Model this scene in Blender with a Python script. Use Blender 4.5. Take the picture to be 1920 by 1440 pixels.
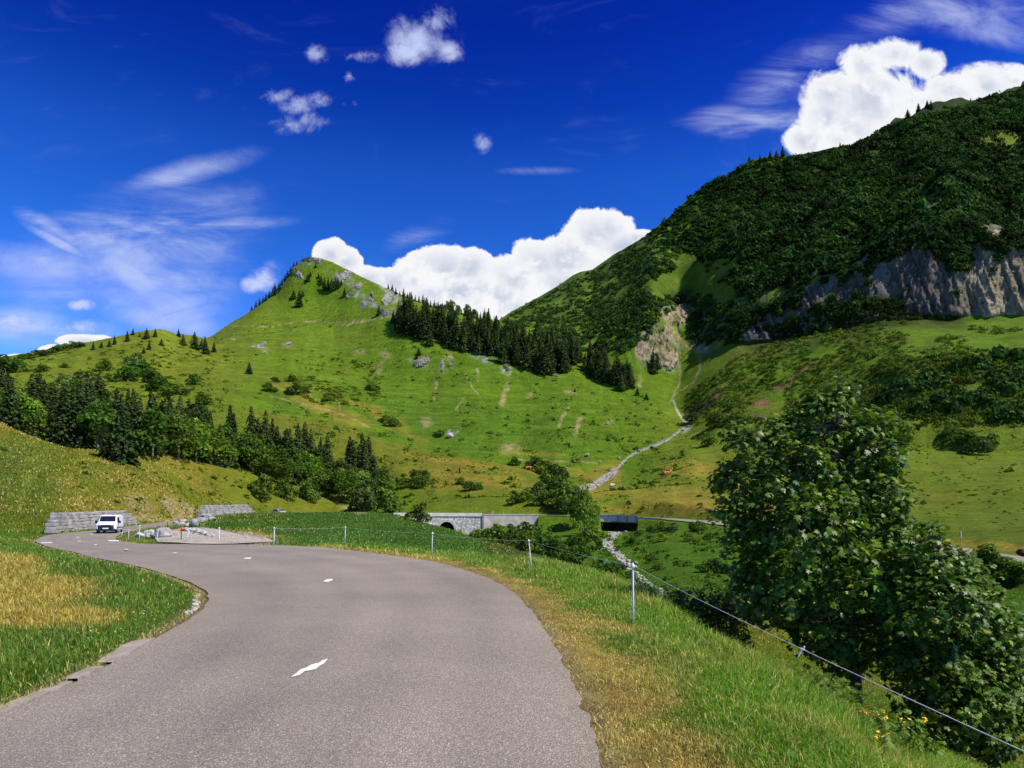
import bpy, bmesh, math, random, time
import numpy as np
from mathutils import Vector, Matrix
T0 = time.time()
scene = bpy.context.scene
COL = scene.collection
for o in list(bpy.data.objects):
    bpy.data.objects.remove(o)

# ------------------------------------------------------------------ camera
F = 1300.0          # focal length in pixels of the 1920 px wide photograph
HY = 955.0          # row of the horizon
cam_d = bpy.data.cameras.new("camera")
cam_d.sensor_width = 36.0
cam_d.lens = 36.0 * F / 1920.0
cam_d.shift_y = (HY - 720.0) / 1920.0
cam_d.clip_start = 0.05
cam_d.clip_end = 6000.0
cam = bpy.data.objects.new("camera", cam_d)
cam.location = (0, 0, 0)
cam.rotation_euler = (math.radians(90), 0, 0)
COL.objects.link(cam)
scene.camera = cam

# ------------------------------------------------------------------ light
SUN_AZ = math.radians(113)       # clockwise from +Y (straight ahead) towards +X (right)
SUN_EL = math.radians(52)
sun_dir = Vector((math.sin(SUN_AZ) * math.cos(SUN_EL), math.cos(SUN_AZ) * math.cos(SUN_EL), math.sin(SUN_EL)))
sd = bpy.data.lights.new("sun", 'SUN')
sd.energy = 5.0
sd.angle = math.radians(0.5)
sd.color = (1.0, 0.93, 0.80)
sun = bpy.data.objects.new("sun", sd)
sun.rotation_euler = (-sun_dir).to_track_quat('-Z', 'Y').to_euler()
COL.objects.link(sun)
scene.view_settings.view_transform = 'Standard'
scene.view_settings.look = 'None'
scene.view_settings.exposure = 0.35
scene.view_settings.gamma = 1.0
scene.cycles.max_bounces = 6
scene.cycles.diffuse_bounces = 2
scene.cycles.transparent_max_bounces = 8

# ------------------------------------------------------------------ world: Nishita sky + clouds in direction space
world = bpy.data.worlds.new("World")
scene.world = world
world.use_nodes = True
wt = world.node_tree
for n in list(wt.nodes):
    wt.nodes.remove(n)
def wn(t, **kw):
    n = wt.nodes.new(t)
    for k, v in kw.items():
        setattr(n, k, v)
    return n
def wl(a, b):
    wt.links.new(a, b)
def wmath(op, a, b=None, c=None, clamp=False):
    n = wn('ShaderNodeMath', operation=op)
    n.use_clamp = clamp
    for i, v in enumerate((a, b, c)):
        if v is None:
            continue
        if isinstance(v, (int, float)):
            n.inputs[i].default_value = v
        else:
            wl(v, n.inputs[i])
    return n.outputs[0]
sky = wn('ShaderNodeTexSky', sky_type='NISHITA')
sky.sun_disc = False
sky.sun_elevation = SUN_EL
sky.sun_rotation = SUN_AZ
sky.altitude = 1500
sky.air_density = 1.0
sky.dust_density = 0.3
sky.ozone_density = 3.0
gam = wn('ShaderNodeGamma'); gam.inputs[1].default_value = 1.6
wl(sky.outputs[0], gam.inputs[0])
tint = wn('ShaderNodeMix', data_type='RGBA', blend_type='MULTIPLY')
tint.inputs[0].default_value = 1.0
wl(gam.outputs[0], tint.inputs[6])
# the clear mountain sky deepens fast with height: tint by the direction's elevation; the unseen zenith is lifted again as neutral fill
tcz = wn('ShaderNodeTexCoord'); sz_ = wn('ShaderNodeSeparateXYZ'); wl(tcz.outputs['Generated'], sz_.inputs[0])
zr_ = wn('ShaderNodeValToRGB'); wl(sz_.outputs[2], zr_.inputs[0])
ze = zr_.color_ramp.elements
K = 0.80
def zc(r, g, b): return (0.30 * r * K, 0.52 * g * K, 1.10 * b * K, 1)
ze[0].position = 0.0; ze[0].color = zc(1.5, 1.15, 0.8)
ze[1].position = 1.0; ze[1].color = zc(0.8, 0.75, 0.45)
for ps, c_ in ((0.24, (1.0, 1.0, 0.75)), (0.34, (0.55, 0.9, 0.76)), (0.43, (0.36, 0.76, 0.77)), (0.50, (0.12, 0.42, 0.68)), (0.57, (0.06, 0.26, 0.62)), (0.64, (0.06, 0.26, 0.60)), (0.80, (0.7, 0.7, 0.45))):
    e_ = ze.new(ps); e_.color = zc(*c_)
wl(zr_.outputs[0], tint.inputs[7])
bg_sky = wn('ShaderNodeBackground'); bg_sky.inputs[1].default_value = 0.1
wl(tint.outputs[2], bg_sky.inputs[0])

tc = wn('ShaderNodeTexCoord')
sep = wn('ShaderNodeSeparateXYZ'); wl(tc.outputs['Generated'], sep.inputs[0])
ysafe = wmath('MAXIMUM', sep.outputs[1], 0.05)
ca = wmath('DIVIDE', sep.outputs[0], ysafe)     # tangent of the bearing
cb = wmath('DIVIDE', sep.outputs[2], ysafe)     # tangent of the elevation
comb = wn('ShaderNodeCombineXYZ'); wl(ca, comb.inputs[0]); wl(cb, comb.inputs[1])
def wnoise(scale, detail, rough, stretch=None, rot=0.0, distort=0.0, off=0.0, lac=2.0):
    src = comb.outputs[0]
    m = wn('ShaderNodeMapping')
    m.inputs['Rotation'].default_value = (0, 0, rot)
    m.inputs['Location'].default_value = (off, off * .7, off * 1.3)
    if stretch:
        m.inputs['Scale'].default_value = (stretch[0], stretch[1], 1)
    wl(src, m.inputs[0])
    n = wn('ShaderNodeTexNoise')
    n.inputs['Scale'].default_value = scale
    n.inputs['Detail'].default_value = detail
    n.inputs['Roughness'].default_value = rough
    n.inputs['Distortion'].default_value = distort
    n.inputs['Lacunarity'].default_value = lac
    wl(m.outputs[0], n.inputs['Vector'])
    return n
def blob(px, py, rx, ry, rot=0.0):
    """smooth 0..1 bump at a bearing/elevation (centre and radii in photo pixels)"""
    m = wn('ShaderNodeMapping', vector_type='TEXTURE')
    m.inputs['Location'].default_value = ((px - 960) / F, (HY - py) / F, 0)
    m.inputs['Rotation'].default_value = (0, 0, rot)
    m.inputs['Scale'].default_value = (rx / F, ry / F, 1)
    wl(comb.outputs[0], m.inputs[0])
    g = wn('ShaderNodeTexGradient', gradient_type='SPHERICAL')
    wl(m.outputs[0], g.inputs[0])
    return g.outputs[1]
def union(lst):
    r = blob(*lst[0])
    for b in lst[1:]:
        r = wmath('MAXIMUM', r, blob(*b))
    return r
def mrange(v, a, b, c=0.0, d=1.0):
    n = wn('ShaderNodeMapRange', interpolation_type='SMOOTHSTEP')
    wl(v, n.inputs[0])
    for i, x in zip((1, 2, 3, 4), (a, b, c, d)):
        n.inputs[i].default_value = x
    return n.outputs[0]
front = mrange(sep.outputs[1], 0.1, 0.25)
# --- cumulus
CUM = [(622,478,48,40),(650,492,42,42),(690,528,60,40),(640,520,60,50),(740,530,70,36),(790,515,70,60),(835,505,95,68),(880,500,60,50),
       (860,550,170,66),(930,560,120,60),(975,520,95,62),(1010,495,75,60),(1060,490,95,66),(1120,440,90,64),(1140,430,60,45),(1090,470,80,60),
       (1060,540,170,70),(1170,462,75,42),(1200,448,50,22),(1000,580,200,50),
       (160,640,75,18),(110,655,50,14),(40,672,60,12)]
CUB = [(1560,178,70,62),(1620,118,60,46),(1678,102,78,42),(1735,118,44,40),(1640,190,120,86),(1550,225,60,70),(1512,268,54,40),(1580,250,110,60),
       (1740,205,120,66),(1790,165,80,40),(1850,160,100,50),(1895,150,50,36),(1900,180,110,56),(1990,170,110,60)]
cuA = union(CUM); cuB = union(CUB)
n1 = wnoise(12.0, 14, 0.64, distort=0.2)
n1b = wnoise(26.0, 6, 0.6, off=3.1)
nn = wmath('ADD', wmath('MULTIPLY', n1.outputs[0], 0.75), wmath('MULTIPLY', n1b.outputs[0], 0.25))
nB = wnoise(9.0, 14, 0.66, distort=0.35, off=6.6)
fA = wmath('ADD', cuA, wmath('MULTIPLY', wmath('SUBTRACT', nn, 0.5), 1.35))
fB = wmath('ADD', cuB, wmath('MULTIPLY', wmath('SUBTRACT', nB.outputs[0], 0.5), 2.3))
mA = wmath('MULTIPLY', mrange(fA, 0.15, 0.26), mrange(cuA, 0.0, 0.10))
mB = wmath('MULTIPLY', mrange(fB, 0.10, 0.46), mrange(cuB, 0.0, 0.16))
cu_f = wmath('MAXIMUM', fA, wmath('MULTIPLY', fB, 0.8)); cu_m = wmath('MAXIMUM', mA, mB)
# --- ragged fair-weather scraps
SCR2 = [(596,100,38,26),(670,105,60,22),(655,143,26,20),(520,178,60,26),(565,195,74,34),(600,190,50,28),(590,225,60,34),(648,198,34,20),(540,235,60,30),(905,268,26,30)]
SCR = [(497,515,46,44),(480,535,50,26),(150,572,44,18),(600,520,1,1),(150,615,60,26),(20,600,70,30),(790,70,95,72),(815,40,60,55),(760,100,60,40),(840,95,45,45)]
sc_ = union(SCR)
n2 = wnoise(30.0, 10, 0.66, distort=0.6, off=7.7)
n2l = wnoise(13.0, 12, 0.64, distort=0.3, off=3.3)
sc_f = wmath('ADD', sc_, wmath('ADD', wmath('MULTIPLY', wmath('SUBTRACT', n2.outputs[0], 0.5), 1.2), wmath('MULTIPLY', wmath('SUBTRACT', n2l.outputs[0], 0.5), 2.2)))
sc_m = wmath('MULTIPLY', wmath('MULTIPLY', mrange(sc_f, 0.2, 1.15), mrange(sc_, 0.0, 0.6)), 0.9)
sc2_ = union(SCR2)
n2c = wnoise(24.0, 12, 0.68, distort=0.25, off=9.1)
sc2_m = wmath('MULTIPLY', mrange(wmath('ADD', sc2_, wmath('MULTIPLY', wmath('SUBTRACT', n2c.outputs[0], 0.5), 3.0)), 0.35, 1.5), wmath('MULTIPLY', mrange(sc2_, 0.0, 0.7), 0.8))
sc_m = wmath('MAXIMUM', sc_m, sc2_m)
# --- cirrus
CIR = [(250,470,330,150,0.25),(290,560,230,110,-0.35),(330,590,160,70,-0.5),(150,500,300,60,-0.1),(100,430,110,26,-0.5),(360,320,170,34,0.25),(430,420,160,22,0.05),
       (60,610,150,60,0),(150,625,130,40,0),(350,560,140,130,0.6)]
CIR2 = [(1500,120,170,62,0.45),(1650,50,200,50,0.25),(1820,20,220,60,0.05),(1420,222,170,40,0.05),(1460,160,130,60,0.5),(790,440,90,34,0.3),(1010,320,90,12,0),(1880,60,120,40,-0.2),(1360,210,90,24,0.1)]
ci = union(CIR)
n3 = wnoise(3.0, 12, 0.62, stretch=(1.0, 3.6), rot=0.42, distort=1.4, off=1.9)
n3b = wnoise(9.0, 8, 0.6, stretch=(1.0, 2.0), rot=-0.5, distort=0.8, off=4.4)
nci = wmath('ADD', wmath('MULTIPLY', n3.outputs[0], 0.7), wmath('MULTIPLY', n3b.outputs[0], 0.3))
ci_m = wmath('MULTIPLY', wmath('MULTIPLY', mrange(wmath('ADD', ci, wmath('MULTIPLY', wmath('SUBTRACT', nci, 0.5), 0.8)), 0.05, 1.05), mrange(nci, 0.30, 0.70)), 0.95)
core = union([(330,585,120,60,-0.5),(250,520,140,40,-0.7),(300,600,130,34,-0.2),(110,455,95,14,-0.5),(420,420,90,7,0.03)])
ci_m = wmath('MAXIMUM', ci_m, wmath('MULTIPLY', wmath('MULTIPLY', mrange(core, 0.0, 0.8), mrange(nci, 0.25, 0.6)), 0.75))
ci2 = union(CIR2)
n4 = wnoise(4.5, 12, 0.62, stretch=(1.0, 3.0), rot=-0.45, distort=1.1, off=5.2)
ci2_m = wmath('MULTIPLY', wmath('MULTIPLY', mrange(wmath('ADD', ci2, wmath('MULTIPLY', wmath('SUBTRACT', n4.outputs[0], 0.5), 1.1)), 0.05, 1.1), mrange(n4.outputs[0], 0.28, 0.72)), 0.6)
thin = wmath('MAXIMUM', wmath('MAXIMUM', ci_m, ci2_m), sc_m)
alpha_ = wmath('MULTIPLY', wmath('MAXIMUM', thin, cu_m), front, clamp=True)
# cloud shading painted in: sunward sides of the folds bright, shaded sides grey
n5 = wnoise(13.0, 10, 0.58, distort=0.2, off=2.3)
def wshift(dx, dy):
    m_ = wn('ShaderNodeMapping'); m_.inputs['Location'].default_value = (2.3 + dx, 2.3 * .7 + dy, 2.3 * 1.3); wl(comb.outputs[0], m_.inputs[0])
    n_ = wn('ShaderNodeTexNoise'); n_.inputs['Scale'].default_value = 13.0; n_.inputs['Detail'].default_value = 10; n_.inputs['Roughness'].default_value = 0.58; n_.inputs['Distortion'].default_value = 0.2
    wl(m_.outputs[0], n_.inputs['Vector']); return n_
n5s = wshift(0.012, 0.014)
relief = wmath('ADD', wmath('MULTIPLY', wmath('SUBTRACT', n5.outputs[0], n5s.outputs[0]), 3.2), wmath('ADD', wmath('MULTIPLY', n5.outputs[0], 0.9), 0.12))
fold = mrange(relief, 0.34, 0.92)
ramp = wn('ShaderNodeMix', data_type='RGBA')
wl(fold, ramp.inputs[0])
ramp.inputs[6].default_value = (0.50, 0.56, 0.72, 1)
ramp.inputs[7].default_value = (0.96, 0.95, 0.97, 1)
edge = mrange(cu_f, 0.25, 1.1)
ramp2 = wn('ShaderNodeMix', data_type='RGBA')
wl(wmath('MULTIPLY', edge, 0.85), ramp2.inputs[0])
ramp2.inputs[6].default_value = (0.93, 0.94, 0.97, 1)
wl(ramp.outputs[2], ramp2.inputs[7])
thincol = wn('ShaderNodeMix', data_type='RGBA')
wl(cu_m, thincol.inputs[0])
thincol.inputs[6].default_value = (0.60, 0.68, 0.98, 1)
wl(ramp2.outputs[2], thincol.inputs[7])
bg_cl = wn('ShaderNodeBackground'); bg_cl.inputs[1].default_value = 0.78
wl(thincol.outputs[2], bg_cl.inputs[0])
mixs = wn('ShaderNodeMixShader')
wl(alpha_, mixs.inputs[0]); wl(bg_sky.outputs[0], mixs.inputs[1]); wl(bg_cl.outputs[0], mixs.inputs[2])
wout = wn('ShaderNodeOutputWorld'); wl(mixs.outputs[0], wout.inputs[0])

# ------------------------------------------------------------------ helpers
rng = np.random.default_rng(7)
random.seed(7)
def tag(o, label=None, cat=None, group=None, kind=None):
    if label: o['label'] = label
    if cat: o['category'] = cat
    if group: o['group'] = group
    if kind: o['kind'] = kind
    return o
def link(o, parent=None):
    COL.objects.link(o)
    if parent is not None:
        o.parent = parent
    return o
def empty(name, loc=(0, 0, 0), rz=0.0):
    o = bpy.data.objects.new(name, None)
    o.location = loc
    o.rotation_euler = (0, 0, rz)
    o.empty_display_size = 0.2
    return link(o)
def np_mesh(name, V, faces, mats, col=None, smooth=False, matidx=None):
    """faces: (M,3) or (M,4) int array"""
    V = np.ascontiguousarray(V, dtype=np.float32)
    faces = np.ascontiguousarray(faces, dtype=np.int32)
    M, k = faces.shape
    me = bpy.data.meshes.new(name)
    me.vertices.add(len(V)); me.vertices.foreach_set('co', V.ravel())
    me.loops.add(M * k); me.loops.foreach_set('vertex_index', faces.ravel())
    me.polygons.add(M)
    me.polygons.foreach_set('loop_start', np.arange(0, M * k, k, dtype=np.int32))
    me.polygons.foreach_set('loop_total', np.full(M, k, dtype=np.int32))
    if smooth:
        me.polygons.foreach_set('use_smooth', np.ones(M, dtype=bool))
    if matidx is not None:
        me.polygons.foreach_set('material_index', np.ascontiguousarray(matidx, dtype=np.int32))
    if not isinstance(mats, (list, tuple)): mats = [mats]
    for m in mats:
        me.materials.append(m)
    me.update(calc_edges=True)
    if col is not None:
        ca_ = me.color_attributes.new('Col', 'FLOAT_COLOR', 'POINT')
        c4 = np.ones((len(V), 4), dtype=np.float32); c4[:, :3] = col
        ca_.data.foreach_set('color', c4.ravel())
    return me
def np_obj(name, V, faces, mats, parent=None, **kw):
    return link(bpy.data.objects.new(name, np_mesh(name, V, faces, mats, **kw)), parent)
def bm_obj(name, bm, mat, parent=None, smooth=False, loc=None):
    bmesh.ops.recalc_face_normals(bm, faces=bm.faces)
    me = bpy.data.meshes.new(name)
    bm.to_mesh(me); bm.free()
    for m in (mat if isinstance(mat, (list, tuple)) else [mat]):
        me.materials.append(m)
    if smooth:
        me.polygons.foreach_set('use_smooth', np.ones(len(me.polygons), dtype=bool))
    o = bpy.data.objects.new(name, me)
    if loc is not None: o.location = loc
    return link(o, parent)
def add_box(bm, c, s, rz=0.0, jit=0.0, mi=0):
    M_ = Matrix.Translation(c) @ Matrix.Rotation(rz, 4, 'Z')
    vs = []
    for dz in (-1, 1):
        for dy in (-1, 1):
            for dx in (-1, 1):
                p = Vector((dx * s[0] / 2, dy * s[1] / 2, dz * s[2] / 2))
                if jit:
                    p += Vector((random.uniform(-jit, jit) for _ in range(3)))
                vs.append(bm.verts.new(M_ @ p))
    for f in ((0, 2, 3, 1), (4, 5, 7, 6), (0, 1, 5, 4), (2, 6, 7, 3), (0, 4, 6, 2), (1, 3, 7, 5)):
        fc = bm.faces.new([vs[i] for i in f]); fc.material_index = mi
def add_tube(bm, pts, rads, n=8, cap=True):
    pts = [Vector(p) for p in pts]
    if isinstance(rads, (int, float)): rads = [rads] * len(pts)
    rings = []
    a = None
    for i, p in enumerate(pts):
        d = (pts[min(i + 1, len(pts) - 1)] - pts[max(i - 1, 0)]).normalized()
        if a is None:
            a = d.orthogonal().normalized()
        else:
            a = (a - d * a.dot(d))
            a = a.normalized() if a.length > 1e-6 else d.orthogonal().normalized()
        b = d.cross(a)
        rings.append([bm.verts.new(p + (a * math.cos(t) + b * math.sin(t)) * rads[i]) for t in [2 * math.pi * k / n for k in range(n)]])
    for i in range(len(rings) - 1):
        for k in range(n):
            bm.faces.new((rings[i][k], rings[i][(k + 1) % n], rings[i + 1][(k + 1) % n], rings[i + 1][k]))
    if cap:
        bm.faces.new(rings[0][::-1]); bm.faces.new(rings[-1])

def _hash(ix, iy, seed):
    h = (ix.astype(np.int64) * 374761393 + iy.astype(np.int64) * 668265263 + seed * 1442695041) & 0xFFFFFFFF
    h = ((h ^ (h >> 13)) * 1274126177) & 0xFFFFFFFF
    h = h ^ (h >> 16)
    return (h & 0xFFFF).astype(np.float32) / 65535.0
def vnoise(x, y, seed=0):
    ix = np.floor(x); iy = np.floor(y)
    fx = (x - ix).astype(np.float32); fy = (y - iy).astype(np.float32)
    fx = fx * fx * (3 - 2 * fx); fy = fy * fy * (3 - 2 * fy)
    a = _hash(ix, iy, seed); b = _hash(ix + 1, iy, seed); c = _hash(ix, iy + 1, seed); d = _hash(ix + 1, iy + 1, seed)
    return (a + (b - a) * fx) * (1 - fy) + (c + (d - c) * fx) * fy
def fbm(x, y, octv=4, seed=0, gain=0.5):
    r = 0; amp = 1.0; tot = 0
    for i in range(octv):
        r = r + amp * vnoise(x * 2 ** i, y * 2 ** i, seed + i * 17); tot += amp; amp *= gain
    return r / tot - 0.5        # about -0.5..0.5
def sstep(a, b, v):
    t = np.clip((v - a) / (b - a), 0, 1)
    return t * t * (3 - 2 * t)

# ------------------------------------------------------------------ materials
def mat_new(name):
    m = bpy.data.materials.new(name); m.use_nodes = True
    nt = m.node_tree
    return m, nt, nt.nodes['Principled BSDF']
def nd(nt, t, **kw):
    n = nt.nodes.new(t)
    for k, v in kw.items(): setattr(n, k, v)
    return n
def noise_mat(name, c1, c2, scale=5.0, rough=0.8, detail=6, bump=0.0, bscale=None, spec=0.3, metallic=0.0, extra=None, lo=0.35, hi=0.65):
    m, nt, p = mat_new(name)
    tcn = nd(nt, 'ShaderNodeTexCoord')
    n = nd(nt, 'ShaderNodeTexNoise'); n.inputs['Scale'].default_value = scale; n.inputs['Detail'].default_value = detail
    nt.links.new(tcn.outputs['Object'], n.inputs['Vector'])
    r = nd(nt, 'ShaderNodeMapRange'); r.inputs[1].default_value = lo; r.inputs[2].default_value = hi
    nt.links.new(n.outputs[0], r.inputs[0])
    mx = nd(nt, 'ShaderNodeMix', data_type='RGBA')
    nt.links.new(r.outputs[0], mx.inputs[0])
    mx.inputs[6].default_value = (*c1, 1); mx.inputs[7].default_value = (*c2, 1)
    nt.links.new(mx.outputs[2], p.inputs['Base Color'])
    p.inputs['Roughness'].default_value = rough
    p.inputs['Specular IOR Level'].default_value = spec
    p.inputs['Metallic'].default_value = metallic
    if bump:
        nb = nd(nt, 'ShaderNodeTexNoise'); nb.inputs['Scale'].default_value = bscale or scale * 3; nb.inputs['Detail'].default_value = 4
        nt.links.new(tcn.outputs['Object'], nb.inputs['Vector'])
        b = nd(nt, 'ShaderNodeBump'); b.inputs['Strength'].default_value = bump; b.inputs['Distance'].default_value = 0.05
        nt.links.new(nb.outputs[0], b.inputs['Height']); nt.links.new(b.outputs[0], p.inputs['Normal'])
    return m
def foliage_mat(name, rough=0.55, transl=0.3, var=0.35, spec=0.3):
    """leaf colour comes from the mesh's Col attribute, varied a little per object"""
    m, nt, p = mat_new(name)
    at = nd(nt, 'ShaderNodeAttribute', attribute_name='Col')
    oi = nd(nt, 'ShaderNodeObjectInfo')
    hs = nd(nt, 'ShaderNodeHueSaturation')
    r1 = nd(nt, 'ShaderNodeMapRange'); r1.inputs[3].default_value = 1 - var; r1.inputs[4].default_value = 1 + var
    nt.links.new(oi.outputs['Random'], r1.inputs[0]); nt.links.new(r1.outputs[0], hs.inputs['Value'])
    mm = nd(nt, 'ShaderNodeMath', operation='MULTIPLY'); mm.inputs[1].default_value = 7.31
    fr = nd(nt, 'ShaderNodeMath', operation='FRACT')
    nt.links.new(oi.outputs['Random'], mm.inputs[0]); nt.links.new(mm.outputs[0], fr.inputs[0])
    r2 = nd(nt, 'ShaderNodeMapRange'); r2.inputs[3].default_value = 0.485; r2.inputs[4].default_value = 0.515
    nt.links.new(fr.outputs[0], r2.inputs[0]); nt.links.new(r2.outputs[0], hs.inputs['Hue'])
    nt.links.new(at.outputs['Color'], hs.inputs['Color'])
    nt.links.new(hs.outputs[0], p.inputs['Base Color'])
    p.inputs['Roughness'].default_value = rough
    p.inputs['Specular IOR Level'].default_value = spec
    tr = nd(nt, 'ShaderNodeBsdfTranslucent')
    br = nd(nt, 'ShaderNodeMix', data_type='RGBA', blend_type='MULTIPLY'); br.inputs[0].default_value = 1
    br.inputs[7].default_value = (1.3, 1.3, 0.6, 1)
    nt.links.new(hs.outputs[0], br.inputs[6]); nt.links.new(br.outputs[2], tr.inputs[0])
    ms = nd(nt, 'ShaderNodeMixShader'); ms.inputs[0].default_value = transl
    nt.links.new(p.outputs[0], ms.inputs[1]); nt.links.new(tr.outputs[0], ms.inputs[2])
    nt.links.new(ms.outputs[0], nt.nodes['Material Output'].inputs[0])
    return m
MAT = {}
MAT['leaf'] = foliage_mat('leaf_broad', spec=0.12, rough=0.65)
MAT['needle'] = foliage_mat('needle', transl=0.12, rough=0.8, spec=0.08)
MAT['maple'] = foliage_mat('leaf_maple', rough=0.45, transl=0.25, var=0.0, spec=0.28)
MAT['grass'] = foliage_mat('grass_blade', rough=0.6, transl=0.35, var=0.0)
MAT['bark'] = noise_mat('bark', (0.08, 0.065, 0.05), (0.24, 0.20, 0.155), 9, 0.9, bump=0.7, bscale=30)
MAT['rock'] = noise_mat('pale_rock', (0.22, 0.21, 0.19), (0.5, 0.48, 0.44), 2.2, 0.9, bump=0.8, bscale=9)
MAT['masonry'] = None
# ------------------------------------------------------------------ terrain
def curve(pts, pxs):
    xs = [p[0] for p in pts]; ys = [p[1] for p in pts]
    return np.interp(pxs, xs, ys)
# columns: bearing tangent u, fine inside the frame
px_fine = np.arange(-60, 1980.1, 1.9)
px_l = -60 - np.cumsum(np.geomspace(3, 130, 55)); px_r = 1980 + np.cumsum(np.geomspace(3, 130, 55))
PXS = np.concatenate([px_l[::-1], px_fine, px_r])
US = (PXS - 960.0) / F
YS = np.concatenate([np.geomspace(1.0, 60, 430)[:-1], np.geomspace(60, 850, 620)[:-1], np.geomspace(850, 3500, 40)])
NU, NY = len(US), len(YS)
def zp(Y):
    return np.interp(Y, [0, 20, 26, 32, 40, 55, 60, 72, 90, 110, 140], [-1.7, -1.7, -1.65, -1.8, -2.1, -2.42, -2.5, -2.42, -2.15, -1.9, -1.5])
L = []      # layers: (Y curve, ('z'|'py'), values)
def layer(Yc, kind, vals):
    L.append((curve(Yc, PXS), kind, curve(vals, PXS) if vals else None))
layer([(0,1.0)], 'zp', None)
layer([(-400,62),(0,58),(66,56),(100,50),(200,48),(300,42),(430,36),(560,32.5),(640,29),(720,26),(800,23.3),(880,19.2),(950,15.2),(1000,11.3),(1060,7.75),(1110,5.2),(1130,4.56),(1200,4),(1400,3),(1920,2),(3000,1.6)], 'zp', None)
layer([(-400,65),(0,62),(200,60),(300,58),(520,58),(640,54),(745,50),(820,40),(880,32),(950,28),(1000,20),(1060,16),(1135,12),(1240,9),(1314,7.5),(1421,6),(1589,5),(1650,4.3),(1800,3.5),(1920,3),(3000,2.2)], 'py',
      [(-400,1008),(0,1009),(200,1007),(300,1003),(430,1001),(520,1001),(640,1005),(745,1012),(820,1030),(880,1040),(950,1060),(1000,1070),(1060,1093),(1135,1139),(1240,1203),(1314,1253),(1421,1330),(1589,1402),(1650,1469),(1800,1586),(1920,1692),(3000,1960)])
layer([(-400,72),(0,70),(100,70),(200,75),(300,80),(430,92),(600,100),(745,110),(820,90),(880,70),(950,52),(980,45),(1060,30),(1135,22),(1190,17),(1240,14.8),(1314,11.4),(1421,9.2),(1589,7.4),(1650,5.8),(1800,4.8),(1920,4.0),(3000,2.8)], 'py',
      [(-400,1000),(0,1000),(100,1001),(200,998),(300,989),(350,976),(430,965),(600,960),(700,960),(745,965),(820,987),(860,999),(880,1006),(950,1024),(980,1033),(1060,1059),(1135,1078),(1190,1101),(1240,1131),(1314,1183),(1421,1240),(1589,1350),(1650,1430),(1800,1520),(1920,1600),(3000,2000)])
layer([(-400,76),(0,73),(100,75),(200,80),(300,92),(430,112),(600,118),(745,128),(820,112),(880,98),(980,78),(1060,58),(1135,45),(1190,38),(1240,32),(1314,27),(1421,23),(1589,22),(1650,20),(1800,18),(1920,16),(3000,12)], 'z',
      [(-400,-2.4),(0,-2.4),(200,-2.4),(300,-2.1),(430,-1.8),(600,-2.4),(745,-3),(820,-6),(880,-8),(980,-8.8),(1060,-8.6),(1135,-8),(1190,-7.5),(1240,-7),(1421,-6.6),(1650,-6.2),(3000,-6.5)])
layer([(-400,78),(0,74),(100,76),(200,84),(300,98),(430,122),(480,140),(600,158),(745,158),(880,164),(980,166),(1060,163),(1135,156),(1200,150),(1260,136),(1340,116),(1600,84),(1820,58),(1920,50),(3000,38)], 'z',
      [(-400,-2.4),(0,-2.4),(200,-2.3),(300,-2.1),(430,-1.75),(480,-1.5),(600,-1.5),(745,-3),(820,-5.2),(880,-6),(980,-6),(1060,-5.2),(1135,-4.9),(1165,-5.1),(1195,-4.3),(1260,-3.4),(1340,-3.9),(1600,-5.0),(1820,-5.8),(1920,-6.2),(3000,-6.5)])
layer([(-400,79),(0,76),(110,78),(181,89.5),(250,100),(300,108),(380,131),(480,157),(540,163),(600,172),(745,170),(880,174),(1060,172),(1135,166),(1200,160),(1260,145),(1340,126),(1600,92),(1820,66),(1920,57),(3000,43)], 'z',
      [(-400,-2.35),(110,-2.35),(250,-2.05),(380,-1.6),(480,-1.3),(745,-1.3),(880,-1.35),(1060,-1.5),(1200,-1.9),(1340,-2.45),(1600,-3.4),(1820,-4.25),(1920,-4.4),(3000,-4.7)])
layer([(-400,81),(0,77.5),(110,79.5),(181,91.5),(250,102),(300,111),(380,133),(480,159),(500,161),(540,167),(600,177),(745,175),(880,179),(1060,177),(1135,171),(1200,165),(1260,150),(1340,131),(1600,97),(1820,70),(1920,61),(3000,46)], 'z',
      [(-400,0.1),(100,-0.8),(115,-0.4),(181,-0.2),(250,0.0),(262,-1.2),(300,-1.0),(370,-0.6),(380,0.6),(480,0.9),(492,-0.7),(600,-1.0),(745,-0.9),(880,-1.0),(1060,-1.2),(1200,-1.7),(1340,-2.2),(1600,-3.1),(1820,-3.9),(1920,-4.0),(3000,-4.4)])
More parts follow.
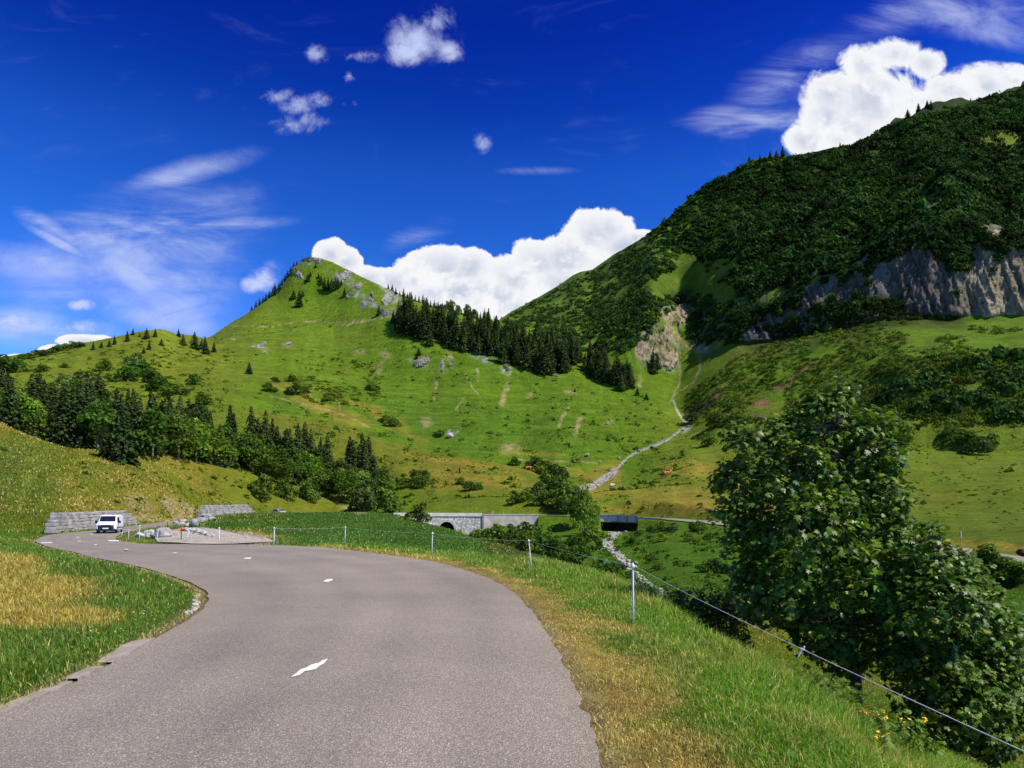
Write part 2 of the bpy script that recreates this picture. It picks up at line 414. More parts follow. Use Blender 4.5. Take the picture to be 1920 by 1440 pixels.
# near left hill crest / first field
layer([(-400,140),(0,125),(130,132),(260,140),(330,148),(480,182),(600,195),(740,202),(880,192),(1060,185),(1200,172),(1340,150),(1600,112),(1820,82),(1920,72),(3000,54)], 'py',
      [(-400,720),(0,792),(60,822),(130,843),(260,846),(330,858),(480,888),(600,925),(700,946),(745,950),(880,945),(1060,938),(1200,948),(1340,955),(1600,975),(1820,1000),(1920,1008),(3000,1040)])
layer([(-400,165),(0,152),(130,160),(260,168),(330,175),(480,205),(600,222),(745,235),(880,228),(1000,220),(1060,212),(1200,200),(1340,190),(1600,150),(1820,120),(1920,110),(3000,80)], 'py',
      [(-400,725),(0,800),(130,850),(260,860),(330,864),(480,890),(600,925),(700,930),(745,905),(880,905),(1000,915),(1060,922),(1200,915),(1340,915),(1600,930),(1820,960),(1920,965),(3000,980)])
layer([(-400,250),(0,255),(200,262),(400,285),(500,290),(640,282),(720,276),(800,272),(900,268),(1000,262),(1040,248),(1060,250),(1100,262),(1200,285),(1290,305),(1340,275),(1500,235),(1600,228),(1700,220),(1820,206),(1920,195),(3000,130)], 'py',
      [(-400,720),(0,750),(130,765),(250,770),(330,765),(430,755),(500,765),(560,782),(640,792),(720,830),(800,848),(900,864),(1000,884),(1030,900),(1060,906),(1100,895),(1200,862),(1290,828),(1340,842),(1500,838),(1600,835),(1700,838),(1820,845),(1920,850),(3000,880)])
layer([(-400,262),(0,268),(200,275),(400,298),(500,306),(640,298),(720,291),(800,287),(900,283),(1000,276),(1040,262),(1060,264),(1100,272),(1200,293),(1290,312),(1340,285),(1500,256),(1650,242),(1700,236),(1820,222),(1920,212),(3000,145)], 'py',
      [(-400,712),(0,746),(130,755),(250,760),(400,752),(500,768),(640,796),(720,834),(800,851),(900,867),(1000,886),(1030,898),(1060,900),(1100,888),(1200,855),(1290,822),(1340,830),(1500,815),(1600,800),(1700,785),(1820,785),(1920,785),(3000,800)])
layer([(-400,340),(0,350),(200,370),(400,420),(600,450),(700,440),(800,425),(900,410),(1000,400),(1100,380),(1200,370),(1250,402),(1290,365),(1340,345),(1500,300),(1600,280),(1650,268),(1700,258),(1820,245),(1920,235),(3000,170)], 'py',
      [(-400,715),(0,712),(200,700),(400,690),(600,700),(700,715),(800,725),(900,730),(1000,740),(1100,757),(1200,765),(1250,752),(1290,785),(1340,760),(1500,745),(1600,715),(1650,695),(1700,672),(1820,662),(1920,665),(3000,690)])
layer([(-400,380),(0,410),(200,430),(300,450),(400,520),(500,560),(600,570),(700,520),(760,480),(800,460),(900,440),(1000,430),(1100,420),(1180,400),(1225,440),(1270,430),(1310,445),(1380,408),(1450,388),(1550,366),(1650,350),(1750,338),(1850,328),(1920,322),(3000,260)], 'py',
      [(-400,705),(0,688),(200,660),(300,640),(400,650),(500,620),(600,608),(700,620),(760,640),(800,660),(900,688),(1000,700),(1100,715),(1180,738),(1225,690),(1270,715),(1310,662),(1380,645),(1450,642),(1550,618),(1650,600),(1750,598),(1850,600),(1920,592),(3000,600)])
layer([(-400,400),(0,430),(200,440),(300,465),(400,560),(500,610),(600,612),(700,560),(760,520),(800,500),(900,490),(1000,480),(1100,480),(1180,470),(1225,472),(1270,500),(1310,490),(1380,428),(1450,405),(1550,382),(1650,367),(1700,362),(1750,358),(1800,356),(1850,346),(1920,340),(3000,275)], 'py',
      [(-400,702),(0,678),(200,648),(300,628),(400,640),(500,575),(600,555),(700,580),(760,590),(800,610),(900,625),(1000,640),(1100,650),(1180,602),(1225,548),(1270,600),(1310,605),(1380,580),(1450,570),(1520,530),(1600,500),(1650,480),(1700,440),(1750,410),(1800,400),(1850,425),(1920,430),(3000,430)])
layer([(-400,420),(0,450),(150,460),(300,480),(330,490),(390,600),(430,620),(470,640),(520,645),(620,640),(700,620),(760,600),(830,580),(900,640),(930,700),(1000,800),(1050,800),(1085,790),(1150,760),(1210,720),(1260,700),(1320,690),(1400,680),(1540,660),(1620,630),(1700,600),(1800,580),(1920,540),(3000,480)], 'py',
      [(-700,720),(-400,700),(0,668),(60,658),(150,643),(215,630),(260,620),(300,615),(330,622),(390,634),(430,607),(470,582),(520,546),(540,515),(550,499),(565,486),(585,479),(600,481),(620,488),(650,502),(700,527),(730,542),(760,555),(830,580),(900,595),(930,603),(950,590),(1000,562),(1050,532),(1075,515),(1090,508),(1110,504),(1150,476),(1210,442),(1260,402),(1290,372),(1320,347),(1400,302),(1440,288),(1470,290),(1540,283),(1620,259),(1700,222),(1740,207),(1800,196),(1870,178),(1920,165),(2100,120),(3000,100)])
# settle the layers into z arrays
LY = np.array([l[0] for l in L]); LZ = np.zeros_like(LY)
kern = np.exp(-0.5 * (np.arange(-9, 10) / 3.2) ** 2); kern /= kern.sum()
def smooth_u(a):
    return np.convolve(np.pad(a, 9, mode='edge'), kern, mode='valid')
for k, (Yc, kind, v) in enumerate(L):
    if kind == 'zp': z = zp(Yc)
    elif kind == 'z': z = v
    else: z = (HY - v) / F * Yc
    LZ[k] = z
inner = (PXS > -55) & (PXS < 1975)
for k in range(len(L)):
    LY[k] = smooth_u(LY[k])
    if k != len(L) - 1: LZ[k] = smooth_u(LZ[k])
for k in range(1, len(L)):
    LY[k] = np.maximum(LY[k], LY[k - 1] * 1.004)
Z = np.zeros((NU, NY))
top = LZ[-1]
for i in range(NU):
    ys = np.concatenate([LY[:, i], [LY[-1, i] * 1.06, LY[-1, i] * 1.5, 3600]])
    zs = np.concatenate([LZ[:, i], [top[i] * 0.985, top[i] * 0.62, 10]])
    Z[i] = np.interp(YS, ys, zs)
k2 = np.array([1, 4, 6, 4, 1.0]); k2 /= k2.sum()
Zp = np.pad(Z, ((0, 0), (2, 2)), mode='edge')
Z = sum(k2[j] * Zp[:, j:j + NY] for j in range(5))
GX = US[:, None] * YS[None, :]; GY = np.broadcast_to(YS[None, :], (NU, NY))
GP = np.broadcast_to(PXS[:, None], (NU, NY))
# right-mountain and rock masks in terms of the layers
def frac(k0, k1):       # 0 below layer k0, 1 beyond k1
    a = LY[k0][:, None]; b = LY[k1][:, None]
    return np.clip((GY - a) / (b - a), 0, 1)
LAST = len(L) - 1
PYV = HY - F * Z / GY
rockN = fbm(GX / 40, GY / 40, 4, 5)
n_s = fbm(GX / 9, GY / 9, 3, 11); n_m = fbm(GX / 34, GY / 34, 4, 23); n_l = fbm(GX / 110, GY / 110, 3, 31)
farw = sstep(60, 240, GY)
Z += farw * (n_s * 1.3 + n_m * 5.0 * sstep(150, 350, GY)) * (1 - 0.75 * sstep(0.97, 1.0, frac(LAST - 1, LAST)))
nearw = (1 - farw) * sstep(18, 60, GY)
Z += nearw * n_s * 0.5
# ribs and gullies on the right mountain (they run down the fall line)
rm = sstep(1150, 1330, GP) * (0.25 * sstep(0.0, 0.12, frac(LAST - 2, LAST - 1)) + 0.75 * sstep(0.0, 0.10, frac(LAST - 1, LAST)))
tco = (-0.5 * GX + 0.86 * GY)
ribs = 1 - np.abs(2 * fbm(tco / 60, (0.86 * GX + 0.5 * GY) / 170, 3, 41))
ribs2 = 1 - np.abs(2 * fbm(tco / 16, (0.86 * GX + 0.5 * GY) / 60, 3, 43))
fr_top = 1 - 0.9 * sstep(0.85, 1.0, frac(LAST - 1, LAST))
Z += rm * fr_top * ((ribs - 0.75) * 52 + (ribs2 - 0.75) * 13)
# vertical fluting of the cliffs and the little rock spur
cl = sstep(1340, 1400, GP) * sstep(0, 0.25, frac(LAST - 2, LAST - 1)) * (1 - sstep(0.0, 0.10, frac(LAST - 1, LAST)))
flute = 1 - np.abs(2 * fbm(tco / 7.0 + n_s * 2, GY / 60, 3, 53))
Z += cl * (flute - 0.7) * 9
spur = np.exp(-((GP - 1245) / 60) ** 2) * sstep(0.1, 0.5, frac(LAST - 2, LAST - 1)) * (1 - sstep(0.0, 0.15, frac(LAST - 1, LAST)))
Z += spur * (1 - np.abs(2 * fbm(GX / 5.0, GY / 30, 3, 57)) - 0.7) * 7

# ---- the road (pairs of left / right edge points), carved into the terrain
RP = [((-4.3,-30),(0.5,-30)),((-4.25,-8),(0.55,-8)),((-4.2,0),(0.6,0)),((-4.25,5),(0.6,4.5)),((-4.5,7.75),(0.6,7.0)),((-4.85,9.6),(0.45,10)),((-5.4,12),(-0.05,14.8)),((-6.3,14.2),(-1.2,19.2)),
      ((-7.7,16.4),(-2.9,23.3)),((-9.5,18.6),(-5.5,27)),((-12.2,21.6),(-9,31)),((-15.9,26),(-13.5,35)),((-20,31.5),(-18,38.5)),((-24.9,37.6),(-22.6,42.6)),
      ((-30.2,44.4),(-26.6,47.8)),((-35.8,52),(-30.6,53.6)),((-40.6,59.5),(-33.6,58.6)),((-44.6,66.5),(-35.4,62)),((-46.6,73),(-37.4,66)),((-47.6,80),(-39.6,71)),
      ((-49,88),(-41.5,80)),((-51.4,98),(-44.2,93)),((-54.6,110),(-47.6,108)),((-56,122),(-49,122)),((-55.6,142),(-48.8,140)),((-52.5,158),(-46.5,152)),
      ((-43,165),(-40.5,158)),((-28,168.5),(-27,161.5)),((-11,174),(-10,167)),((13,176.5),(12,169.5)),((33,171),(29.5,164.5)),((41.5,130),(34.5,126.5)),
      ((46,96),(39.2,94)),((47,75),(40,75)),((46.4,62),(39.4,62)),((46.5,50),(39.5,49)),((49,37),(42.5,34)),((58,26),(53,21)),((80,16),(77,9))]
def catmull(P, n=10):
    P = np.array(P, float); out = []
    for i in range(len(P) - 1):
        p0 = P[max(i - 1, 0)]; p1 = P[i]; p2 = P[i + 1]; p3 = P[min(i + 2, len(P) - 1)]
        for t in np.linspace(0, 1, n, endpoint=False):
            out.append(0.5 * ((2 * p1) + (-p0 + p2) * t + (2 * p0 - 5 * p1 + 4 * p2 - p3) * t * t + (-p0 + 3 * p1 - 3 * p2 + p3) * t ** 3))
    out.append(P[-1]); return np.array(out)
RL = catmull([a for a, b in RP], 24); RR = catmull([b for a, b in RP], 24)
RC = (RL + RR) / 2; RW = np.linalg.norm(RL - RR, axis=1) / 2
arc = np.concatenate([[0], np.cumsum(np.linalg.norm(np.diff(RC, axis=0), axis=1))])
# heights at knots (same indices as RP)
rz_k = []
far_z = {20: -2.15, 21: -2.03, 22: -1.9, 23: -1.75, 24: -1.5, 25: -1.35, 26: -1.25, 27: -1.22, 28: -1.3, 29: -1.5, 30: -1.9, 31: -2.45, 32: -3.25, 33: -3.9, 34: -4.3, 35: -4.55, 36: -4.8, 37: -5.0, 38: -5.2}
for k, (a, b) in enumerate(RP):
    rz_k.append(far_z.get(k, float(zp((a[1] + b[1]) / 2))))
RZ = catmull([(z, 0) for z in rz_k], 24)[:, 0]
dR = np.full(Z.shape, 99.0); zR = np.zeros(Z.shape)
def _seg(d, zr, X, Y, A, B, za, zb):
    vx, vy = B[0] - A[0], B[1] - A[1]
    t = np.clip(((X - A[0]) * vx + (Y - A[1]) * vy) / (vx * vx + vy * vy + 1e-12), 0, 1)
    di = np.hypot(X - A[0] - t * vx, Y - A[1] - t * vy)
    m = di < d
    return np.where(m, di, d), np.where(m, za + (zb - za) * t, zr)
STEP = 4
for k0 in range(0, len(RC) - 1, 24):
    k1 = min(k0 + 24, len(RC) - 1)
    pts = np.concatenate([RL[k0:k1 + 1], RR[k0:k1 + 1]])
    x0, y0 = pts.min(0) - 6; x1, y1 = pts.max(0) + 6
    if y1 < 0.9: continue
    j0 = max(np.searchsorted(YS, max(y0, 0.5)) - 1, 0); j1 = min(np.searchsorted(YS, y1) + 1, NY)
    m = (GX[:, j0:j1] > x0) & (GX[:, j0:j1] < x1)
    X = GX[:, j0:j1][m]; Y = GY[:, j0:j1][m]
    if len(X) == 0: continue
    d = np.full(X.shape, 98.0); zr = np.zeros(X.shape); ins = np.zeros(X.shape, bool)
    for i in range(k0, k1, STEP):
        j = min(i + STEP, k1)
        d, zr = _seg(d, zr, X, Y, RL[i], RL[j], RZ[i], RZ[j]); d, zr = _seg(d, zr, X, Y, RR[i], RR[j], RZ[i], RZ[j])
        q = [RL[i], RL[j], RR[j], RR[i]]
        sg = [(q[(a + 1) % 4][0] - q[a][0]) * (Y - q[a][1]) - (q[(a + 1) % 4][1] - q[a][1]) * (X - q[a][0]) for a in range(4)]
        ins |= ((sg[0] <= 0) & (sg[1] <= 0) & (sg[2] <= 0) & (sg[3] <= 0)) | ((sg[0] >= 0) & (sg[1] >= 0) & (sg[2] >= 0) & (sg[3] >= 0))
    dd = dR[:, j0:j1]; zz = zR[:, j0:j1]
    cur = dd[m]; sd_ = np.where(ins, -d, d)
    better = (sd_ < cur) & ~((cur < 0) & (sd_ > 0))
    tmp = cur.copy(); tmp[better] = sd_[better]; dd[m] = tmp
    tz = zz[m]; tz[better] = zr[better]; zz[m] = tz
dist_w = 1 - sstep(0.3, np.where(GY > 55, 5.0, 2.2), dR)
Zroad = zR - 0.035 - 0.0015 * np.clip(GY - 20, 0, None)
Z = Z * (1 - dist_w) + Zroad * dist_w
# the ground stays low in front of the walls and under the two bridges
farR = (np.arange(len(RR)) > 24 * 26) & (np.arange(len(RR)) < 24 * 31)
eu = RR[farR][:, 0] / RR[farR][:, 1]; ey = RR[farR][:, 1]; o_ = np.argsort(eu)
EY = np.interp(US, eu[o_], ey[o_])[:, None]
px_c = PXS[:, None]
def low(pa, pb, back, fade=6):
    w = sstep(pa - fade, pa, GP) * (1 - sstep(pb, pb + fade, GP)) * (GY > LY[5][:, None] - 25) * (GY < EY + back)
    zf = np.interp(GY, [0], [0]) * 0 + LZ[5][:, None]
    return w, zf
for pa, pb, back in ((775, 1000, -0.25), (821, 854, 9.0), (1128, 1193, 8.0)):
    w, zf = low(pa, pb, back, 2 if back > 0 else 10)
    g = np.clip((GY - (LY[5][:, None] - 25)) / 25, 0, 1)
    tgt = np.minimum(Z, zf - 0.5 * (1 - g) if back < 0 else zf - (1.6 if pb < 1000 else 0.35))
    Z = Z * (1 - w) + tgt * w
# verge lip: ground a little higher than the asphalt edge on the inner (left) side
Z += np.where((GY < 45) & (dR > 0.05) & (GX < -4), 0.06 * sstep(0.05, 0.6, dR), 0)
PYV = HY - F * Z / GY

def zat(x, y):
    u = x / y
    fi = np.interp(u, US, np.arange(NU)); fj = np.interp(y, YS, np.arange(NY))
    i0 = np.clip(np.floor(fi).astype(int), 0, NU - 2); j0 = np.clip(np.floor(fj).astype(int), 0, NY - 2)
    a = fi - i0; b = fj - j0
    return (Z[i0, j0] * (1 - a) * (1 - b) + Z[i0 + 1, j0] * a * (1 - b) + Z[i0, j0 + 1] * (1 - a) * b + Z[i0 + 1, j0 + 1] * a * b)
def zat1(x, y):
    return float(zat(np.array([x], float), np.array([y], float))[0])
PMIN = np.minimum.accumulate(PYV, axis=1)
def hit(px, py, ymin=0.0):
    """distance at which the sight line through a photo pixel meets the terrain (beyond ymin)"""
    i = int(np.clip(np.round(np.interp(px, PXS, np.arange(NU))), 0, NU - 1))
    col = PYV[i]
    j0 = int(np.searchsorted(YS, ymin))
    ok = np.nonzero(col[j0:] <= py)[0]
    if len(ok) == 0: return None
    return float(YS[j0 + ok[0]])
def at(px, py, ymin=0.0):
    Y = hit(px, py, ymin)
    k_ = 0
    while Y is None and k_ < 30:
        py += 1; k_ += 1; Y = hit(px, py, ymin)
    if Y is None: return None
    x = (px - 960) / F * Y
    return Vector((x, Y, zat1(x, Y)))
def atY(px, Y):
    x = (px - 960) / F * Y
    return Vector((x, Y, zat1(x, Y)))

# ------------------------------------------------------------------ ground cover colours (what grows or lies there)
GREEN = np.array([0.098, 0.174, 0.008]); DEEP = np.array([0.060, 0.145, 0.009]); OLIVE = np.array([0.165, 0.185, 0.014])
GOLD = np.array([0.42, 0.29, 0.045]); TAN = np.array([0.42, 0.33, 0.16]); ROCKC = np.array([0.30, 0.29, 0.26]); SCREE = np.array([0.42, 0.39, 0.33])
DARKF = np.array([0.018, 0.036, 0.008]); BROWN = np.array([0.14, 0.10, 0.03]); LIME = np.array([0.140, 0.190, 0.014]); PINK = np.array([0.24, 0.09, 0.08])
C = np.empty(Z.shape + (3,), dtype=np.float32); C[:] = GREEN
wx = fbm(GX / (GY * .05 + .3), GY / (GY.clip(1) * 0 + 12), 3, 61)
PXN = GP + 26 * fbm(GP / 40, PYV / 28, 4, 71); PYN = PYV + 18 * fbm(GP / 40, PYV / 28, 4, 73)
def paint(w, c):
    C[:] = C * (1 - w[..., None]) + np.asarray(c, np.float32) * w[..., None]
def ell(cx, cy, rx, ry, rot=0.0, soft=0.5):
    dx = PXN - cx; dy = PYN - cy
    c, s = math.cos(rot), math.sin(rot)
    r = np.hypot((dx * c + dy * s) / rx, (-dx * s + dy * c) / ry)
    return 1 - sstep(1 - soft, 1 + soft * 0.4, r)
nfine = 0.25 + 0.75 * sstep(-0.14, 0.10, fbm(GP / 6, PYV / 3.5, 4, 79))
def line(pts, w, soft=0.6, wob=0.35):
    d = np.full(Z.shape, 1e9)
    X_ = GP + (PXN - GP) * wob; Y_ = PYV + (PYN - PYV) * wob
    for (x0, y0), (x1, y1) in zip(pts[:-1], pts[1:]):
        vx, vy = x1 - x0, y1 - y0
        t = np.clip(((X_ - x0) * vx + (Y_ - y0) * vy) / (vx * vx + vy * vy), 0, 1)
        d = np.minimum(d, np.hypot(X_ - x0 - t * vx, Y_ - y0 - t * vy))
    return 1 - sstep(w * (1 - soft), w * (1 + soft), d)
def beyond(k):       # 1 beyond layer k
    return (GY > LY[k][:, None]).astype(float)
f_hill = beyond(10)
# left ridge + near left hill olive
paint(0.8 * (1 - sstep(380, 520, PXN)) * sstep(120, 200, GY), OLIVE * 0.8 + GREEN * 0.2)
paint(0.85 * beyond(7) * (1 - beyond(9)) * (1 - sstep(650, 760, GP)), OLIVE)
paint(0.35 * sstep(0.0, 0.25, n_m) * beyond(7) * (1 - beyond(9)) * (1 - sstep(650, 760, GP)), GOLD)
paint(0.9 * beyond(9) * (1 - beyond(11)) * sstep(430, 520, GP) * (1 - sstep(1030, 1060, GP)) * sstep(-0.1, 0.12, n_m + (1000 - PYV) / 500), np.array([0.145, 0.160, 0.014]))
paint(0.55 * beyond(7) * (1 - beyond(9)) * sstep(740, 800, GP) * (1 - sstep(1010, 1060, GP)), OLIVE)
# golden streaks on the hillock
for a in [(620,770,90,14,0.35),(740,800,80,10,0.5),(860,870,120,8,0.12),(700,770,60,10,0.4),(840,900,90,26,0.1),(950,905,60,18,0.1),(560,735,70,8,0.4)]:
    paint(0.5 * ell(*a) * sstep(170, 200, GY), GOLD * 0.75)
# right fields
rf = sstep(1180, 1300, GP) * beyond(7)
paint(0.75 * rf * (1 - beyond(12)), LIME)
for a in [(1260,930,130,22,0.05),(1200,955,140,14,0),(1330,950,90,16,0),(1130,900,40,40,0),(1100,930,26,30,0),(1300,880,70,14,0.1),(1500,960,120,16,0.1),(1820,1022,130,10,0.06),(1900,1030,60,10,0.05),(1000,850,60,8,0),(1060,885,80,8,0.1)]:
    paint(0.45 * ell(*a) * beyond(6), GOLD * 0.9)
paint(0.18 * sstep(0.02, 0.2, n_m) * rf * (1 - beyond(12)), GOLD * 0.7)
# valley on the right below the far road: vivid green
val = (1 - beyond(5)) * sstep(20, 34, GY) * sstep(1000, 1150, GP)
paint(val, np.array([0.075, 0.165, 0.008]))
paint(ell(1480,1190,150,70,0.4) * (1 - beyond(5)) * sstep(14, 20, GY), np.array([0.22, 0.22, 0.02]))
paint(ell(1860,1400,200,70,0.2) * (1 - beyond(5)), np.array([0.22, 0.18, 0.03]))
paint(0.5 * ell(1700,1200,200,70,0.2) * (1 - beyond(5)), LIME)
# mound on the near side
mound = (1 - beyond(4)) * sstep(26, 40, GY) * sstep(330, 420, GP)
paint(mound, np.array([0.055, 0.13, 0.010]))
paint(mound * 0.4 * sstep(0.0, 0.2, n_s), np.array([0.10, 0.15, 0.012]))
paint(0.6 * ell(960,1035,70,22,0.35) * (1 - beyond(4)), np.array([0.13, 0.11, 0.02]))
paint(0.7 * ell(480,1002,70,9,0.1) * (1 - beyond(4)), GOLD * 0.8)
# left bank over the road
lb = beyond(6) * (1 - beyond(9)) * (1 - sstep(330, 500, GP))
paint(0.6 * lb * sstep(-0.05, 0.2, n_s), np.array([0.24, 0.20, 0.02]))
paint(0.5 * lb * ell(40, 900, 80, 90), np.array([0.10, 0.17, 0.02]))
paint(0.5 * lb * ell(40, 1000, 120, 40), np.array([0.07, 0.14, 0.01]))
for a in [(262,945,34,18,0.5),(332,955,36,18,0.75),(305,975,80,7,0.1),(312,942,10,12,0.3),(370,962,30,10,0.1),(255,968,20,10,0.2)]:
    paint(0.85 * ell(*a) * beyond(6) * (1 - beyond(8)) * nfine, TAN)
paint(0.6 * ell(705,938,22,8,0.2), TAN); paint(0.5 * ell(660,958,30,6,0.2), TAN)
# main hill: yellow-green upper cone, dry patches, slides
paint(0.45 * ell(560,620,160,50,0) * f_hill, LIME)
paint(0.3 * sstep(0.0, 0.25, n_l) * f_hill, OLIVE)
paint(0.45 * ell(900,800,260,60,0.1) * f_hill, np.array([0.072, 0.150, 0.010]))
for a in [(672,660,14,7,0),(717,662,12,7,-0.3),(540,646,12,6,0),(490,648,22,5,0.4),(440,632,10,3,0.3),(840,667,12,8,0),(945,681,8,9,0),(960,843,24,10,0),(800,790,14,14,0),(1140,792,14,5,-0.3),(1075,738,16,6,0),(988,738,6,5,0),(710,690,10,18,0)]:
    paint(0.75 * ell(*a, soft=0.8) * f_hill * nfine, TAN * 0.8)
for pts, w in [([(815,712),(820,722),(813,748)],2.4),([(953,720),(946,738),(941,756)],5),([(1067,766),(1055,780),(1049,798)],2.4),([(1086,785),(1083,800),(1078,816)],4.5),([(872,745),(855,768)],1.8),([(893,690),(897,715)],2),([(1200,705),(1203,725)],3),
               ([(870,700),(900,745)],1.0),([(430,612),(500,612),(560,602),(620,606),(700,598)],0.8),([(640,610),(700,600),(740,590)],1.3),([(510,742),(560,755),(640,775),(690,800)],1.2),([(970,862),(1050,864),(1120,866)],1.6),([(630,730),(640,770)],1.0)]:
    paint(0.8 * line(pts, w) * f_hill * nfine, TAN * 0.85)
# stream bed and gullies
ST = [(1262,752),(1270,772),(1284,792),(1290,800),(1262,818),(1230,834),(1200,846),(1178,858),(1160,876),(1138,898),(1115,912),(1090,922)]
for pts, w in [(ST, 1.7), ([(1290,800),(1285,806)], 6), ([(1150,885),(1120,905),(1095,920)], 6), ([(1090,918),(1090,940)],6),
               ([(1222,552),(1240,585),(1268,625),(1288,650),(1312,660)],4.2),([(1312,660),(1312,690),(1300,715)],1.8),([(1240,640),(1262,665),(1275,690),(1272,720),(1258,752)],1.8),([(1300,715),(1270,735),(1255,755)],1.2),
               ([(1240,450),(1215,480),(1196,500)],3.0),([(1212,485),(1200,498)],6),([(1395,658),(1385,672)],2.5)]:
    paint(line(pts, w) * beyond(6) * (nfine if w < 5 and pts is not ST else 1), SCREE if pts is ST or w >= 5 else TAN * 0.8)
lowst = line([(1165,990),(1150,1000),(1135,1022),(1145,1030),(1160,1040),(1180,1072),(1200,1090),(1240,1110)], 5.5, wob=0.6) * (1 - beyond(6)) * sstep(34, 40, GY)
paint(lowst, SCREE)
# rocks on the peak
rk = np.zeros(Z.shape)
for a in [(545,508,26,10,-0.75),(575,492,22,8,-0.3),(600,486,12,6,0.2),(640,522,26,10,0.5),(665,545,22,8,0.9),(690,566,22,8,0.7),(720,590,16,7,0.8),(735,585,12,8,0.6),(700,535,10,5,0.7),(735,560,26,10,0.7),(752,575,12,12,0.5),(715,545,20,5,0.7),(530,530,10,8,-0.8),
          (780,680,26,8,0.5),(830,690,8,16,0),(850,680,6,14,0),(900,668,22,8,0.3),(950,690,8,14,-0.4),(995,690,20,6,0.2),(1040,700,18,6,0.3),(845,815,10,7,0),(985,455,1,1,0),
          (480,650,14,4,0.4),(500,660,10,3,0.4)]:
    rk = np.maximum(rk, ell(*a) * f_hill)
for a in [(1240,650,40,34,0.6),(1215,650,30,40,0.2),(1265,590,30,24,0.6),(1290,575,40,16,0.4),(1320,600,36,22,0.6),(1320,645,26,20,0.6),(1250,680,26,14,0.5),(1340,570,20,14,0)]:
    rk = np.maximum(rk, 0.95 * ell(*a) * beyond(12))
streak = sstep(-0.12, 0.12, fbm(GP / 6 + PYV / 14, PYV / 26, 3, 83))
paint(rk * (0.25 + 0.75 * streak) * nfine, ROCKC)
# right mountain: forest floor, cliffs, grassy strips
mtn = sstep(1180, 1300, GP + (PYV - 550) * 0.8) * beyond(12)
forest = mtn * sstep(0.0, 0.15, frac(LAST - 1, LAST))
paint(forest * 0.95, DARKF)
paint(0.9 * sstep(920, 1000, GP) * (1 - sstep(1180, 1300, GP)) * sstep(0.1, 0.4, frac(LAST - 1, LAST)) * beyond(LAST - 1), np.array([0.07, 0.12, 0.014]))
for a in [(1350,500,70,16,-0.75),(1300,520,50,22,-0.5),(1360,540,60,22,-0.5),(1330,480,60,8,-0.8),(1320,560,40,14,0),(1880,260,60,26,-0.5),(1850,290,60,16,-0.5),(1640,285,24,8,-0.4),(1030,575,40,10,-0.6),(1460,292,20,5,0),(1120,545,50,10,-0.6),(1110,650,30,22,0.3)]:
    paint(0.8 * ell(*a) * beyond(12), np.array([0.14, 0.20, 0.015]))
cliff = sstep(1360, 1400, GP) * sstep(0.08, 0.3, frac(LAST - 2, LAST - 1)) * (1 - sstep(0.0, 0.08, frac(LAST - 1, LAST) + 0.25 * n_s))
cstr = sstep(-0.25, 0.1, fbm(tco / 5, Z / 22, 4, 91))
cgreen = sstep(0.02, 0.16, fbm(GX / 14, (GY + Z) / 18, 4, 97))
paint(cliff * (0.35 + 0.65 * cstr), ROCKC * 0.5)  # rock colour halved to stand for the shaded cliff face
paint(cliff * cgreen * 0.85, np.array([0.06, 0.09, 0.015]))
paint(0.75 * ell(1870,520,60,80,0.2) * cliff, np.array([0.40, 0.35, 0.22]))  # sunlit rib, its light put into a paler rock colour
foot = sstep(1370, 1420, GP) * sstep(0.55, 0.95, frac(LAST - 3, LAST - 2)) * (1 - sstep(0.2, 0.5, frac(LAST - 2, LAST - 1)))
paint(0.85 * foot * (1 - sstep(1780, 1840, GP)), DARKF * 0.9)  # darker plant colour, standing for the deep shade under the cliffs
# heather / fireweed patches on the right slope
for a in [(1310,765,34,12,-0.5),(1340,745,30,8,-0.6),(1470,722,26,12,-0.4),(1500,700,40,8,-0.6),(1420,755,20,8,-0.4)]:
    paint(0.7 * ell(*a) * beyond(9), PINK)
slope_r = sstep(1290, 1380, GP) * beyond(11) * (1 - beyond(LAST - 2))
paint(slope_r * 0.5 * sstep(-0.05, 0.15, n_s), np.array([0.08, 0.11, 0.014]))
paint(slope_r * 0.35 * sstep(0.1, 0.3, n_m), np.array([0.17, 0.13, 0.03]))
# near verge and inner grass: dry strip along the asphalt, green further out
near = 1 - sstep(24, 40, GY)
nz = fbm(GX * 1.6, GY * 1.6, 4, 101)
right = near * (GX > (-9 + 0 * GX)) * (dR > -0.8) * (GP > 560)
paint(right, np.array([0.115, 0.205, 0.014]))
paint(right * 0.5 * sstep(0.0, 0.22, fbm(GX * 0.7, GY * 0.7, 4, 103)), np.array([0.26, 0.23, 0.05]))
paint(right * (1 - sstep(0.3, 1.3, dR + nz * 1.8)), GOLD * np.array([0.92, 0.98, 1.5]))
leftv = (1 - sstep(60, 90, GY)) * (GX < -3.2) * (dR > -0.8) * (GP < 560) * (PYV > 1012)
paint(leftv, np.array([0.095, 0.16, 0.014]))
for a in [(40,1110,170,38,0.0),(60,1160,190,24,0.0),(90,1010,120,8,0),(10,1060,90,22,0)]:
    paint(0.8 * ell(*a) * leftv, GOLD * 0.8)
paint(0.9 * ell(20, 1020, 120, 16) * leftv * 0.6, np.array([0.09, 0.16, 0.012]))
island = ((GP > 215) & (GP < 330) & (GY > 42) & (GY < 75) & (dR > 0)).astype(float)
lay = ell(420, 1009, 105, 17, 0.05, soft=0.3) * (GY < 70) * (GY > 34)
paint(lay * (PYV > 990), np.array([0.33, 0.29, 0.25]))
paint(island, np.array([0.14, 0.18, 0.02]))
edge_dry = (1 - sstep(0.0, 0.35, dR)) * (dR > -0.8)
paint(0.8 * edge_dry * (GY < 75), TAN * 0.8)
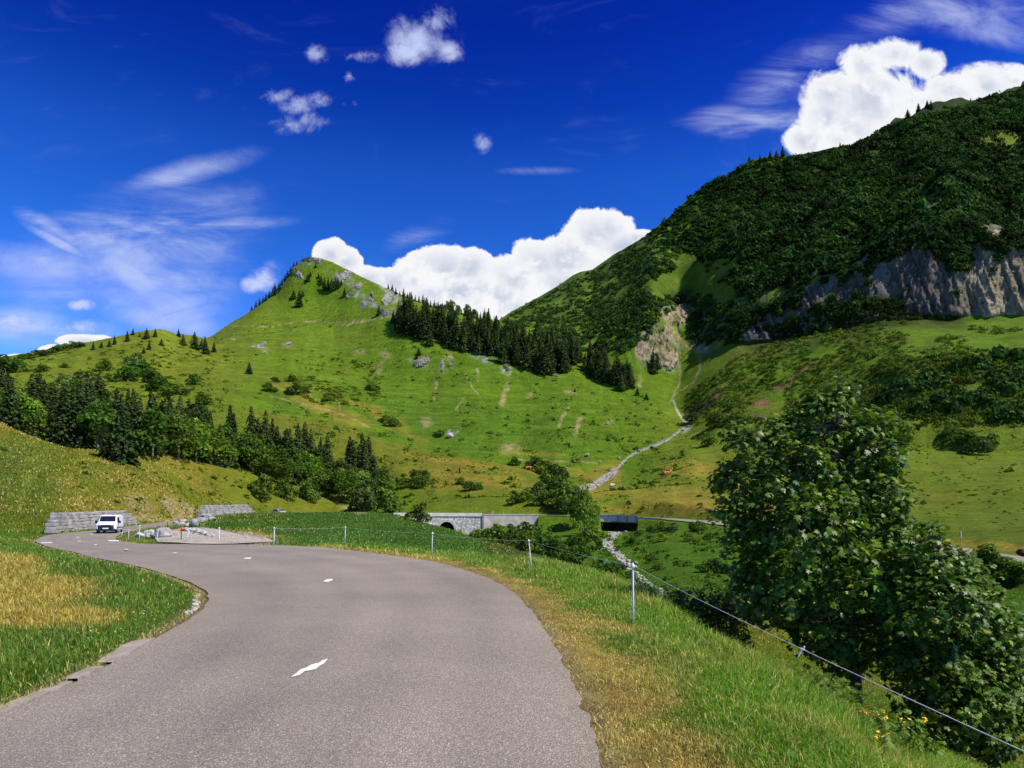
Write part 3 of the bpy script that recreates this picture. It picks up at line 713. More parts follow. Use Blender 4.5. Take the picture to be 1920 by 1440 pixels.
# contour-following terracettes trodden by cattle
C *= (1 + 0.55 * f_hill * (1 - mtn) * fbm(GX / 22, Z / 1.3 + GX / 60, 3, 113) + 0.35 * f_hill * fbm(GX / 5, GY / 5, 3, 117))[..., None].astype(np.float32)
# broad natural variation
C *= (1 + 0.42 * fbm(GX / (0.02 * GY + .25), GY / (0.05 * GY + .25), 4, 111))[..., None].astype(np.float32)

m, nt, p = mat_new('meadow')
at_ = nd(nt, 'ShaderNodeAttribute', attribute_name='Col')
tcn = nd(nt, 'ShaderNodeTexCoord')
def nscale(s, d=8, r=0.6):
    n = nd(nt, 'ShaderNodeTexNoise'); n.inputs['Scale'].default_value = s; n.inputs['Detail'].default_value = d; n.inputs['Roughness'].default_value = r
    nt.links.new(tcn.outputs['Object'], n.inputs['Vector']); return n.outputs[0]
na = nscale(0.22, 10, 0.74); nb_ = nscale(1.2, 9, 0.78); nc = nscale(7.0, 6, 0.7)
def mth(op, a, b):
    n = nd(nt, 'ShaderNodeMath', operation=op)
    for i, v in enumerate((a, b)):
        if isinstance(v, (int, float)): n.inputs[i].default_value = v
        else: nt.links.new(v, n.inputs[i])
    return n.outputs[0]
s1 = mth('ADD', mth('MULTIPLY', na, 1.1), mth('ADD', mth('MULTIPLY', nb_, 1.3), mth('MULTIPLY', nc, 0.6)))
rg = nd(nt, 'ShaderNodeMapRange'); rg.inputs[1].default_value = 1.0; rg.inputs[2].default_value = 2.0; rg.inputs[3].default_value = 0.30; rg.inputs[4].default_value = 1.70
nt.links.new(s1, rg.inputs[0])
mulc = nd(nt, 'ShaderNodeMix', data_type='RGBA', blend_type='MULTIPLY'); mulc.inputs[0].default_value = 1
cmb = nd(nt, 'ShaderNodeCombineColor')
for i in range(3): nt.links.new(rg.outputs[0], cmb.inputs[i])
nt.links.new(at_.outputs['Color'], mulc.inputs[6]); nt.links.new(cmb.outputs[0], mulc.inputs[7])
hsv = nd(nt, 'ShaderNodeHueSaturation'); nt.links.new(mulc.outputs[2], hsv.inputs['Color'])
rh = nd(nt, 'ShaderNodeMapRange'); rh.inputs[1].default_value = 0.3; rh.inputs[2].default_value = 0.7; rh.inputs[3].default_value = 0.478; rh.inputs[4].default_value = 0.522
nt.links.new(nb_, rh.inputs[0]); nt.links.new(rh.outputs[0], hsv.inputs['Hue'])
nt.links.new(hsv.outputs[0], p.inputs['Base Color'])
p.inputs['Roughness'].default_value = 0.9; p.inputs['Specular IOR Level'].default_value = 0.1
bp = nd(nt, 'ShaderNodeBump'); bp.inputs['Strength'].default_value = 0.8; bp.inputs['Distance'].default_value = 1.0
bh = mth('ADD', mth('MULTIPLY', na, 3.0), mth('ADD', mth('MULTIPLY', nb_, 0.9), mth('MULTIPLY', nc, 0.06)))
nt.links.new(bh, bp.inputs['Height']); nt.links.new(bp.outputs[0], p.inputs['Normal'])
MAT['meadow'] = m

idx = (np.arange(NU)[:, None] * NY + np.arange(NY)[None, :])
quads = np.stack([idx[:-1, :-1], idx[1:, :-1], idx[1:, 1:], idx[:-1, 1:]], axis=-1)
# split into named pieces of land
jc = (GY[:-1, :-1] + GY[1:, 1:]) / 2; pc = GP[:-1, :-1]
l10 = LY[10][:-1, None]
l4 = LY[6][:-1, None]
reg = np.where(jc < l4, 0, np.where((pc < 1240 - (0 * jc)) & (jc >= l10), np.where((pc < 390), 2, 3), 1))
reg = np.where((pc >= 1240) & (jc >= LY[LAST - 2][:-1, None]), 4, reg)
Vall = np.stack([GX, GY, Z], axis=-1).reshape(-1, 3); Call = C.reshape(-1, 3)
for r, nm in enumerate(['ground', 'meadow', 'hillside', 'hill', 'mountain']):
    q = quads[reg == r].reshape(-1, 4)
    used, inv = np.unique(q, return_inverse=True)
    o = np_obj(nm, Vall[used], inv.reshape(-1, 4), MAT['meadow'], col=Call[used], smooth=True)
    tag(o, kind='structure')
# land behind the viewpoint
bx = np.linspace(-400, 400, 41); by = np.linspace(-400, 1.0, 21)
BX, BY = np.meshgrid(bx, by, indexing='ij')
BZ = np.full(BX.shape, -1.76) + 0.02 * np.clip(-BY - 20, 0, None)
BZ = np.where(np.abs(BX) > 6, BZ, -1.76 - 0.0 * BX)
bi = np.arange(41)[:, None] * 21 + np.arange(21)[None, :]
bq = np.stack([bi[:-1, :-1], bi[1:, :-1], bi[1:, 1:], bi[:-1, 1:]], -1).reshape(-1, 4)
o = np_obj('ground', np.stack([BX, BY, BZ], -1).reshape(-1, 3), bq, MAT['meadow'], col=np.tile([0.12, 0.16, 0.02], (BX.size, 1)), smooth=True)
tag(o, kind='structure')

# ------------------------------------------------------------------ asphalt
m, nt, p = mat_new('asphalt')
tcn = nd(nt, 'ShaderNodeTexCoord')
vo = nd(nt, 'ShaderNodeTexVoronoi'); vo.inputs['Scale'].default_value = 105; nt.links.new(tcn.outputs['Object'], vo.inputs['Vector'])
sepc = nd(nt, 'ShaderNodeSeparateColor'); nt.links.new(vo.outputs['Color'], sepc.inputs[0])
cr = nd(nt, 'ShaderNodeValToRGB')
els = cr.color_ramp.elements
els[0].position = 0.0; els[0].color = (0.15, 0.132, 0.112, 1)
els[1].position = 1.0; els[1].color = (0.56, 0.50, 0.42, 1)
for pos, c in ((0.45, (0.245, 0.213, 0.174)), (0.78, (0.29, 0.252, 0.203)), (0.93, (0.37, 0.325, 0.275))):
    e = els.new(pos); e.color = (*c, 1)
nt.links.new(sepc.outputs[0], cr.inputs[0])
nL = nd(nt, 'ShaderNodeTexNoise'); nL.inputs['Scale'].default_value = 0.35; nL.inputs['Detail'].default_value = 5; nt.links.new(tcn.outputs['Object'], nL.inputs['Vector'])
rL = nd(nt, 'ShaderNodeMapRange'); rL.inputs[1].default_value = 0.3; rL.inputs[2].default_value = 0.7; rL.inputs[3].default_value = 0.78; rL.inputs[4].default_value = 1.04
nt.links.new(nL.outputs[0], rL.inputs[0])
cm = nd(nt, 'ShaderNodeCombineColor')
for i in range(3): nt.links.new(rL.outputs[0], cm.inputs[i])
mm = nd(nt, 'ShaderNodeMix', data_type='RGBA', blend_type='MULTIPLY'); mm.inputs[0].default_value = 1
nt.links.new(cr.outputs[0], mm.inputs[6]); nt.links.new(cm.outputs[0], mm.inputs[7])
ac_ = nd(nt, 'ShaderNodeAttribute', attribute_name='Col')
mw_ = nd(nt, 'ShaderNodeMix', data_type='RGBA', blend_type='MULTIPLY'); mw_.inputs[0].default_value = 1
nt.links.new(mm.outputs[2], mw_.inputs[6]); nt.links.new(ac_.outputs['Color'], mw_.inputs[7])
nt.links.new(mw_.outputs[2], p.inputs['Base Color'])
p.inputs['Roughness'].default_value = 0.75; p.inputs['Specular IOR Level'].default_value = 0.35
b = nd(nt, 'ShaderNodeBump'); b.inputs['Strength'].default_value = 0.5; b.inputs['Distance'].default_value = 0.012
nt.links.new(vo.outputs['Distance'], b.inputs['Height']); nt.links.new(b.outputs[0], p.inputs['Normal'])
MAT['asphalt'] = m
MAT['roadpaint'] = noise_mat('road_paint', (0.62, 0.60, 0.58), (0.8, 0.78, 0.76), 30, 0.6)
MAT['gravel'] = noise_mat('gravel', (0.28, 0.24, 0.21), (0.46, 0.41, 0.36), 3.0, 0.95, bump=0.5, bscale=25)
MAT['kerb'] = noise_mat('worn_edge', (0.24, 0.21, 0.17), (0.36, 0.31, 0.26), 4.0, 0.9, bump=0.4, bscale=18)

NX = 36
tt = np.linspace(0, 1, NX + 1)
rv = []; rcol = []
jit = fbm(arc / 0.9, arc * 0 + 3.3, 4, 7) * 0.22
for i in range(len(RC)):
    l = RL[i] + (RL[i] - RR[i]) / (2 * RW[i]) * (jit[i] * 0.5 - 0.05); r_ = RR[i] + (RR[i] - RL[i]) / (2 * RW[i]) * (jit[-i - 1] * 0.7)
    for t in tt:
        q = l * (1 - t) + r_ * t
        z = RZ[i] + 0.05 * (1 - (2 * t - 1) ** 2) - 0.012
        rv.append((q[0], q[1], z))
        band = math.exp(-((t - 0.20) / 0.06) ** 2) + math.exp(-((t - 0.42) / 0.06) ** 2) + math.exp(-((t - 0.62) / 0.06) ** 2) + math.exp(-((t - 0.84) / 0.06) ** 2)
        edge_w = math.exp(-(min(t, 1 - t) / 0.05) ** 2)
        rcol.append((1.03 - 0.10 * band + 0.02 * edge_w, 1.03 - 0.10 * band, 1.03 - 0.095 * band - 0.06 * edge_w))
ri = np.arange(len(RC))[:, None] * (NX + 1) + np.arange(NX + 1)[None, :]
rq = np.stack([ri[:-1, :-1], ri[:-1, 1:], ri[1:, 1:], ri[1:, :-1]], -1).reshape(-1, 4)
road = np_obj('road', np.array(rv), rq, MAT['asphalt'], smooth=True, col=np.array(rcol))
tag(road, kind='structure')
def road_z(x, y):
    i = int(np.argmin(np.hypot(RC[:, 0] - x, RC[:, 1] - y)))
    d = math.hypot(RC[i, 0] - x, RC[i, 1] - y) / RW[i]
    return RZ[i] + 0.05 * (1 - min(d, 1) ** 2) - 0.012
def on_road(px, py):
    """world point on the road surface seen at a photo pixel"""
    Y = 20.0; z = -1.7
    for _ in range(60):
        Y2 = F * (-z) / (py - HY); x = (px - 960) / F * Y2
        Y = 0.5 * Y + 0.5 * Y2; z = road_z((px - 960) / F * Y, Y)
    return Vector(((px - 960) / F * Y, Y, z))
def paint_poly(pix, lift=0.006):
    bm = bmesh.new()
    vs = []
    for px_, py_ in pix:
        w = on_road(px_, py_); w.z = road_z(w.x, w.y) + lift + 0.0003 * w.y
        vs.append(bm.verts.new(w))
    bm.faces.new(vs)
    o_ = bm_obj('road_marking', bm, MAT['roadpaint'], road)
    return o_
paint_poly([(545,1271),(556,1263),(564,1256),(576,1252),(584,1247),(598,1244),(603,1240),(615,1236),(607,1246),(600,1249),(592,1256),(571,1260),(562,1267)])
paint_poly([(605,1091),(612,1087),(624,1086),(623,1089),(615,1092)])
paint_poly([(455,1048.2),(461,1046.2),(472,1046),(469,1048.6)])
paint_poly([(322,1038),(327,1036.6),(333,1036.6),(329,1038.3)])
for (cx_, cy_, w_, h_) in ((237,1030.5,9,1.4),(179,1022,8,1.3),(149,1015,7,1.2),(145,1008,7,1.1),(172,1002,8,1.1)):
    paint_poly([(cx_ - w_ / 2, cy_ + h_ / 2), (cx_ - w_ / 4, cy_ - h_ / 2), (cx_ + w_ / 2, cy_ - h_ / 2), (cx_ + w_ / 4, cy_ + h_ / 2)])
paint_poly([(76,1017.6),(98,1016.8),(97,1018.8),(78,1019.4)])
paint_poly([(201,1013.4),(222,1013.4),(224,1015.6),(205,1015.4)])

# worn concrete edge along the inner side, near left
def edge_strip(y0, y1, w0, h, seed):
    ii = [i for i in range(24 * 1, 24 * 9) if y0 <= RL[i][1] <= y1]
    r = random.Random(seed)
    bm = bmesh.new(); T_, Bo, Bi, Ti = [], [], [], []
    for n_, i in enumerate(ii):
        d = (RL[i] - RR[i]); d = d / np.linalg.norm(d)
        t = n_ / (len(ii) - 1); w_ = w0 * (0.35 + 0.65 * math.sin(math.pi * min(max(t, 0.04), 0.96)) ** 0.4) * (0.97 + 0.10 * math.sin(n_ * 0.55 + seed) + 0.05 * math.sin(n_ * 1.7))
        a = RL[i] - d * 0.03; b_ = RL[i] + d * w_
        z = RZ[i] + h * min(1, 6 * t, 6 * (1 - t)) - 0.004 + r.uniform(-.003, .003)
        Ti.append(bm.verts.new((a[0], a[1], z))); T_.append(bm.verts.new((b_[0], b_[1], z - 0.01)))
        Bi.append(bm.verts.new((a[0], a[1], z - 0.12))); Bo.append(bm.verts.new((b_[0], b_[1], z - 0.14)))
    for k in range(len(ii) - 1):
        bm.faces.new((Ti[k], Ti[k + 1], T_[k + 1], T_[k])); bm.faces.new((Bi[k], Bi[k + 1], Ti[k + 1], Ti[k])); bm.faces.new((T_[k], T_[k + 1], Bo[k + 1], Bo[k]))
    tag(bm_obj('road_edge', bm, MAT['kerb'], None), kind='structure')
edge_strip(7.75, 9.2, 0.24, 0.012, 1)
edge_strip(6.95, 7.65, 0.15, 0.010, 2)
edge_strip(3.0, 6.9, 0.14, 0.008, 3)

# gravel lay-by beyond the outer edge
def sheet_px(name, pix, mat, lift, n=26):
    pix = np.array(pix, float)
    cx_, cy_ = pix[:, 0].mean(), pix[:, 1].mean()
    V_ = []; Fq = []
    k = len(pix)
    for r in range(n + 1):
        t = r / n
        for a, b_ in pix:
            px_ = cx_ + (a - cx_) * t; py_ = cy_ + (b_ - cy_) * t
            w = at(px_, py_, 35); V_.append((w.x, w.y, w.z + lift))
    for r in range(n):
        for i in range(k):
            a = r * k + i; b2 = r * k + (i + 1) % k
            Fq.append((a, b2, b2 + k, a + k))
    o_ = np_obj(name, V_, Fq, mat, smooth=True); tag(o_, kind='structure'); return o_
lot = []
C_lot = [(296,1019),(330,1021),(360,1022.5),(400,1023.5),(440,1023.5),(480,1023),(508,1021.5),(514,1018),(500,1012),(480,1010),(455,1006),(430,1000),(405,994),(380,991),(350,991),(325,995),(300,1004),(290,1012)]
sheet_px('gravel_layby', C_lot, MAT['gravel'], 0.10)
print('terrain', round(time.time() - T0, 1))
# ------------------------------------------------------------------ vegetation prototypes
def rand_unit(n, r=rng):
    v = r.normal(size=(n, 3)); return v / np.linalg.norm(v, axis=1, keepdims=True)
def quads_from(centers, normals, size, aspect=1.0, r=rng, hang=0.0, up=None):
    """one diamond-like quad per centre, oriented by its normal"""
    n = len(centers)
    ref = rand_unit(n, r)
    if up is not None: ref = ref * 0.5 + np.asarray(up)
    t = np.cross(normals, ref); t /= np.linalg.norm(t, axis=1, keepdims=True) + 1e-9
    b = np.cross(normals, t)
    s = np.asarray(size).reshape(-1, 1)
    k = 0.35 * s
    V = np.stack([centers - t * s, centers - b * s * aspect + normals * k * 0.5, centers + t * s, centers + b * s * aspect - normals * k * 0.5], axis=1)
    V += r.normal(size=V.shape) * (s[:, None] * 0.16)
    f = np.arange(n * 4).reshape(n, 4)
    return V.reshape(-1, 3), f
def colvar(base, n, r=rng, v=0.35, hue=0.25, tipw=None, rep=4):
    base = np.asarray(base)
    k = 1 + v * (r.random(n) * 2 - 1)
    c = base[None, :] * k[:, None]
    h = r.random(n) * hue
    c[:, 0] *= 1 + h; c[:, 2] *= 1 - 0.4 * h
    return np.repeat(np.clip(c, 0, 1), rep, axis=0)
def tube_np(pts, rads, n=6):
    pts = np.asarray(pts, float); rads = np.asarray(rads, float)
    rings = []
    for i, p_ in enumerate(pts):
        d = pts[min(i + 1, len(pts) - 1)] - pts[max(i - 1, 0)]; d = d / (np.linalg.norm(d) + 1e-9)
        a = np.cross(d, [0.3, 0.9, 0.1]); a /= np.linalg.norm(a) + 1e-9; b_ = np.cross(d, a)
        th = np.arange(n) * 2 * math.pi / n
        rings.append(p_ + rads[i] * (np.cos(th)[:, None] * a + np.sin(th)[:, None] * b_))
    V = np.concatenate(rings)
    F_ = []
    for i in range(len(pts) - 1):
        for k in range(n):
            F_.append((i * n + k, i * n + (k + 1) % n, (i + 1) * n + (k + 1) % n, (i + 1) * n + k))
    return V, np.array(F_)
def merge(parts):
    Vs, Fs, Cs = [], [], []; o_ = 0
    for V, f, c in parts:
        Vs.append(V); Fs.append(f + o_); Cs.append(c); o_ += len(V)
    return np.concatenate(Vs), np.concatenate(Fs), np.concatenate(Cs)

SPR = (0.030, 0.062, 0.016)
def spruce_crown(seed, tiers=26, full=1.0, dens=1.0):
    """unit-height spruce: whorls of drooping boughs, each bough a row of ragged sprays"""
    r = np.random.default_rng(seed)
    cs, ns, sz = [], [], []
    lean = r.normal(size=2) * 0.01
    for i in range(tiers):
        t = i / (tiers - 1)
        z = 0.06 + 0.93 * t
        R = (0.23 * full) * (1 - t) ** 0.8 * (0.85 + 0.3 * r.random()) + 0.014
        nb = max(4, int((7 + 9 * (1 - t)) * dens))
        ph = r.random() * 6.28
        for k in range(nb):
            a = ph + 6.283 * k / nb + r.normal() * 0.2
            RR_ = R * (0.65 + 0.5 * r.random())
            m_ = max(1, int(4 * (1 - t) + 1.4))
            for j in range(m_):
                f = (j + 0.75) / m_
                x = math.cos(a) * RR_ * f; y = math.sin(a) * RR_ * f
                zz = z - 0.045 * f * (1 - t) * 1.6 + r.normal() * 0.006 + 0.012 * (f > 0.8)
                cs.append((x + lean[0] * z, y + lean[1] * z, zz))
                nrm = np.array([math.cos(a) * 0.75, math.sin(a) * 0.75, 0.8]) + r.normal(size=3) * 0.35
                ns.append(nrm / np.linalg.norm(nrm)); sz.append(0.036 * (1.15 - 0.5 * t) * (0.8 + 0.5 * r.random()))
    V, f = quads_from(np.array(cs), np.array(ns), sz, 0.8, r)
    c = colvar(SPR, len(cs), r, 0.45, 0.5)
    return V, f, c
def broad_crown(seed, n=900, col=(0.045, 0.105, 0.016), blobs=9, wide=0.62, low=0.12, leaf=0.032):
    """unit-height broadleaf crown: leaf sprays on the shells of several overlapping lobes"""
    r = np.random.default_rng(seed)
    cs, ns = [], []
    B = []
    for k in range(blobs):
        t = (k + 0.5) / blobs
        z = low + 0.18 + (0.62) * t
        rad = 0.26 * (1 - 0.45 * t) * (0.8 + 0.4 * r.random())
        a = r.random() * 6.28; off = wide * 0.42 * (1 - t * 0.75) * r.random() ** 0.5
        B.append((math.cos(a) * off, math.sin(a) * off, z, rad))
    B = np.array(B)
    w = B[:, 3] ** 2; w = w / w.sum()
    pick = r.choice(blobs, n, p=w)
    d = rand_unit(n, r)
    d[:, 2] = np.where(r.random(n) < 0.6, np.abs(d[:, 2]), d[:, 2])
    rr = B[pick, 3] * (0.75 + 0.33 * r.random(n) ** 0.6)
    P = B[pick, :3] + d * rr[:, None] * np.array([1, 1, 0.85])
    P[:, 2] = np.maximum(P[:, 2], 0.02 + 0.06 * r.random(n))
    N = d * 0.8 + r.normal(size=(n, 3)) * 0.55; N /= np.linalg.norm(N, axis=1, keepdims=True)
    V, f = quads_from(P, N, leaf * (0.7 + 0.6 * r.random(n)), 0.75, r)
    sc_ = (1 / max(P[:, 2].max(), 1e-3)); V = V * sc_
    # whole lobes differ a little in tone, as different boughs do
    c = colvar(col, n, r, 0.35, 0.45)
    lob = np.repeat((0.8 + 0.4 * r.random(blobs))[pick], 4)
    return V, f, c * lob[:, None]
def trunk_np(h=0.9, r0=0.02, lean=0.01, n=6, seed=0):
    r = np.random.default_rng(seed)
    pts = [(0, 0, -0.05)]; k = 5
    for i in range(1, k + 1):
        pts.append((r.normal() * lean, r.normal() * lean, h * i / k))
    return tube_np(pts, [r0 * (1 - 0.85 * i / k) for i in range(k + 1)], n)
ME_SPR = []; ME_SPR_T = []
for s in range(6):
    V, f, c = spruce_crown(100 + s, 28, full=(0.85, 1.0, 1.15, 1.3, 0.95, 0.75)[s])
    ME_SPR.append(np_mesh('crown', V, f, MAT['needle'], col=c))
ME_BR = []
BCOL = [(0.060, 0.140, 0.014), (0.085, 0.18, 0.016), (0.050, 0.115, 0.014), (0.105, 0.20, 0.02), (0.065, 0.13, 0.03)]
for s in range(6):
    V, f, c = broad_crown(200 + s, 1300, BCOL[s % 5])
    ME_BR.append(np_mesh('crown', V, f, MAT['leaf'], col=c))
ME_BU = []      # bushes: leafy to the ground
for s in range(6):
    V, f, c = broad_crown(300 + s, 900, BCOL[(s * 2) % 5], blobs=8, wide=1.1, low=-0.12, leaf=0.045)
    ME_BU.append(np_mesh('foliage', V, f, MAT['leaf'], col=c))
V, f = trunk_np(0.92, 0.016); ME_TS = np_mesh('trunk', V, f, MAT['bark'], smooth=True)
parts = [(*trunk_np(0.75, 0.022, 0.012), )]
V, f = trunk_np(0.75, 0.022, 0.012)
segs = [(V, f, np.zeros((len(V), 3)))]
for k in range(5):
    a = k * 1.3; z0 = 0.25 + 0.09 * k
    V2, f2 = tube_np([(0, 0, z0), (math.cos(a) * 0.1, math.sin(a) * 0.1, z0 + 0.12), (math.cos(a) * 0.18, math.sin(a) * 0.18, z0 + 0.25)], [0.011, 0.007, 0.003], 5)
    segs.append((V2, f2, np.zeros((len(V2), 3))))
V, f, c = merge(segs); ME_TB = np_mesh('trunk', V, f, MAT['bark'], smooth=True)
V, f = trunk_np(0.45, 0.03, 0.05); ME_TU = np_mesh('stem', V, f, MAT['bark'], smooth=True)

# cheap whole-tree meshes for the smallest, farthest ones
ME_SPR_S = []
for s in range(4):
    V, f, c = spruce_crown(400 + s, 15, full=1.15, dens=0.8)
    V2, f2 = trunk_np(0.9, 0.02, n=4)
    V, f, c = merge([(V, f, c), (V2, f2, np.tile([0.05, 0.04, 0.03], (len(V2), 1)))])
    ME_SPR_S.append(np_mesh('spruce', V, f, MAT['needle'], col=c))

def inst(me, parent, name):
    return link(bpy.data.objects.new(name, me), parent)
# a tree's record: name, base, height, width factor, kind
FAR_SPRUCE = []
def place_tree(kind, base, h, label, group=None, wf=1.0, small=False, cat=None, k=None, sink=0.02):
    r = random.random
    if small and kind == 'spruce':
        FAR_SPRUCE.append((base[0], base[1], base[2] - sink * h, h, wf)); return
    k = random.randrange(100) if k is None else k
    if small and kind == 'spruce':
        o = bpy.data.objects.new('spruce_tree', ME_SPR_S[k % 4]); link(o)
        o.scale = (h * wf, h * wf, h)
    else:
        nm = {'spruce': 'spruce_tree', 'broad': 'broadleaf_tree', 'bush': 'bush'}[kind]
        o = empty(nm); o.scale = (h * wf, h * wf, h)
        if kind == 'spruce': inst(ME_SPR[k % 6], o, 'crown'); inst(ME_TS, o, 'trunk')
        elif kind == 'broad': inst(ME_BR[k % 6], o, 'crown'); inst(ME_TB, o, 'trunk')
        else: inst(ME_BU[k % 6], o, 'foliage'); inst(ME_TU, o, 'stem')
    o.location = (base[0], base[1], base[2] - sink * h)
    o.rotation_euler = (random.gauss(0, 0.02), random.gauss(0, 0.02), r() * 6.28)
    tag(o, label, cat or ('bush' if kind == 'bush' else 'tree'), group)
    return o
def P_in(lo, up, px):      # a row between two polylines at a column
    a = np.interp(px, [q[0] for q in lo], [q[1] for q in lo]); b_ = np.interp(px, [q[0] for q in up], [q[1] for q in up])
    return a, b_
ORD = ['leftmost', 'second from the left', 'third from the left', 'fourth from the left', 'fifth from the left', 'sixth from the left', 'seventh from the left', 'eighth from the left', 'ninth from the left', 'tenth from the left',
       'eleventh from the left', 'twelfth from the left', 'thirteenth from the left', 'fourteenth from the left', 'fifteenth from the left', 'sixteenth from the left', 'seventeenth from the left', 'eighteenth from the left', 'nineteenth from the left', 'twentieth from the left',
       'twenty-first from the left', 'twenty-second from the left', 'twenty-third from the left', 'twenty-fourth from the left', 'twenty-fifth from the left', 'twenty-sixth from the left', 'twenty-seventh from the left', 'twenty-eighth from the left', 'twenty-ninth from the left', 'thirtieth from the left']
ORDS = ['leftmost', 'second', 'third', 'fourth', 'fifth', 'sixth', 'seventh', 'eighth', 'ninth', 'tenth', 'eleventh', 'twelfth', 'thirteenth', 'fourteenth', 'fifteenth', 'sixteenth', 'seventeenth', 'eighteenth', 'nineteenth', 'twentieth', 'twenty-first', 'twenty-second', 'twenty-third', 'twenty-fourth', 'twenty-fifth', 'twenty-sixth', 'twenty-seventh', 'twenty-eighth']
def listed(lst, kind, text, group, ymin=0, wf=1.0, small=False, scale=1.0, cat=None):
    """hand-placed plants: (px, py of the base, height in photo pixels[, width factor])"""
    lst = sorted(lst, key=lambda q: q[0])
    for n, q in enumerate(lst):
        b_ = at(q[0], q[1], ymin)
        if b_ is None: continue
        h = q[2] * b_.y / F * scale
        kd = q[4] if len(q) > 4 else kind
        place_tree(kd, b_, h, text.replace('%s', ORD[n] if len(text.split()) <= 12 else ORDS[n]), group, wf=(q[3] if len(q) > 3 else wf), small=small, cat=cat)

# --- trees scattered on the left ridge and slope
listed([(275,636,20),(291,632,16),(249,628,13),(239,641,20),(215,647,17),(205,650,14),(175,657,17),(335,632,15),(190,652,12),(262,633,10)], 'spruce', 'small dark spruce on the left skyline ridge, %s', 'spruces along the left skyline ridge', 300, wf=1.1)
listed([(344,648,22),(365,655,33),(386,664,33),(401,661,20),(270,664,12),(280,656,17),(303,650,15),(378,655,20)], 'spruce', 'lone spruce on open grass under the left ridge, %s', 'spruces on the grass under the left ridge', 300, wf=1.15)
listed([(467,702,23,1.2),(560,577,32,1.15),(550,561,18,1.3),(568,560,13,1.1),(577,530,15),(582,519,10),(592,507,8),(597,525,10)], 'spruce', 'spruce standing alone on the green cone, %s', 'spruces on the open green cone', 250, wf=1.2)
listed([(603,540,18),(608,545,26),(615,547,24),(622,546,26),(628,546,24),(634,542,20),(600,528,12),(646,557,18),(710,592,20),(737,608,24),(640,536,12)], 'spruce', 'spruce against the pale rock band below the summit, %s', 'spruces by the rock band below the summit', 300, wf=1.0)
listed([(472,576,10),(480,573,14),(487,567,15),(493,561,12),(499,556,16),(505,552,15),(511,548,16),(517,543,15),(523,536,15),(529,528,14),(534,522,14),(539,514,14),(545,506,13),(551,499,12),(557,494,9),(515,552,22),(525,545,18)], 'spruce', 'spruce on the steep left rim of the peak, %s', 'spruces down the left rim of the peak', 300, wf=1.1, small=True)
rim = [(x, float(np.interp(x, [725, 760, 830, 900, 930], [542, 556, 581, 597, 604])) + random.uniform(-1, 4), random.uniform(8, 17)) for x in np.arange(728, 930, 7.2)]
listed(rim, 'spruce', 'small spruce on the ridge right of the peak, %s', 'spruces on the ridge right of the peak', 350, wf=1.05, small=True)
# --- the dense dark belt across the middle
def fill(n, lo, up, kinds, hrange, text, group, ymin, x0, x1, wf=1.0, small=False, seed=1, yfix=None):
    r = random.Random(seed); pts = []
    tries = 0
    while len(pts) < n and tries < n * 60:
        tries += 1
        px_ = r.uniform(x0, x1); a, b_ = P_in(lo, up, px_)
        if a <= b_: continue
        py_ = r.uniform(b_, a)
        w = at(px_, py_, ymin)
        if w is None: continue
        md = min((math.hypot(w.x - q[0].x, w.y - q[0].y) for q in pts), default=99)
        if md < hrange[0] * 0.11: continue
        pts.append((w, r.uniform(*hrange), r.choice(kinds)))
    cells = {}
    ys_ = sorted(HY - F * w.z / w.y for w, h, kd in pts)
    for w, h, kd in pts:
        px_ = 960 + F * w.x / w.y; py_ = HY - F * w.z / w.y
        seg = min(4, int(5 * (px_ - x0) / (x1 - x0)))
        a, b_ = P_in(lo, up, px_)
        row = 0 if py_ > (a + b_) / 2 else 1
        cells.setdefault((kd, seg, row), []).append((px_, w, h))
    SEG2 = ['left end', 'left part', 'middle', 'right part', 'right end']
    SEG = ['at the left end of', 'left of the middle of', 'in the middle of', 'right of the middle of', 'at the right end of']
    for (kd, seg, row), lst in cells.items():
        lst.sort(key=lambda q: q[0])
        for n_, (px_, w, h) in enumerate(lst):
            t_ = text[kd] if isinstance(text, dict) else text
            g_ = group[kd] if isinstance(group, dict) else group
            what, where = t_
            size = 'tall ' if h > hrange[0] + 0.66 * (hrange[1] - hrange[0]) else ('short ' if h < hrange[0] + 0.33 * (hrange[1] - hrange[0]) else '')
            lab = f"{size}{what}, {SEG2[seg]} of {where}, {'lower' if row == 0 else 'upper'} row, {ORDS[n_]}"
            place_tree(kd, w, h, lab, g_, wf=wf * r.uniform(0.85, 1.15), small=small)
fill(48, [(740,630),(800,640),(830,625)], [(740,598),(800,596),(830,606)], ['spruce'], (13, 20), ('dark spruce', 'the clump below the rocky shoulder'), 'spruces in the clump below the rocky shoulder', 350, 745, 822, wf=1.1, seed=3, small=True)
fill(122, [(820,645),(900,668),(960,690),(1040,706),(1085,690)], [(820,612),(900,628),(960,640),(1040,664),(1085,664)], ['spruce', 'spruce', 'spruce', 'spruce'], (13, 21), ('dark spruce', 'the mid-valley belt'), 'spruces of the dense belt across the valley', 330, 822, 1085, wf=1.0, seed=4)
fill(34, [(1090,700),(1130,715),(1160,735),(1188,735)], [(1090,676),(1130,686),(1160,700),(1188,715)], ['spruce'], (10, 15), ('dark spruce', 'the round clump'), 'spruces in the round clump right of the belt', 320, 1094, 1186, wf=1.1, seed=5)
fill(14, [(840,600),(900,610),(960,640)], [(840,585),(900,598),(960,622)], ['spruce', 'broad'], (8, 12), {'spruce': ('ragged spruce', 'the slope above the belt'), 'broad': ('round leafy tree', 'the slope above the belt')}, {'spruce': 'spruces on the upper edge of the belt', 'broad': 'leafy trees on the upper edge of the belt'}, 400, 835, 960, wf=1.0, seed=6, small=True)
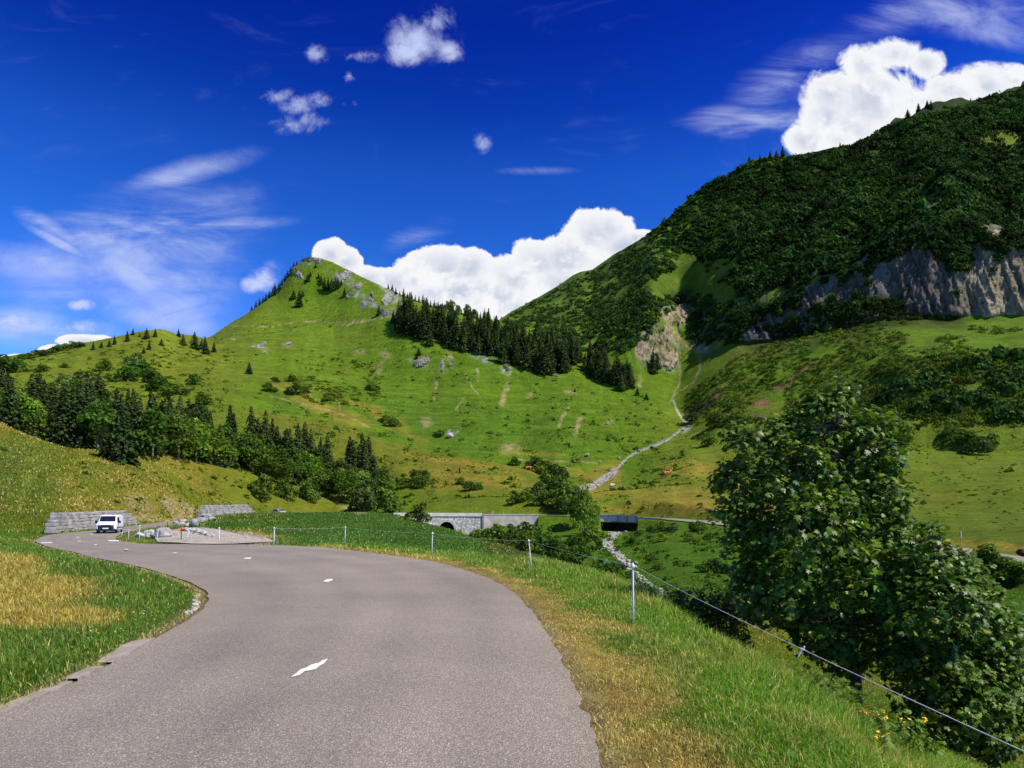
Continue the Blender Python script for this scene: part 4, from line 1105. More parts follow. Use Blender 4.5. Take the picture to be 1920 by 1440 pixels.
listed([(805,648,32,1.3),(785,668,14,1.6),(781,674,10,1.5),(1222,700,46,0.8),(1232,690,30,0.9),(1195,742,14,1.6),(1212,750,12,1.8),(1078,735,8,1.6)], 'spruce', 'squat dark conifer on the grass beside the spruce belt, %s', 'conifers beside the spruce belt', 300, wf=1.2)
# --- the left wood
LO = [(-40,830),(60,842),(130,850),(200,866),(260,868),(330,872),(480,905),(600,940),(700,958),(740,960)]
UP = [(-40,735),(60,760),(130,745),(200,760),(260,800),(330,800),(400,800),(480,830),(560,850),(600,880),(700,900),(740,930)]
fill(36, LO, [(a, b_ + 20) for a, b_ in UP], ['spruce'], (10, 16), ('dark spruce', 'the left wood'), 'spruces of the wood behind the left bank', 138, -30, 300, wf=1.05, seed=7)
fill(30, LO, UP, ['broad'], (7, 11), ('leafy tree', 'the left wood'), 'leafy trees of the wood behind the left bank', 138, -30, 420, wf=1.15, seed=8)
fill(58, [(300,868),(480,890),(600,915),(700,925)], [(300,835),(400,840),(480,850),(600,880),(700,905)], ['spruce'], (11, 16.5), ('pointed spruce', 'the roadside wood'), 'spruces on the upper side of the wood left of the arch bridge', 175, 300, 705, wf=0.95, seed=9)
fill(46, [(330,872),(480,900),(600,935),(735,957)], [(330,850),(480,878),(600,905),(735,935)], ['broad'], (7.5, 12), ('bright leafy tree', 'the roadside wood'), 'leafy trees on the lower side of the wood left of the arch bridge', 170, 330, 725, wf=1.1, seed=10)
listed([(232,874,112,0.9),(165,842,115,0.9),(252,812,84,0.95),(128,838,84,0.95),(20,805,95,1.0),(42,812,84,1.0),(198,858,70,1.0)], 'spruce', 'big dark spruce standing out in front of the left wood, %s', 'big spruces in front of the left wood', 128)
# single shrubs and trees with a place of their own
listed([(494,943,52,0.95),(535,935,40,0.95),(575,941,44,0.8),(608,930,34,1.0)], 'bush', 'round dark-leaved bush above the road left of the wood, %s', 'round bushes above the road', 150)
listed([(165,712,17,1.6),(196,697,26,1.1),(203,716,17,1.3),(255,702,40,1.1),(268,706,30,1.2),(285,720,26,1.4),(300,735,30,1.4),(320,742,26,1.5),(240,715,30,1.3),(345,741,13,1.6),(364,720,20,1.3),(378,760,20,1.6),(30,690,20,1.8),(10,700,34,1.4),(80,698,14,1.6),(120,690,10,1.8),(150,745,50,1.2),(178,752,46,1.2)], 'bush', 'dark shrub on the left slope above the wood, %s', 'shrubs on the left slope above the wood', 200, wf=1.4)
listed([(40+i*14, 672-i*3.4+random.uniform(0,7), random.uniform(9,15), 1.8) for i in range(9)], 'bush', 'low dark scrub under the left skyline, %s', 'scrub under the left skyline', 300)
listed([(549,716,14,1.5),(503,735,18,1.5),(516,717,10,1.5),(553,742,26,1.2),(544,740,16,1.4),(572,738,13,1.4),(612,752,13,1.5),(692,733,14,1.5),(708,732,9,1.5),(735,800,20,1.3),(722,792,13,1.6),(826,819,13,1.8),(967,873,17,1.3),(870,655,8,1.4)], 'bush', 'dark shrub on the bright hillside, %s', 'shrubs on the bright hillside', 280)
listed([(688,962,64,1.0),(722,962,50,1.05)], 'bush', 'big round green tree beside the road left of the arch bridge, %s', None, 150)
listed([(789,980,40,0.95)], 'bush', 'small dense tree in front of the left end of the arch bridge', None, 60)
listed([(760,915,20,1.4),(775,905,24,1.3),(790,915,22,1.4),(798,897,16,1.2),(865,908,14,1.5),(880,920,18,1.4),(896,918,12,1.4),(862,887,12,1.0,'spruce')], 'bush', 'shrub on the brown-green hillock above the arch bridge, %s', 'shrubs on the hillock above the bridge', 185)
listed([(1005,880,22,1.6),(1020,888,28,1.4),(1035,900,34,1.3),(1048,912,38,1.2),(1030,925,36,1.3),(1010,935,30,1.4),(990,940,24,1.4),(970,945,20,1.4),(1050,935,44,1.2),(1065,950,46,1.1),(1078,958,46,1.0),(1040,948,30,1.3),(1022,945,26,1.3),(1000,948,18,1.4)], 'bush', 'leafy bush in the thicket running down to the road, %s', 'bushes of the thicket above the road', 170)
listed([(1096,1006,96,0.62),(1080,990,60,0.8),(1112,1000,60,0.8)], 'broad', 'leafy tree crowding the left end of the beam bridge, %s', 'trees at the left end of the beam bridge', 120)
listed([(898,1018,26,1.6),(915,1026,36,1.2),(932,1034,52,1.0),(950,1030,44,1.1),(968,1036,48,1.1),(986,1044,50,1.0),(1004,1040,44,1.1),(1022,1046,50,1.0),(1040,1050,46,1.0),(958,1012,30,1.3),(985,1010,32,1.4),(1010,1008,24,1.5)], 'bush', 'leafy bush below the concrete wall between the bridges, %s', 'bushes below the wall between the bridges', 95)
listed([(1070,1062,40,1.3),(1090,1058,44,1.2),(1120,1032,40,1.1),(1100,1035,46,1.1),(1075,1040,36,1.3),(1125,1075,30,1.3),(1145,1082,30,1.3),(1160,1070,18,1.5)], 'bush', 'dark bush on the left bank of the lower stream, %s', 'bushes on the left bank of the lower stream', 60)
listed([(1222,998,14,1.4),(1243,996,20,1.2),(1262,998,18,1.2),(1298,996,18,1.3),(1312,996,20,1.3),(1240,1015,16,1.6),(1290,1015,16,1.5),(1310,1020,14,1.6),(1185,1022,16,1.7),(1200,1005,12,1.6),(1330,1012,14,1.5)], 'bush', 'low bush on the green bank below the beam bridge, %s', 'low bushes on the bank below the beam bridge', 60)
listed([(1340,1072,26,1.5),(1326,1066,16,1.5),(1362,1075,18,1.4),(1235,1068,14,1.6),(1225,1050,10,1.6),(1210,1120,18,1.6),(1190,1130,30,1.2),(1180,1090,22,1.4)], 'bush', 'dark hummock bush in the lower meadow, %s', 'hummock bushes in the lower meadow', 30)
listed([(1328,835,26,1.3),(1300,792,18,1.6),(1345,800,30,1.2),(1385,790,26,1.4),(1365,770,24,1.4),(1700,835,40,1.1),(1680,815,30,1.2),(1795,833,30,1.2),(1815,842,32,1.2),(1835,852,34,1.2),(1862,842,30,1.2),(1780,822,22,1.5)], 'bush', 'rounded bush on the right-hand meadow, %s', 'rounded bushes on the right-hand meadow', 100)
listed([(1845,1085,50,1.3),(1880,1092,40,1.4),(1905,1096,40,1.4),(1825,1100,50,1.2),(1865,1075,26,1.5),(1895,1072,26,1.5),(1910,1192,40,1.2)], 'bush', 'bush between the big maple and the far road, %s', 'bushes between the maple and the far road', 30)
listed([(1918,172,20,1.4),(1745,206,18,1.0),(1738,204,14,1.3),(1722,210,16,1.3),(1702,222,16,1.3),(1468,292,20,1.2),(1456,296,15,1.1),(1444,297,14,1.1),(1425,302,12,1.2),(1405,306,12,1.2),(1575,275,8,1.3),(1820,190,6,1.2)], 'spruce', 'small tree on the skyline of the right mountain, %s', 'trees on the skyline of the right mountain', 500)
listed([(x, float(np.interp(x, [925, 1000, 1085], [603, 560, 511])) + 2, random.uniform(4, 7)) for x in (925, 931, 940, 985, 1050)], 'spruce', 'tiny conifer on the far skyline above the notch, %s', 'conifers on the far skyline', 600, small=True)

Vs_, Fs_, Cs_ = [], [], []; o_f = 0
PRT = [spruce_crown(440 + s, 18, full=1.1, dens=0.8) for s in range(5)]
for n_, (x_, y_, z_, h_, w_) in enumerate(FAR_SPRUCE):
    V, f, c = PRT[n_ % 5]; a = random.random() * 6.28
    W = np.stack([(V[:, 0] * math.cos(a) - V[:, 1] * math.sin(a)) * h_ * w_ + x_, (V[:, 0] * math.sin(a) + V[:, 1] * math.cos(a)) * h_ * w_ + y_, V[:, 2] * h_ + z_], 1)
    Vs_.append(W); Fs_.append(f + o_f); Cs_.append(c * random.uniform(0.75, 1.2)); o_f += len(V)
o = np_obj('distant_spruces', np.concatenate(Vs_), np.concatenate(Fs_), MAT['needle'], col=np.concatenate(Cs_))
tag(o, 'tiny distant spruces along the ridges and shoulder of the peak', 'trees', kind='stuff')
# ------------------------------------------------------------------ masses nobody could count
def clump_proto(seed, n, col, flat=0.75, leaf=0.28):
    r = np.random.default_rng(seed)
    d = rand_unit(n, r); d[:, 2] = np.abs(d[:, 2])
    P = d * (0.72 + 0.35 * r.random(n))[:, None] * np.array([1, 1, flat])
    P[:, :2] += 0.28 * np.sin(P[:, [1, 0]] * 5 + seed)
    N = d + r.normal(size=(n, 3)) * 0.28; N /= np.linalg.norm(N, axis=1, keepdims=True)
    V, f = quads_from(P, N, leaf * (0.7 + 0.6 * r.random(n)), 0.8, r)
    return V, f, colvar(col, n, r, 0.4, 0.25)
def scatter_mass(name, label, cat, pts, sizes, protos, mat, tones=None, seed=5):
    """pts (n,3), sizes (n,), one mesh made of many rotated leaf clumps"""
    r = np.random.default_rng(seed)
    Vs, Fs, Cs = [], [], []; o_ = 0
    pk = r.integers(0, len(protos), len(pts)); an = r.random(len(pts)) * 6.28
    tn = tones if tones is not None else 0.7 + 0.6 * r.random(len(pts))
    sq = 0.8 + 0.6 * r.random(len(pts))
    for i, (p_, s_) in enumerate(zip(pts, sizes)):
        V, f, c = protos[pk[i]]
        ca_, sa = math.cos(an[i]), math.sin(an[i])
        W = np.empty_like(V)
        W[:, 0] = (V[:, 0] * ca_ - V[:, 1] * sa) * s_ + p_[0]; W[:, 1] = (V[:, 0] * sa + V[:, 1] * ca_) * s_ + p_[1]; W[:, 2] = V[:, 2] * s_ * sq[i] + p_[2]
        Vs.append(W); Fs.append(f + o_); Cs.append(c * tn[i]); o_ += len(V)
    o = np_obj(name, np.concatenate(Vs), np.concatenate(Fs), mat, col=np.concatenate(Cs))
    tag(o, label, cat, kind='stuff'); return o
def sample_px(n, x0, x1, y0, y1, test, ymin, seed):
    r = np.random.default_rng(seed); out = []
    xs = r.uniform(x0, x1, n * 6); ys_ = r.uniform(y0, y1, n * 6)
    for a, b_ in zip(xs, ys_):
        if not test(a, b_): continue
        w = at(a, b_, ymin)
        if w is None: continue
        out.append((w.x, w.y, w.z, a, b_))
        if len(out) >= n: break
    return np.array(out)
MAT['mass'] = foliage_mat('leaf_mass', transl=0.25, var=0.0, spec=0.05, rough=0.9)
pr_f = [clump_proto(500 + i, 56, c_, 0.95, 0.27) for i, c_ in enumerate([(0.020, 0.054, 0.010), (0.029, 0.072, 0.012), (0.014, 0.040, 0.010), (0.040, 0.088, 0.013)])]
pr_s = [clump_proto(520 + i, 60, c_, 0.7, 0.2) for i, c_ in enumerate([(0.060, 0.135, 0.012), (0.085, 0.175, 0.014), (0.040, 0.085, 0.014), (0.10, 0.15, 0.018)])]
def ip(x, P_): return float(np.interp(x, [q[0] for q in P_], [q[1] for q in P_]))
SKY_R = [(1150,480),(1210,446),(1260,406),(1320,351),(1400,306),(1540,288),(1620,264),(1700,227),(1800,200),(1920,170),(1990,150)]
BASE_R = [(1150,500),(1220,520),(1290,480),(1330,500),(1370,552),(1450,548),(1550,515),(1650,480),(1750,450),(1820,420),(1850,420),(1990,440)]
def t_forest(a, b_):
    if not (ip(a, SKY_R) < b_ < ip(a, BASE_R) + 12 * math.sin(a / 13.0) + 8 * math.sin(a / 5.1)): return False
    for cx_, cy_, rx, ry in ((1350,500,40,14),(1880,265,50,22),(1640,288,16,7),(1735,370,42,26),(1760,440,26,40),(1700,520,30,20),(1325,525,40,22),(1620,440,10,20)):
        if ((a - cx_) / rx) ** 2 + ((b_ - cy_) / ry) ** 2 < 1: return random.random() < 0.12
    return True
S = sample_px(11500, 1150, 1990, 140, 580, t_forest, 330, 11)
sz = rng.uniform(1.3, 3.6, len(S)) * np.where(rng.random(len(S)) < 0.06, 1.6, 1.0) * np.interp(S[:, 3], [1150, 1300, 1990], [0.6, 0.9, 1.0])
tn = np.clip(0.95 + 1.2 * fbm(S[:, 3] / 60, S[:, 4] / 40, 3, 7), 0.6, 1.8) * np.where(rng.random(len(S)) < 0.3, rng.uniform(0.35, 0.6, len(S)), rng.uniform(0.7, 1.7, len(S)))  # tones lowered to stand for shade, bright and dark crowns mixed
scatter_mass('woodland', 'dark green woodland covering the upper side of the right mountain', 'woodland', S[:, :3] - [0, 0, 1.0], sz, pr_f, MAT['mass'], tn)
# cliff-foot and slope shrubs on the right
def t_slope(a, b_):
    lo = ip(a, [(1290,800),(1400,790),(1500,800),(1600,800),(1700,800),(1990,800)]); up = ip(a, [(1290,740),(1340,700),(1400,660),(1500,625),(1600,608),(1700,605),(1920,615),(1990,615)])
    if not up < b_ < lo: return False
    k = vn_(a / 34, b_ / 22, 3)
    dens = 0.86 - 0.5 * (a > 1700) * (b_ < 655) - 0.25 * ((b_ - up) / (lo - up) > 0.6) * (a < 1600)
    return k < dens
def vn_(x, y, s): return float(vnoise(np.array([x]), np.array([y]), s)[0])
S = sample_px(3600, 1285, 1990, 600, 805, t_slope, 150, 12)
scatter_mass('scrub', 'mixed green scrub on the slope below the grey cliffs', 'scrub', S[:, :3] - [0, 0, 0.3], rng.uniform(0.5, 1.7, len(S)) * (S[:, 1] / 260) ** 0.4, pr_s, MAT['mass'], np.clip(0.95 + 1.2 * fbm(S[:, 3] / 40, S[:, 4] / 30, 3, 9), 0.45, 1.6))
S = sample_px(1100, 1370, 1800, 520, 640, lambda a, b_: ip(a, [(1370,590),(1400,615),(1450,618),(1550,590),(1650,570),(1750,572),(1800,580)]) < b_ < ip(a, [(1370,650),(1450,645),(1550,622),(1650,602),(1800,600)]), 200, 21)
scatter_mass('scrub', 'dark scrub in the shade at the foot of the cliffs', 'scrub', S[:, :3] - [0, 0, 0.4], rng.uniform(0.8, 1.9, len(S)), pr_f, MAT['mass'], np.full(len(S), 0.7))  # dark foliage tone repeats the shade painted under the cliffs
# dark thicket on the rock step at far right
def t_step(a, b_):
    return ip(a, [(1650,740),(1720,690),(1800,665),(1990,655)]) < b_ < ip(a, [(1650,760),(1720,775),(1800,790),(1990,790)])
S = sample_px(520, 1650, 1990, 650, 795, lambda a, b_: t_step(a, b_) and vn_(a / 26, b_ / 16, 4) < 0.5, 150, 13)
scatter_mass('thicket', 'dark thicket on the shaded step above the right meadow', 'thicket', S[:, :3] - [0, 0, 0.3], rng.uniform(0.8, 2.8, len(S)), pr_f, MAT['mass'], rng.uniform(0.6, 2.2, len(S)))
# low scrub on the far slope behind the notch and around the rock spur
def t_far(a, b_):
    if not (ip(a, [(925,610),(1000,568),(1085,522),(1150,486),(1215,460)]) < b_ < ip(a, [(925,625),(1000,655),(1085,672),(1130,680),(1215,560)])): return False
    return vn_(a / 30, b_ / 14 + a / 30, 5) < 0.72
S = sample_px(1500, 925, 1215, 460, 690, t_far, 470, 14)
scatter_mass('scrub', 'low dark scrub covering the far slope right of the notch', 'scrub', S[:, :3] - [0, 0, 0.6], rng.uniform(1.2, 3.0, len(S)), pr_f, MAT['mass'], np.full(len(S), 1.3))
def t_spur(a, b_):
    return (ip(a, [(1120,640),(1170,580),(1215,545),(1230,560),(1290,560),(1400,570)]) < b_ < ip(a, [(1120,660),(1170,660),(1210,640),(1232,600),(1250,585),(1290,575),(1320,640),(1400,640)])) or (a > 1290 and 560 < b_ < 650 and vn_(a / 14, b_ / 14, 8) < 0.5)
S = sample_px(520, 1120, 1400, 540, 660, t_spur, 380, 15)
scatter_mass('scrub', 'dark scrub around the bare grey rock spur', 'scrub', S[:, :3] - [0, 0, 0.5], rng.uniform(1.3, 3.4, len(S)), pr_f, MAT['mass'], np.full(len(S), 1.2))
# tussocks and small plants dotted over the hillsides
def t_tuss(a, b_):
    d = 0.28
    if 590 < a < 720 and 675 < b_ < 760: d = 0.55
    if 1000 < a < 1250 and 700 < b_ < 850: d = 0.42
    if b_ < 640: d = 0.10
    if a < 420: d = 0.4
    return b_ > ip(a, [(0,690),(300,640),(430,625),(580,560),(700,600),(900,660),(1180,730),(1300,800),(1990,800)]) and vn_(a / 22, b_ / 13, 6) < d + 0.18
S = sample_px(15000, -20, 1300, 560, 950, t_tuss, 200, 16)
pr_t = [clump_proto(540 + i, 16, c_, 0.55, 0.42) for i, c_ in enumerate([(0.07, 0.14, 0.012), (0.10, 0.19, 0.014), (0.045, 0.09, 0.012)])]
szz = np.where(rng.random(len(S)) < 0.06, rng.uniform(0.8, 1.4, len(S)), rng.uniform(0.18, 0.5, len(S)))
scatter_mass('tussocks', 'small tussocks and weeds dotted over the hillsides', 'ground cover', S[:, :3] - [0, 0, 0.12], szz, pr_t, MAT['mass'])
S = sample_px(520, -20, 430, 640, 800, lambda a, b_: b_ > ip(a, [(-20,672),(150,655),(300,628),(430,650)]) and b_ < ip(a, [(-20,760),(200,770),(330,770),(430,770)]) and vn_(a / 24, b_ / 12, 14) < 0.42, 250, 41)
scatter_mass('scrub', 'patches of low dark scrub on the left ridge slope', 'scrub', S[:, :3] - [0, 0, 0.3], rng.uniform(0.5, 1.6, len(S)), pr_s, MAT['mass'], rng.uniform(0.5, 1.0, len(S)))
S = sample_px(420, 560, 740, 670, 770, lambda a, b_: vn_(a / 18, b_ / 10, 15) < 0.5 and ((a - 640) / 80) ** 2 + ((b_ - 720) / 42) ** 2 < 1.2, 250, 42)
scatter_mass('scrub', 'low bushes clustered on the middle of the bright hillside', 'scrub', S[:, :3] - [0, 0, 0.3], rng.uniform(0.4, 1.4, len(S)), pr_s, MAT['mass'], rng.uniform(0.45, 0.9, len(S)))
S = sample_px(420, 1125, 1420, 1000, 1200, lambda a, b_: vn_(a / 20, b_ / 11, 16) < 0.5, 26, 43)
scatter_mass('scrub', 'dark leafy weeds in the lower green meadow', 'scrub', S[:, :3] - [0, 0, 0.05], rng.uniform(0.10, 0.34, len(S)) * np.clip(S[:, 1] / 50, 0.5, 2.5), pr_s, MAT['mass'], rng.uniform(0.5, 1.0, len(S)))
def t_tr(a, b_): return True
S = np.concatenate([sample_px(1300, 1100, 1990, 800, 1000, lambda a, b_: b_ > ip(a, [(1100,905),(1290,810),(1990,790)]) and vn_(a / 20, b_ / 10, 7) < 0.45, 60, 17),
                    sample_px(900, 1130, 1500, 1000, 1240, lambda a, b_: vn_(a / 16, b_ / 10, 9) < 0.5, 24, 18),
                    sample_px(900, 0, 500, 840, 975, lambda a, b_: vn_(a / 16, b_ / 12, 10) < 0.5, 76, 19)])
scatter_mass('tussocks', 'weeds and tussocks in the meadows around the far road', 'ground cover', S[:, :3] - [0, 0, 0.05], rng.uniform(0.08, 0.30, len(S)) ** 1.0 * np.clip(S[:, 1] / 100, 0.45, 1.6) * np.where(rng.random(len(S)) < 0.07, 2.2, 1.0), pr_t, MAT['mass'])
print('vegetation', round(time.time() - T0, 1))
# ------------------------------------------------------------------ masonry, bridges and walls
def masonry_mat(name, scale, c_lo, c_hi, mortar, mw=0.06, stretch=(1, 1, 1)):
    m, nt, p = mat_new(name)
    tcn = nd(nt, 'ShaderNodeTexCoord'); mp = nd(nt, 'ShaderNodeMapping'); mp.inputs['Scale'].default_value = stretch
    nt.links.new(tcn.outputs['Object'], mp.inputs[0])
    v1 = nd(nt, 'ShaderNodeTexVoronoi'); v1.inputs['Scale'].default_value = scale; nt.links.new(mp.outputs[0], v1.inputs['Vector'])
    v2 = nd(nt, 'ShaderNodeTexVoronoi', feature='DISTANCE_TO_EDGE'); v2.inputs['Scale'].default_value = scale; nt.links.new(mp.outputs[0], v2.inputs['Vector'])
    sc = nd(nt, 'ShaderNodeSeparateColor'); nt.links.new(v1.outputs['Color'], sc.inputs[0])
    mx = nd(nt, 'ShaderNodeMix', data_type='RGBA'); nt.links.new(sc.outputs[0], mx.inputs[0]); mx.inputs[6].default_value = (*c_lo, 1); mx.inputs[7].default_value = (*c_hi, 1)
    r = nd(nt, 'ShaderNodeMapRange'); r.inputs[1].default_value = mw * 0.4; r.inputs[2].default_value = mw; nt.links.new(v2.outputs['Distance'], r.inputs[0])
    m2 = nd(nt, 'ShaderNodeMix', data_type='RGBA'); nt.links.new(r.outputs[0], m2.inputs[0]); m2.inputs[6].default_value = (*mortar, 1); nt.links.new(mx.outputs[2], m2.inputs[7])
    nt.links.new(m2.outputs[2], p.inputs['Base Color']); p.inputs['Roughness'].default_value = 0.9
    b = nd(nt, 'ShaderNodeBump'); b.inputs['Strength'].default_value = 0.8; b.inputs['Distance'].default_value = 0.08
    nt.links.new(r.outputs[0], b.inputs['Height']); nt.links.new(b.outputs[0], p.inputs['Normal'])
    return m
MAT['masonry'] = masonry_mat('rubble_masonry', 2.2, (0.28, 0.265, 0.235), (0.75, 0.72, 0.66), (0.36, 0.32, 0.27), 0.10)
MAT['concrete'] = noise_mat('old_concrete', (0.42, 0.36, 0.28), (0.62, 0.56, 0.46), 0.6, 0.9, bump=0.3, bscale=5)
MAT['concrete_dark'] = noise_mat('weathered_concrete', (0.20, 0.18, 0.155), (0.33, 0.31, 0.27), 0.8, 0.9, bump=0.3, bscale=6)
MAT['coping'] = noise_mat('coping', (0.5, 0.46, 0.38), (0.66, 0.62, 0.54), 1.2, 0.9)
MAT['block'] = noise_mat('limestone_block', (0.20, 0.19, 0.17), (0.36, 0.345, 0.32), 0.9, 0.9, bump=0.7, bscale=6)
MAT['darkvoid'] = noise_mat('void_shade_stone', (0.05, 0.045, 0.04), (0.09, 0.08, 0.07), 1.0, 0.95)  # near-black stone: shade inside the bridge openings put into the colour

# outer (camera-side) edge of the road between two bearings = right-hand edge list RR there
EDGE = RR
def edge_at(px_):
    """point on the camera-side road edge at a bearing, on the far stretch"""
    u = (px_ - 960) / F
    best = None
    for i in range(len(EDGE) - 1):
        x0, y0 = EDGE[i]; x1, y1 = EDGE[i + 1]
        if min(y0, y1) < 60 or x0 < -45: continue
        f0 = x0 - u * y0; f1 = x1 - u * y1
        if f0 * f1 <= 0 and f0 != f1:
            t = f0 / (f0 - f1); return np.array([x0 + (x1 - x0) * t, y0 + (y1 - y0) * t]), RZ[i] + (RZ[i + 1] - RZ[i]) * t
    return None
def wall_strip(name, pxs, zt, zb, thick, mat, parent, off=0.0, holes=None):
    """vertical wall following the road edge; zt/zb are functions of (px, road z)"""
    front, back = [], []
    for px_ in pxs:
        (q, z) = edge_at(px_)
        d = np.array(q) / np.linalg.norm(q)
        f = q - d * (off + thick); b_ = q - d * off
        front.append((f[0], f[1], zt(px_, z), zb(px_, z))); back.append((b_[0], b_[1], zt(px_, z), zb(px_, z)))
    bm = bmesh.new()
    n = len(pxs)
    ft = [bm.verts.new((a[0], a[1], a[2])) for a in front]; fb = [bm.verts.new((a[0], a[1], a[3])) for a in front]
    bt = [bm.verts.new((a[0], a[1], a[2])) for a in back]; bb = [bm.verts.new((a[0], a[1], a[3])) for a in back]
    for i in range(n - 1):
        bm.faces.new((ft[i], ft[i + 1], fb[i + 1], fb[i])); bm.faces.new((bt[i + 1], bt[i], bb[i], bb[i + 1]))
        bm.faces.new((ft[i + 1], ft[i], bt[i], bt[i + 1])); bm.faces.new((fb[i], fb[i + 1], bb[i + 1], bb[i]))
    bm.faces.new((ft[0], fb[0], bb[0], bt[0])); bm.faces.new((ft[-1], bt[-1], bb[-1], fb[-1]))
    return bm_obj(name, bm, mat, parent)
zpar = lambda px_, z: z + 0.42
# --- stone arch bridge
br = empty('arch_bridge'); tag(br, 'pale rubble stone road bridge with one dark round arch', 'bridge')
pa = np.linspace(738, 904, 40)
ARCH_C, ARCH_R, ARCH_T = 837.5, 15.5, 2.15       # px centre, px half width, metres of rise
def arch_top(px_, z):
    t = abs(px_ - ARCH_C) / ARCH_R
    return None if t >= 1 else (z - 1.65 - ARCH_T) + ARCH_T * math.sqrt(1 - t * t)
pa2 = np.unique(np.concatenate([np.linspace(738, 904, 50), ARCH_C + ARCH_R * np.sin(np.linspace(-math.pi / 2, math.pi / 2, 25))]))
wall_strip('wall', pa2, lambda p_, z: z - 0.42, lambda p_, z: (arch_top(p_, z) if arch_top(p_, z) is not None else -8.2), 0.7, MAT['masonry'], br, off=0.0)
wall_strip('parapet', pa, zpar, lambda p_, z: z - 0.34, 0.45, MAT['coping'], br, off=0.32)
wall_strip('string_course', pa, lambda p_, z: z - 0.342, lambda p_, z: z - 0.46, 0.12, MAT['concrete_dark'], br, off=0.72)
# arch ring stones
bm = bmesh.new()
for k in range(15):
    t = -1 + 2 * (k + 0.5) / 15
    px_ = ARCH_C + ARCH_R * 1.06 * math.sin(t * math.pi / 2)
    q, z = edge_at(px_); d = q / np.linalg.norm(q); q = q - d * 0.74
    zz = (z - 1.65 - ARCH_T) + ARCH_T * 1.04 * math.cos(t * math.pi / 2) + 0.12
    M_ = Matrix.Translation((q[0], q[1], zz)) @ Matrix.Rotation(t * math.pi / 2, 4, 'Y')
    vs = [bm.verts.new(M_ @ Vector((sx * 0.19, sy * 0.1, sz_ * 0.26))) for sx in (-1, 1) for sy in (-1, 1) for sz_ in (-1, 1)]
    for f in ((0, 1, 3, 2), (4, 6, 7, 5), (0, 4, 5, 1), (2, 3, 7, 6), (0, 2, 6, 4), (1, 5, 7, 3)): bm.faces.new([vs[i] for i in f])
bm_obj('arch_ring', bm, MAT['coping'], br)
# barrel under the road; end cap added so the arch stays black
bm = bmesh.new(); ringA, ringB = [], []
for k in range(17):
    t = math.pi * k / 16
    px_ = ARCH_C - ARCH_R * math.cos(t); q, z = edge_at(px_); d = q / np.linalg.norm(q)
    zz = (z - 1.66 - ARCH_T) + ARCH_T * math.sin(t)
    a = q - d * 0.68; b_ = q + d * 8
    ringA.append(bm.verts.new((a[0], a[1], zz))); ringB.append(bm.verts.new((b_[0], b_[1], zz)))
q, z = edge_at(ARCH_C - ARCH_R); d = q / np.linalg.norm(q)
for sgn in (-1, 1):
    px_ = ARCH_C + sgn * ARCH_R; q, z = edge_at(px_); d = q / np.linalg.norm(q); a = q - d * 0.68; b_ = q + d * 8
    r0 = (bm.verts.new((a[0], a[1], -8.2)), bm.verts.new((b_[0], b_[1], -8.2)))
    k = 0 if sgn < 0 else 16
    bm.faces.new((ringA[k], ringB[k], r0[1], r0[0]))
for k in range(16): bm.faces.new((ringA[k], ringA[k + 1], ringB[k + 1], ringB[k]))
cv_ = bm.verts.new(sum((v.co for v in ringB), Vector()) / len(ringB) - Vector((0, 0, 2)))
for k in range(16): bm.faces.new((ringB[k], ringB[k + 1], cv_))
bm_obj('arch_barrel', bm, MAT['darkvoid'], br)
# --- concrete retaining wall beside it
rw = empty('retaining_wall'); tag(rw, 'stained beige concrete wall carrying the road between the two bridges', 'wall')
pc_ = np.linspace(905.5, 1010, 24)
wall_strip('wall', pc_, lambda p_, z: z + 0.02, lambda p_, z: -8.2 + 5.0 * max(0, (p_ - 960) / 50) ** 1, 0.72, MAT['concrete'], rw, off=0.0)
wall_strip('edge_beam', pc_, lambda p_, z: z + 0.2, lambda p_, z: z + 0.022, 0.5, MAT['coping'], rw, off=0.3)
pil = wall_strip('pier', np.linspace(904.2, 907.5, 3), lambda p_, z: z + 0.01, lambda p_, z: -8.2, 0.25, MAT['concrete_dark'], rw, off=0.725)
for i, px_ in enumerate(np.linspace(936, 990, 7)):
    q, z = edge_at(px_); d = q / np.linalg.norm(q); q = q - d * 0.5
    bm = bmesh.new(); add_tube(bm, [(q[0], q[1], z + 0.205), (q[0], q[1], z + 0.62)], 0.07, 6)
    bm_obj('rail_stub', bm, MAT['concrete_dark'], rw)
# --- flat beam bridge at the stream
bb_ = empty('beam_bridge'); tag(bb_, 'grey concrete beam bridge with panelled side over the stream', 'bridge')
pg = np.linspace(1105, 1193, 20)
wall_strip('girder', pg, lambda p_, z: z + 0.36, lambda p_, z: z - 1.36, 0.45, MAT['concrete'], bb_, off=0.1)
wall_strip('coping', pg, lambda p_, z: z + 0.55, lambda p_, z: z + 0.362, 0.75, MAT['coping'], bb_, off=0.0)
edges_ = np.linspace(1105, 1193, 6)
for k in range(6):      # raised posts between the sunk panels
    wall_strip('pilaster', np.array([edges_[k] - 1.5, edges_[k] + 1.5]), lambda p_, z: z + 0.35, lambda p_, z: z - 1.40, 0.16, MAT['concrete_dark'], bb_, off=0.552)
wall_strip('bottom_flange', pg, lambda p_, z: z - 1.18, lambda p_, z: z - 1.38, 0.14, MAT['concrete_dark'], bb_, off=0.552)
wall_strip('abutment', np.linspace(1194, 1248, 12), lambda p_, z: z + 0.12, lambda p_, z: z - 2.6 + 2.2 * (p_ - 1194) / 54, 0.8, MAT['masonry'], bb_, off=0.02)
wall_strip('abutment', np.linspace(1070, 1126, 8), lambda p_, z: z - 1.42, lambda p_, z: -8.2, 0.7, MAT['darkvoid'], bb_, off=0.7)
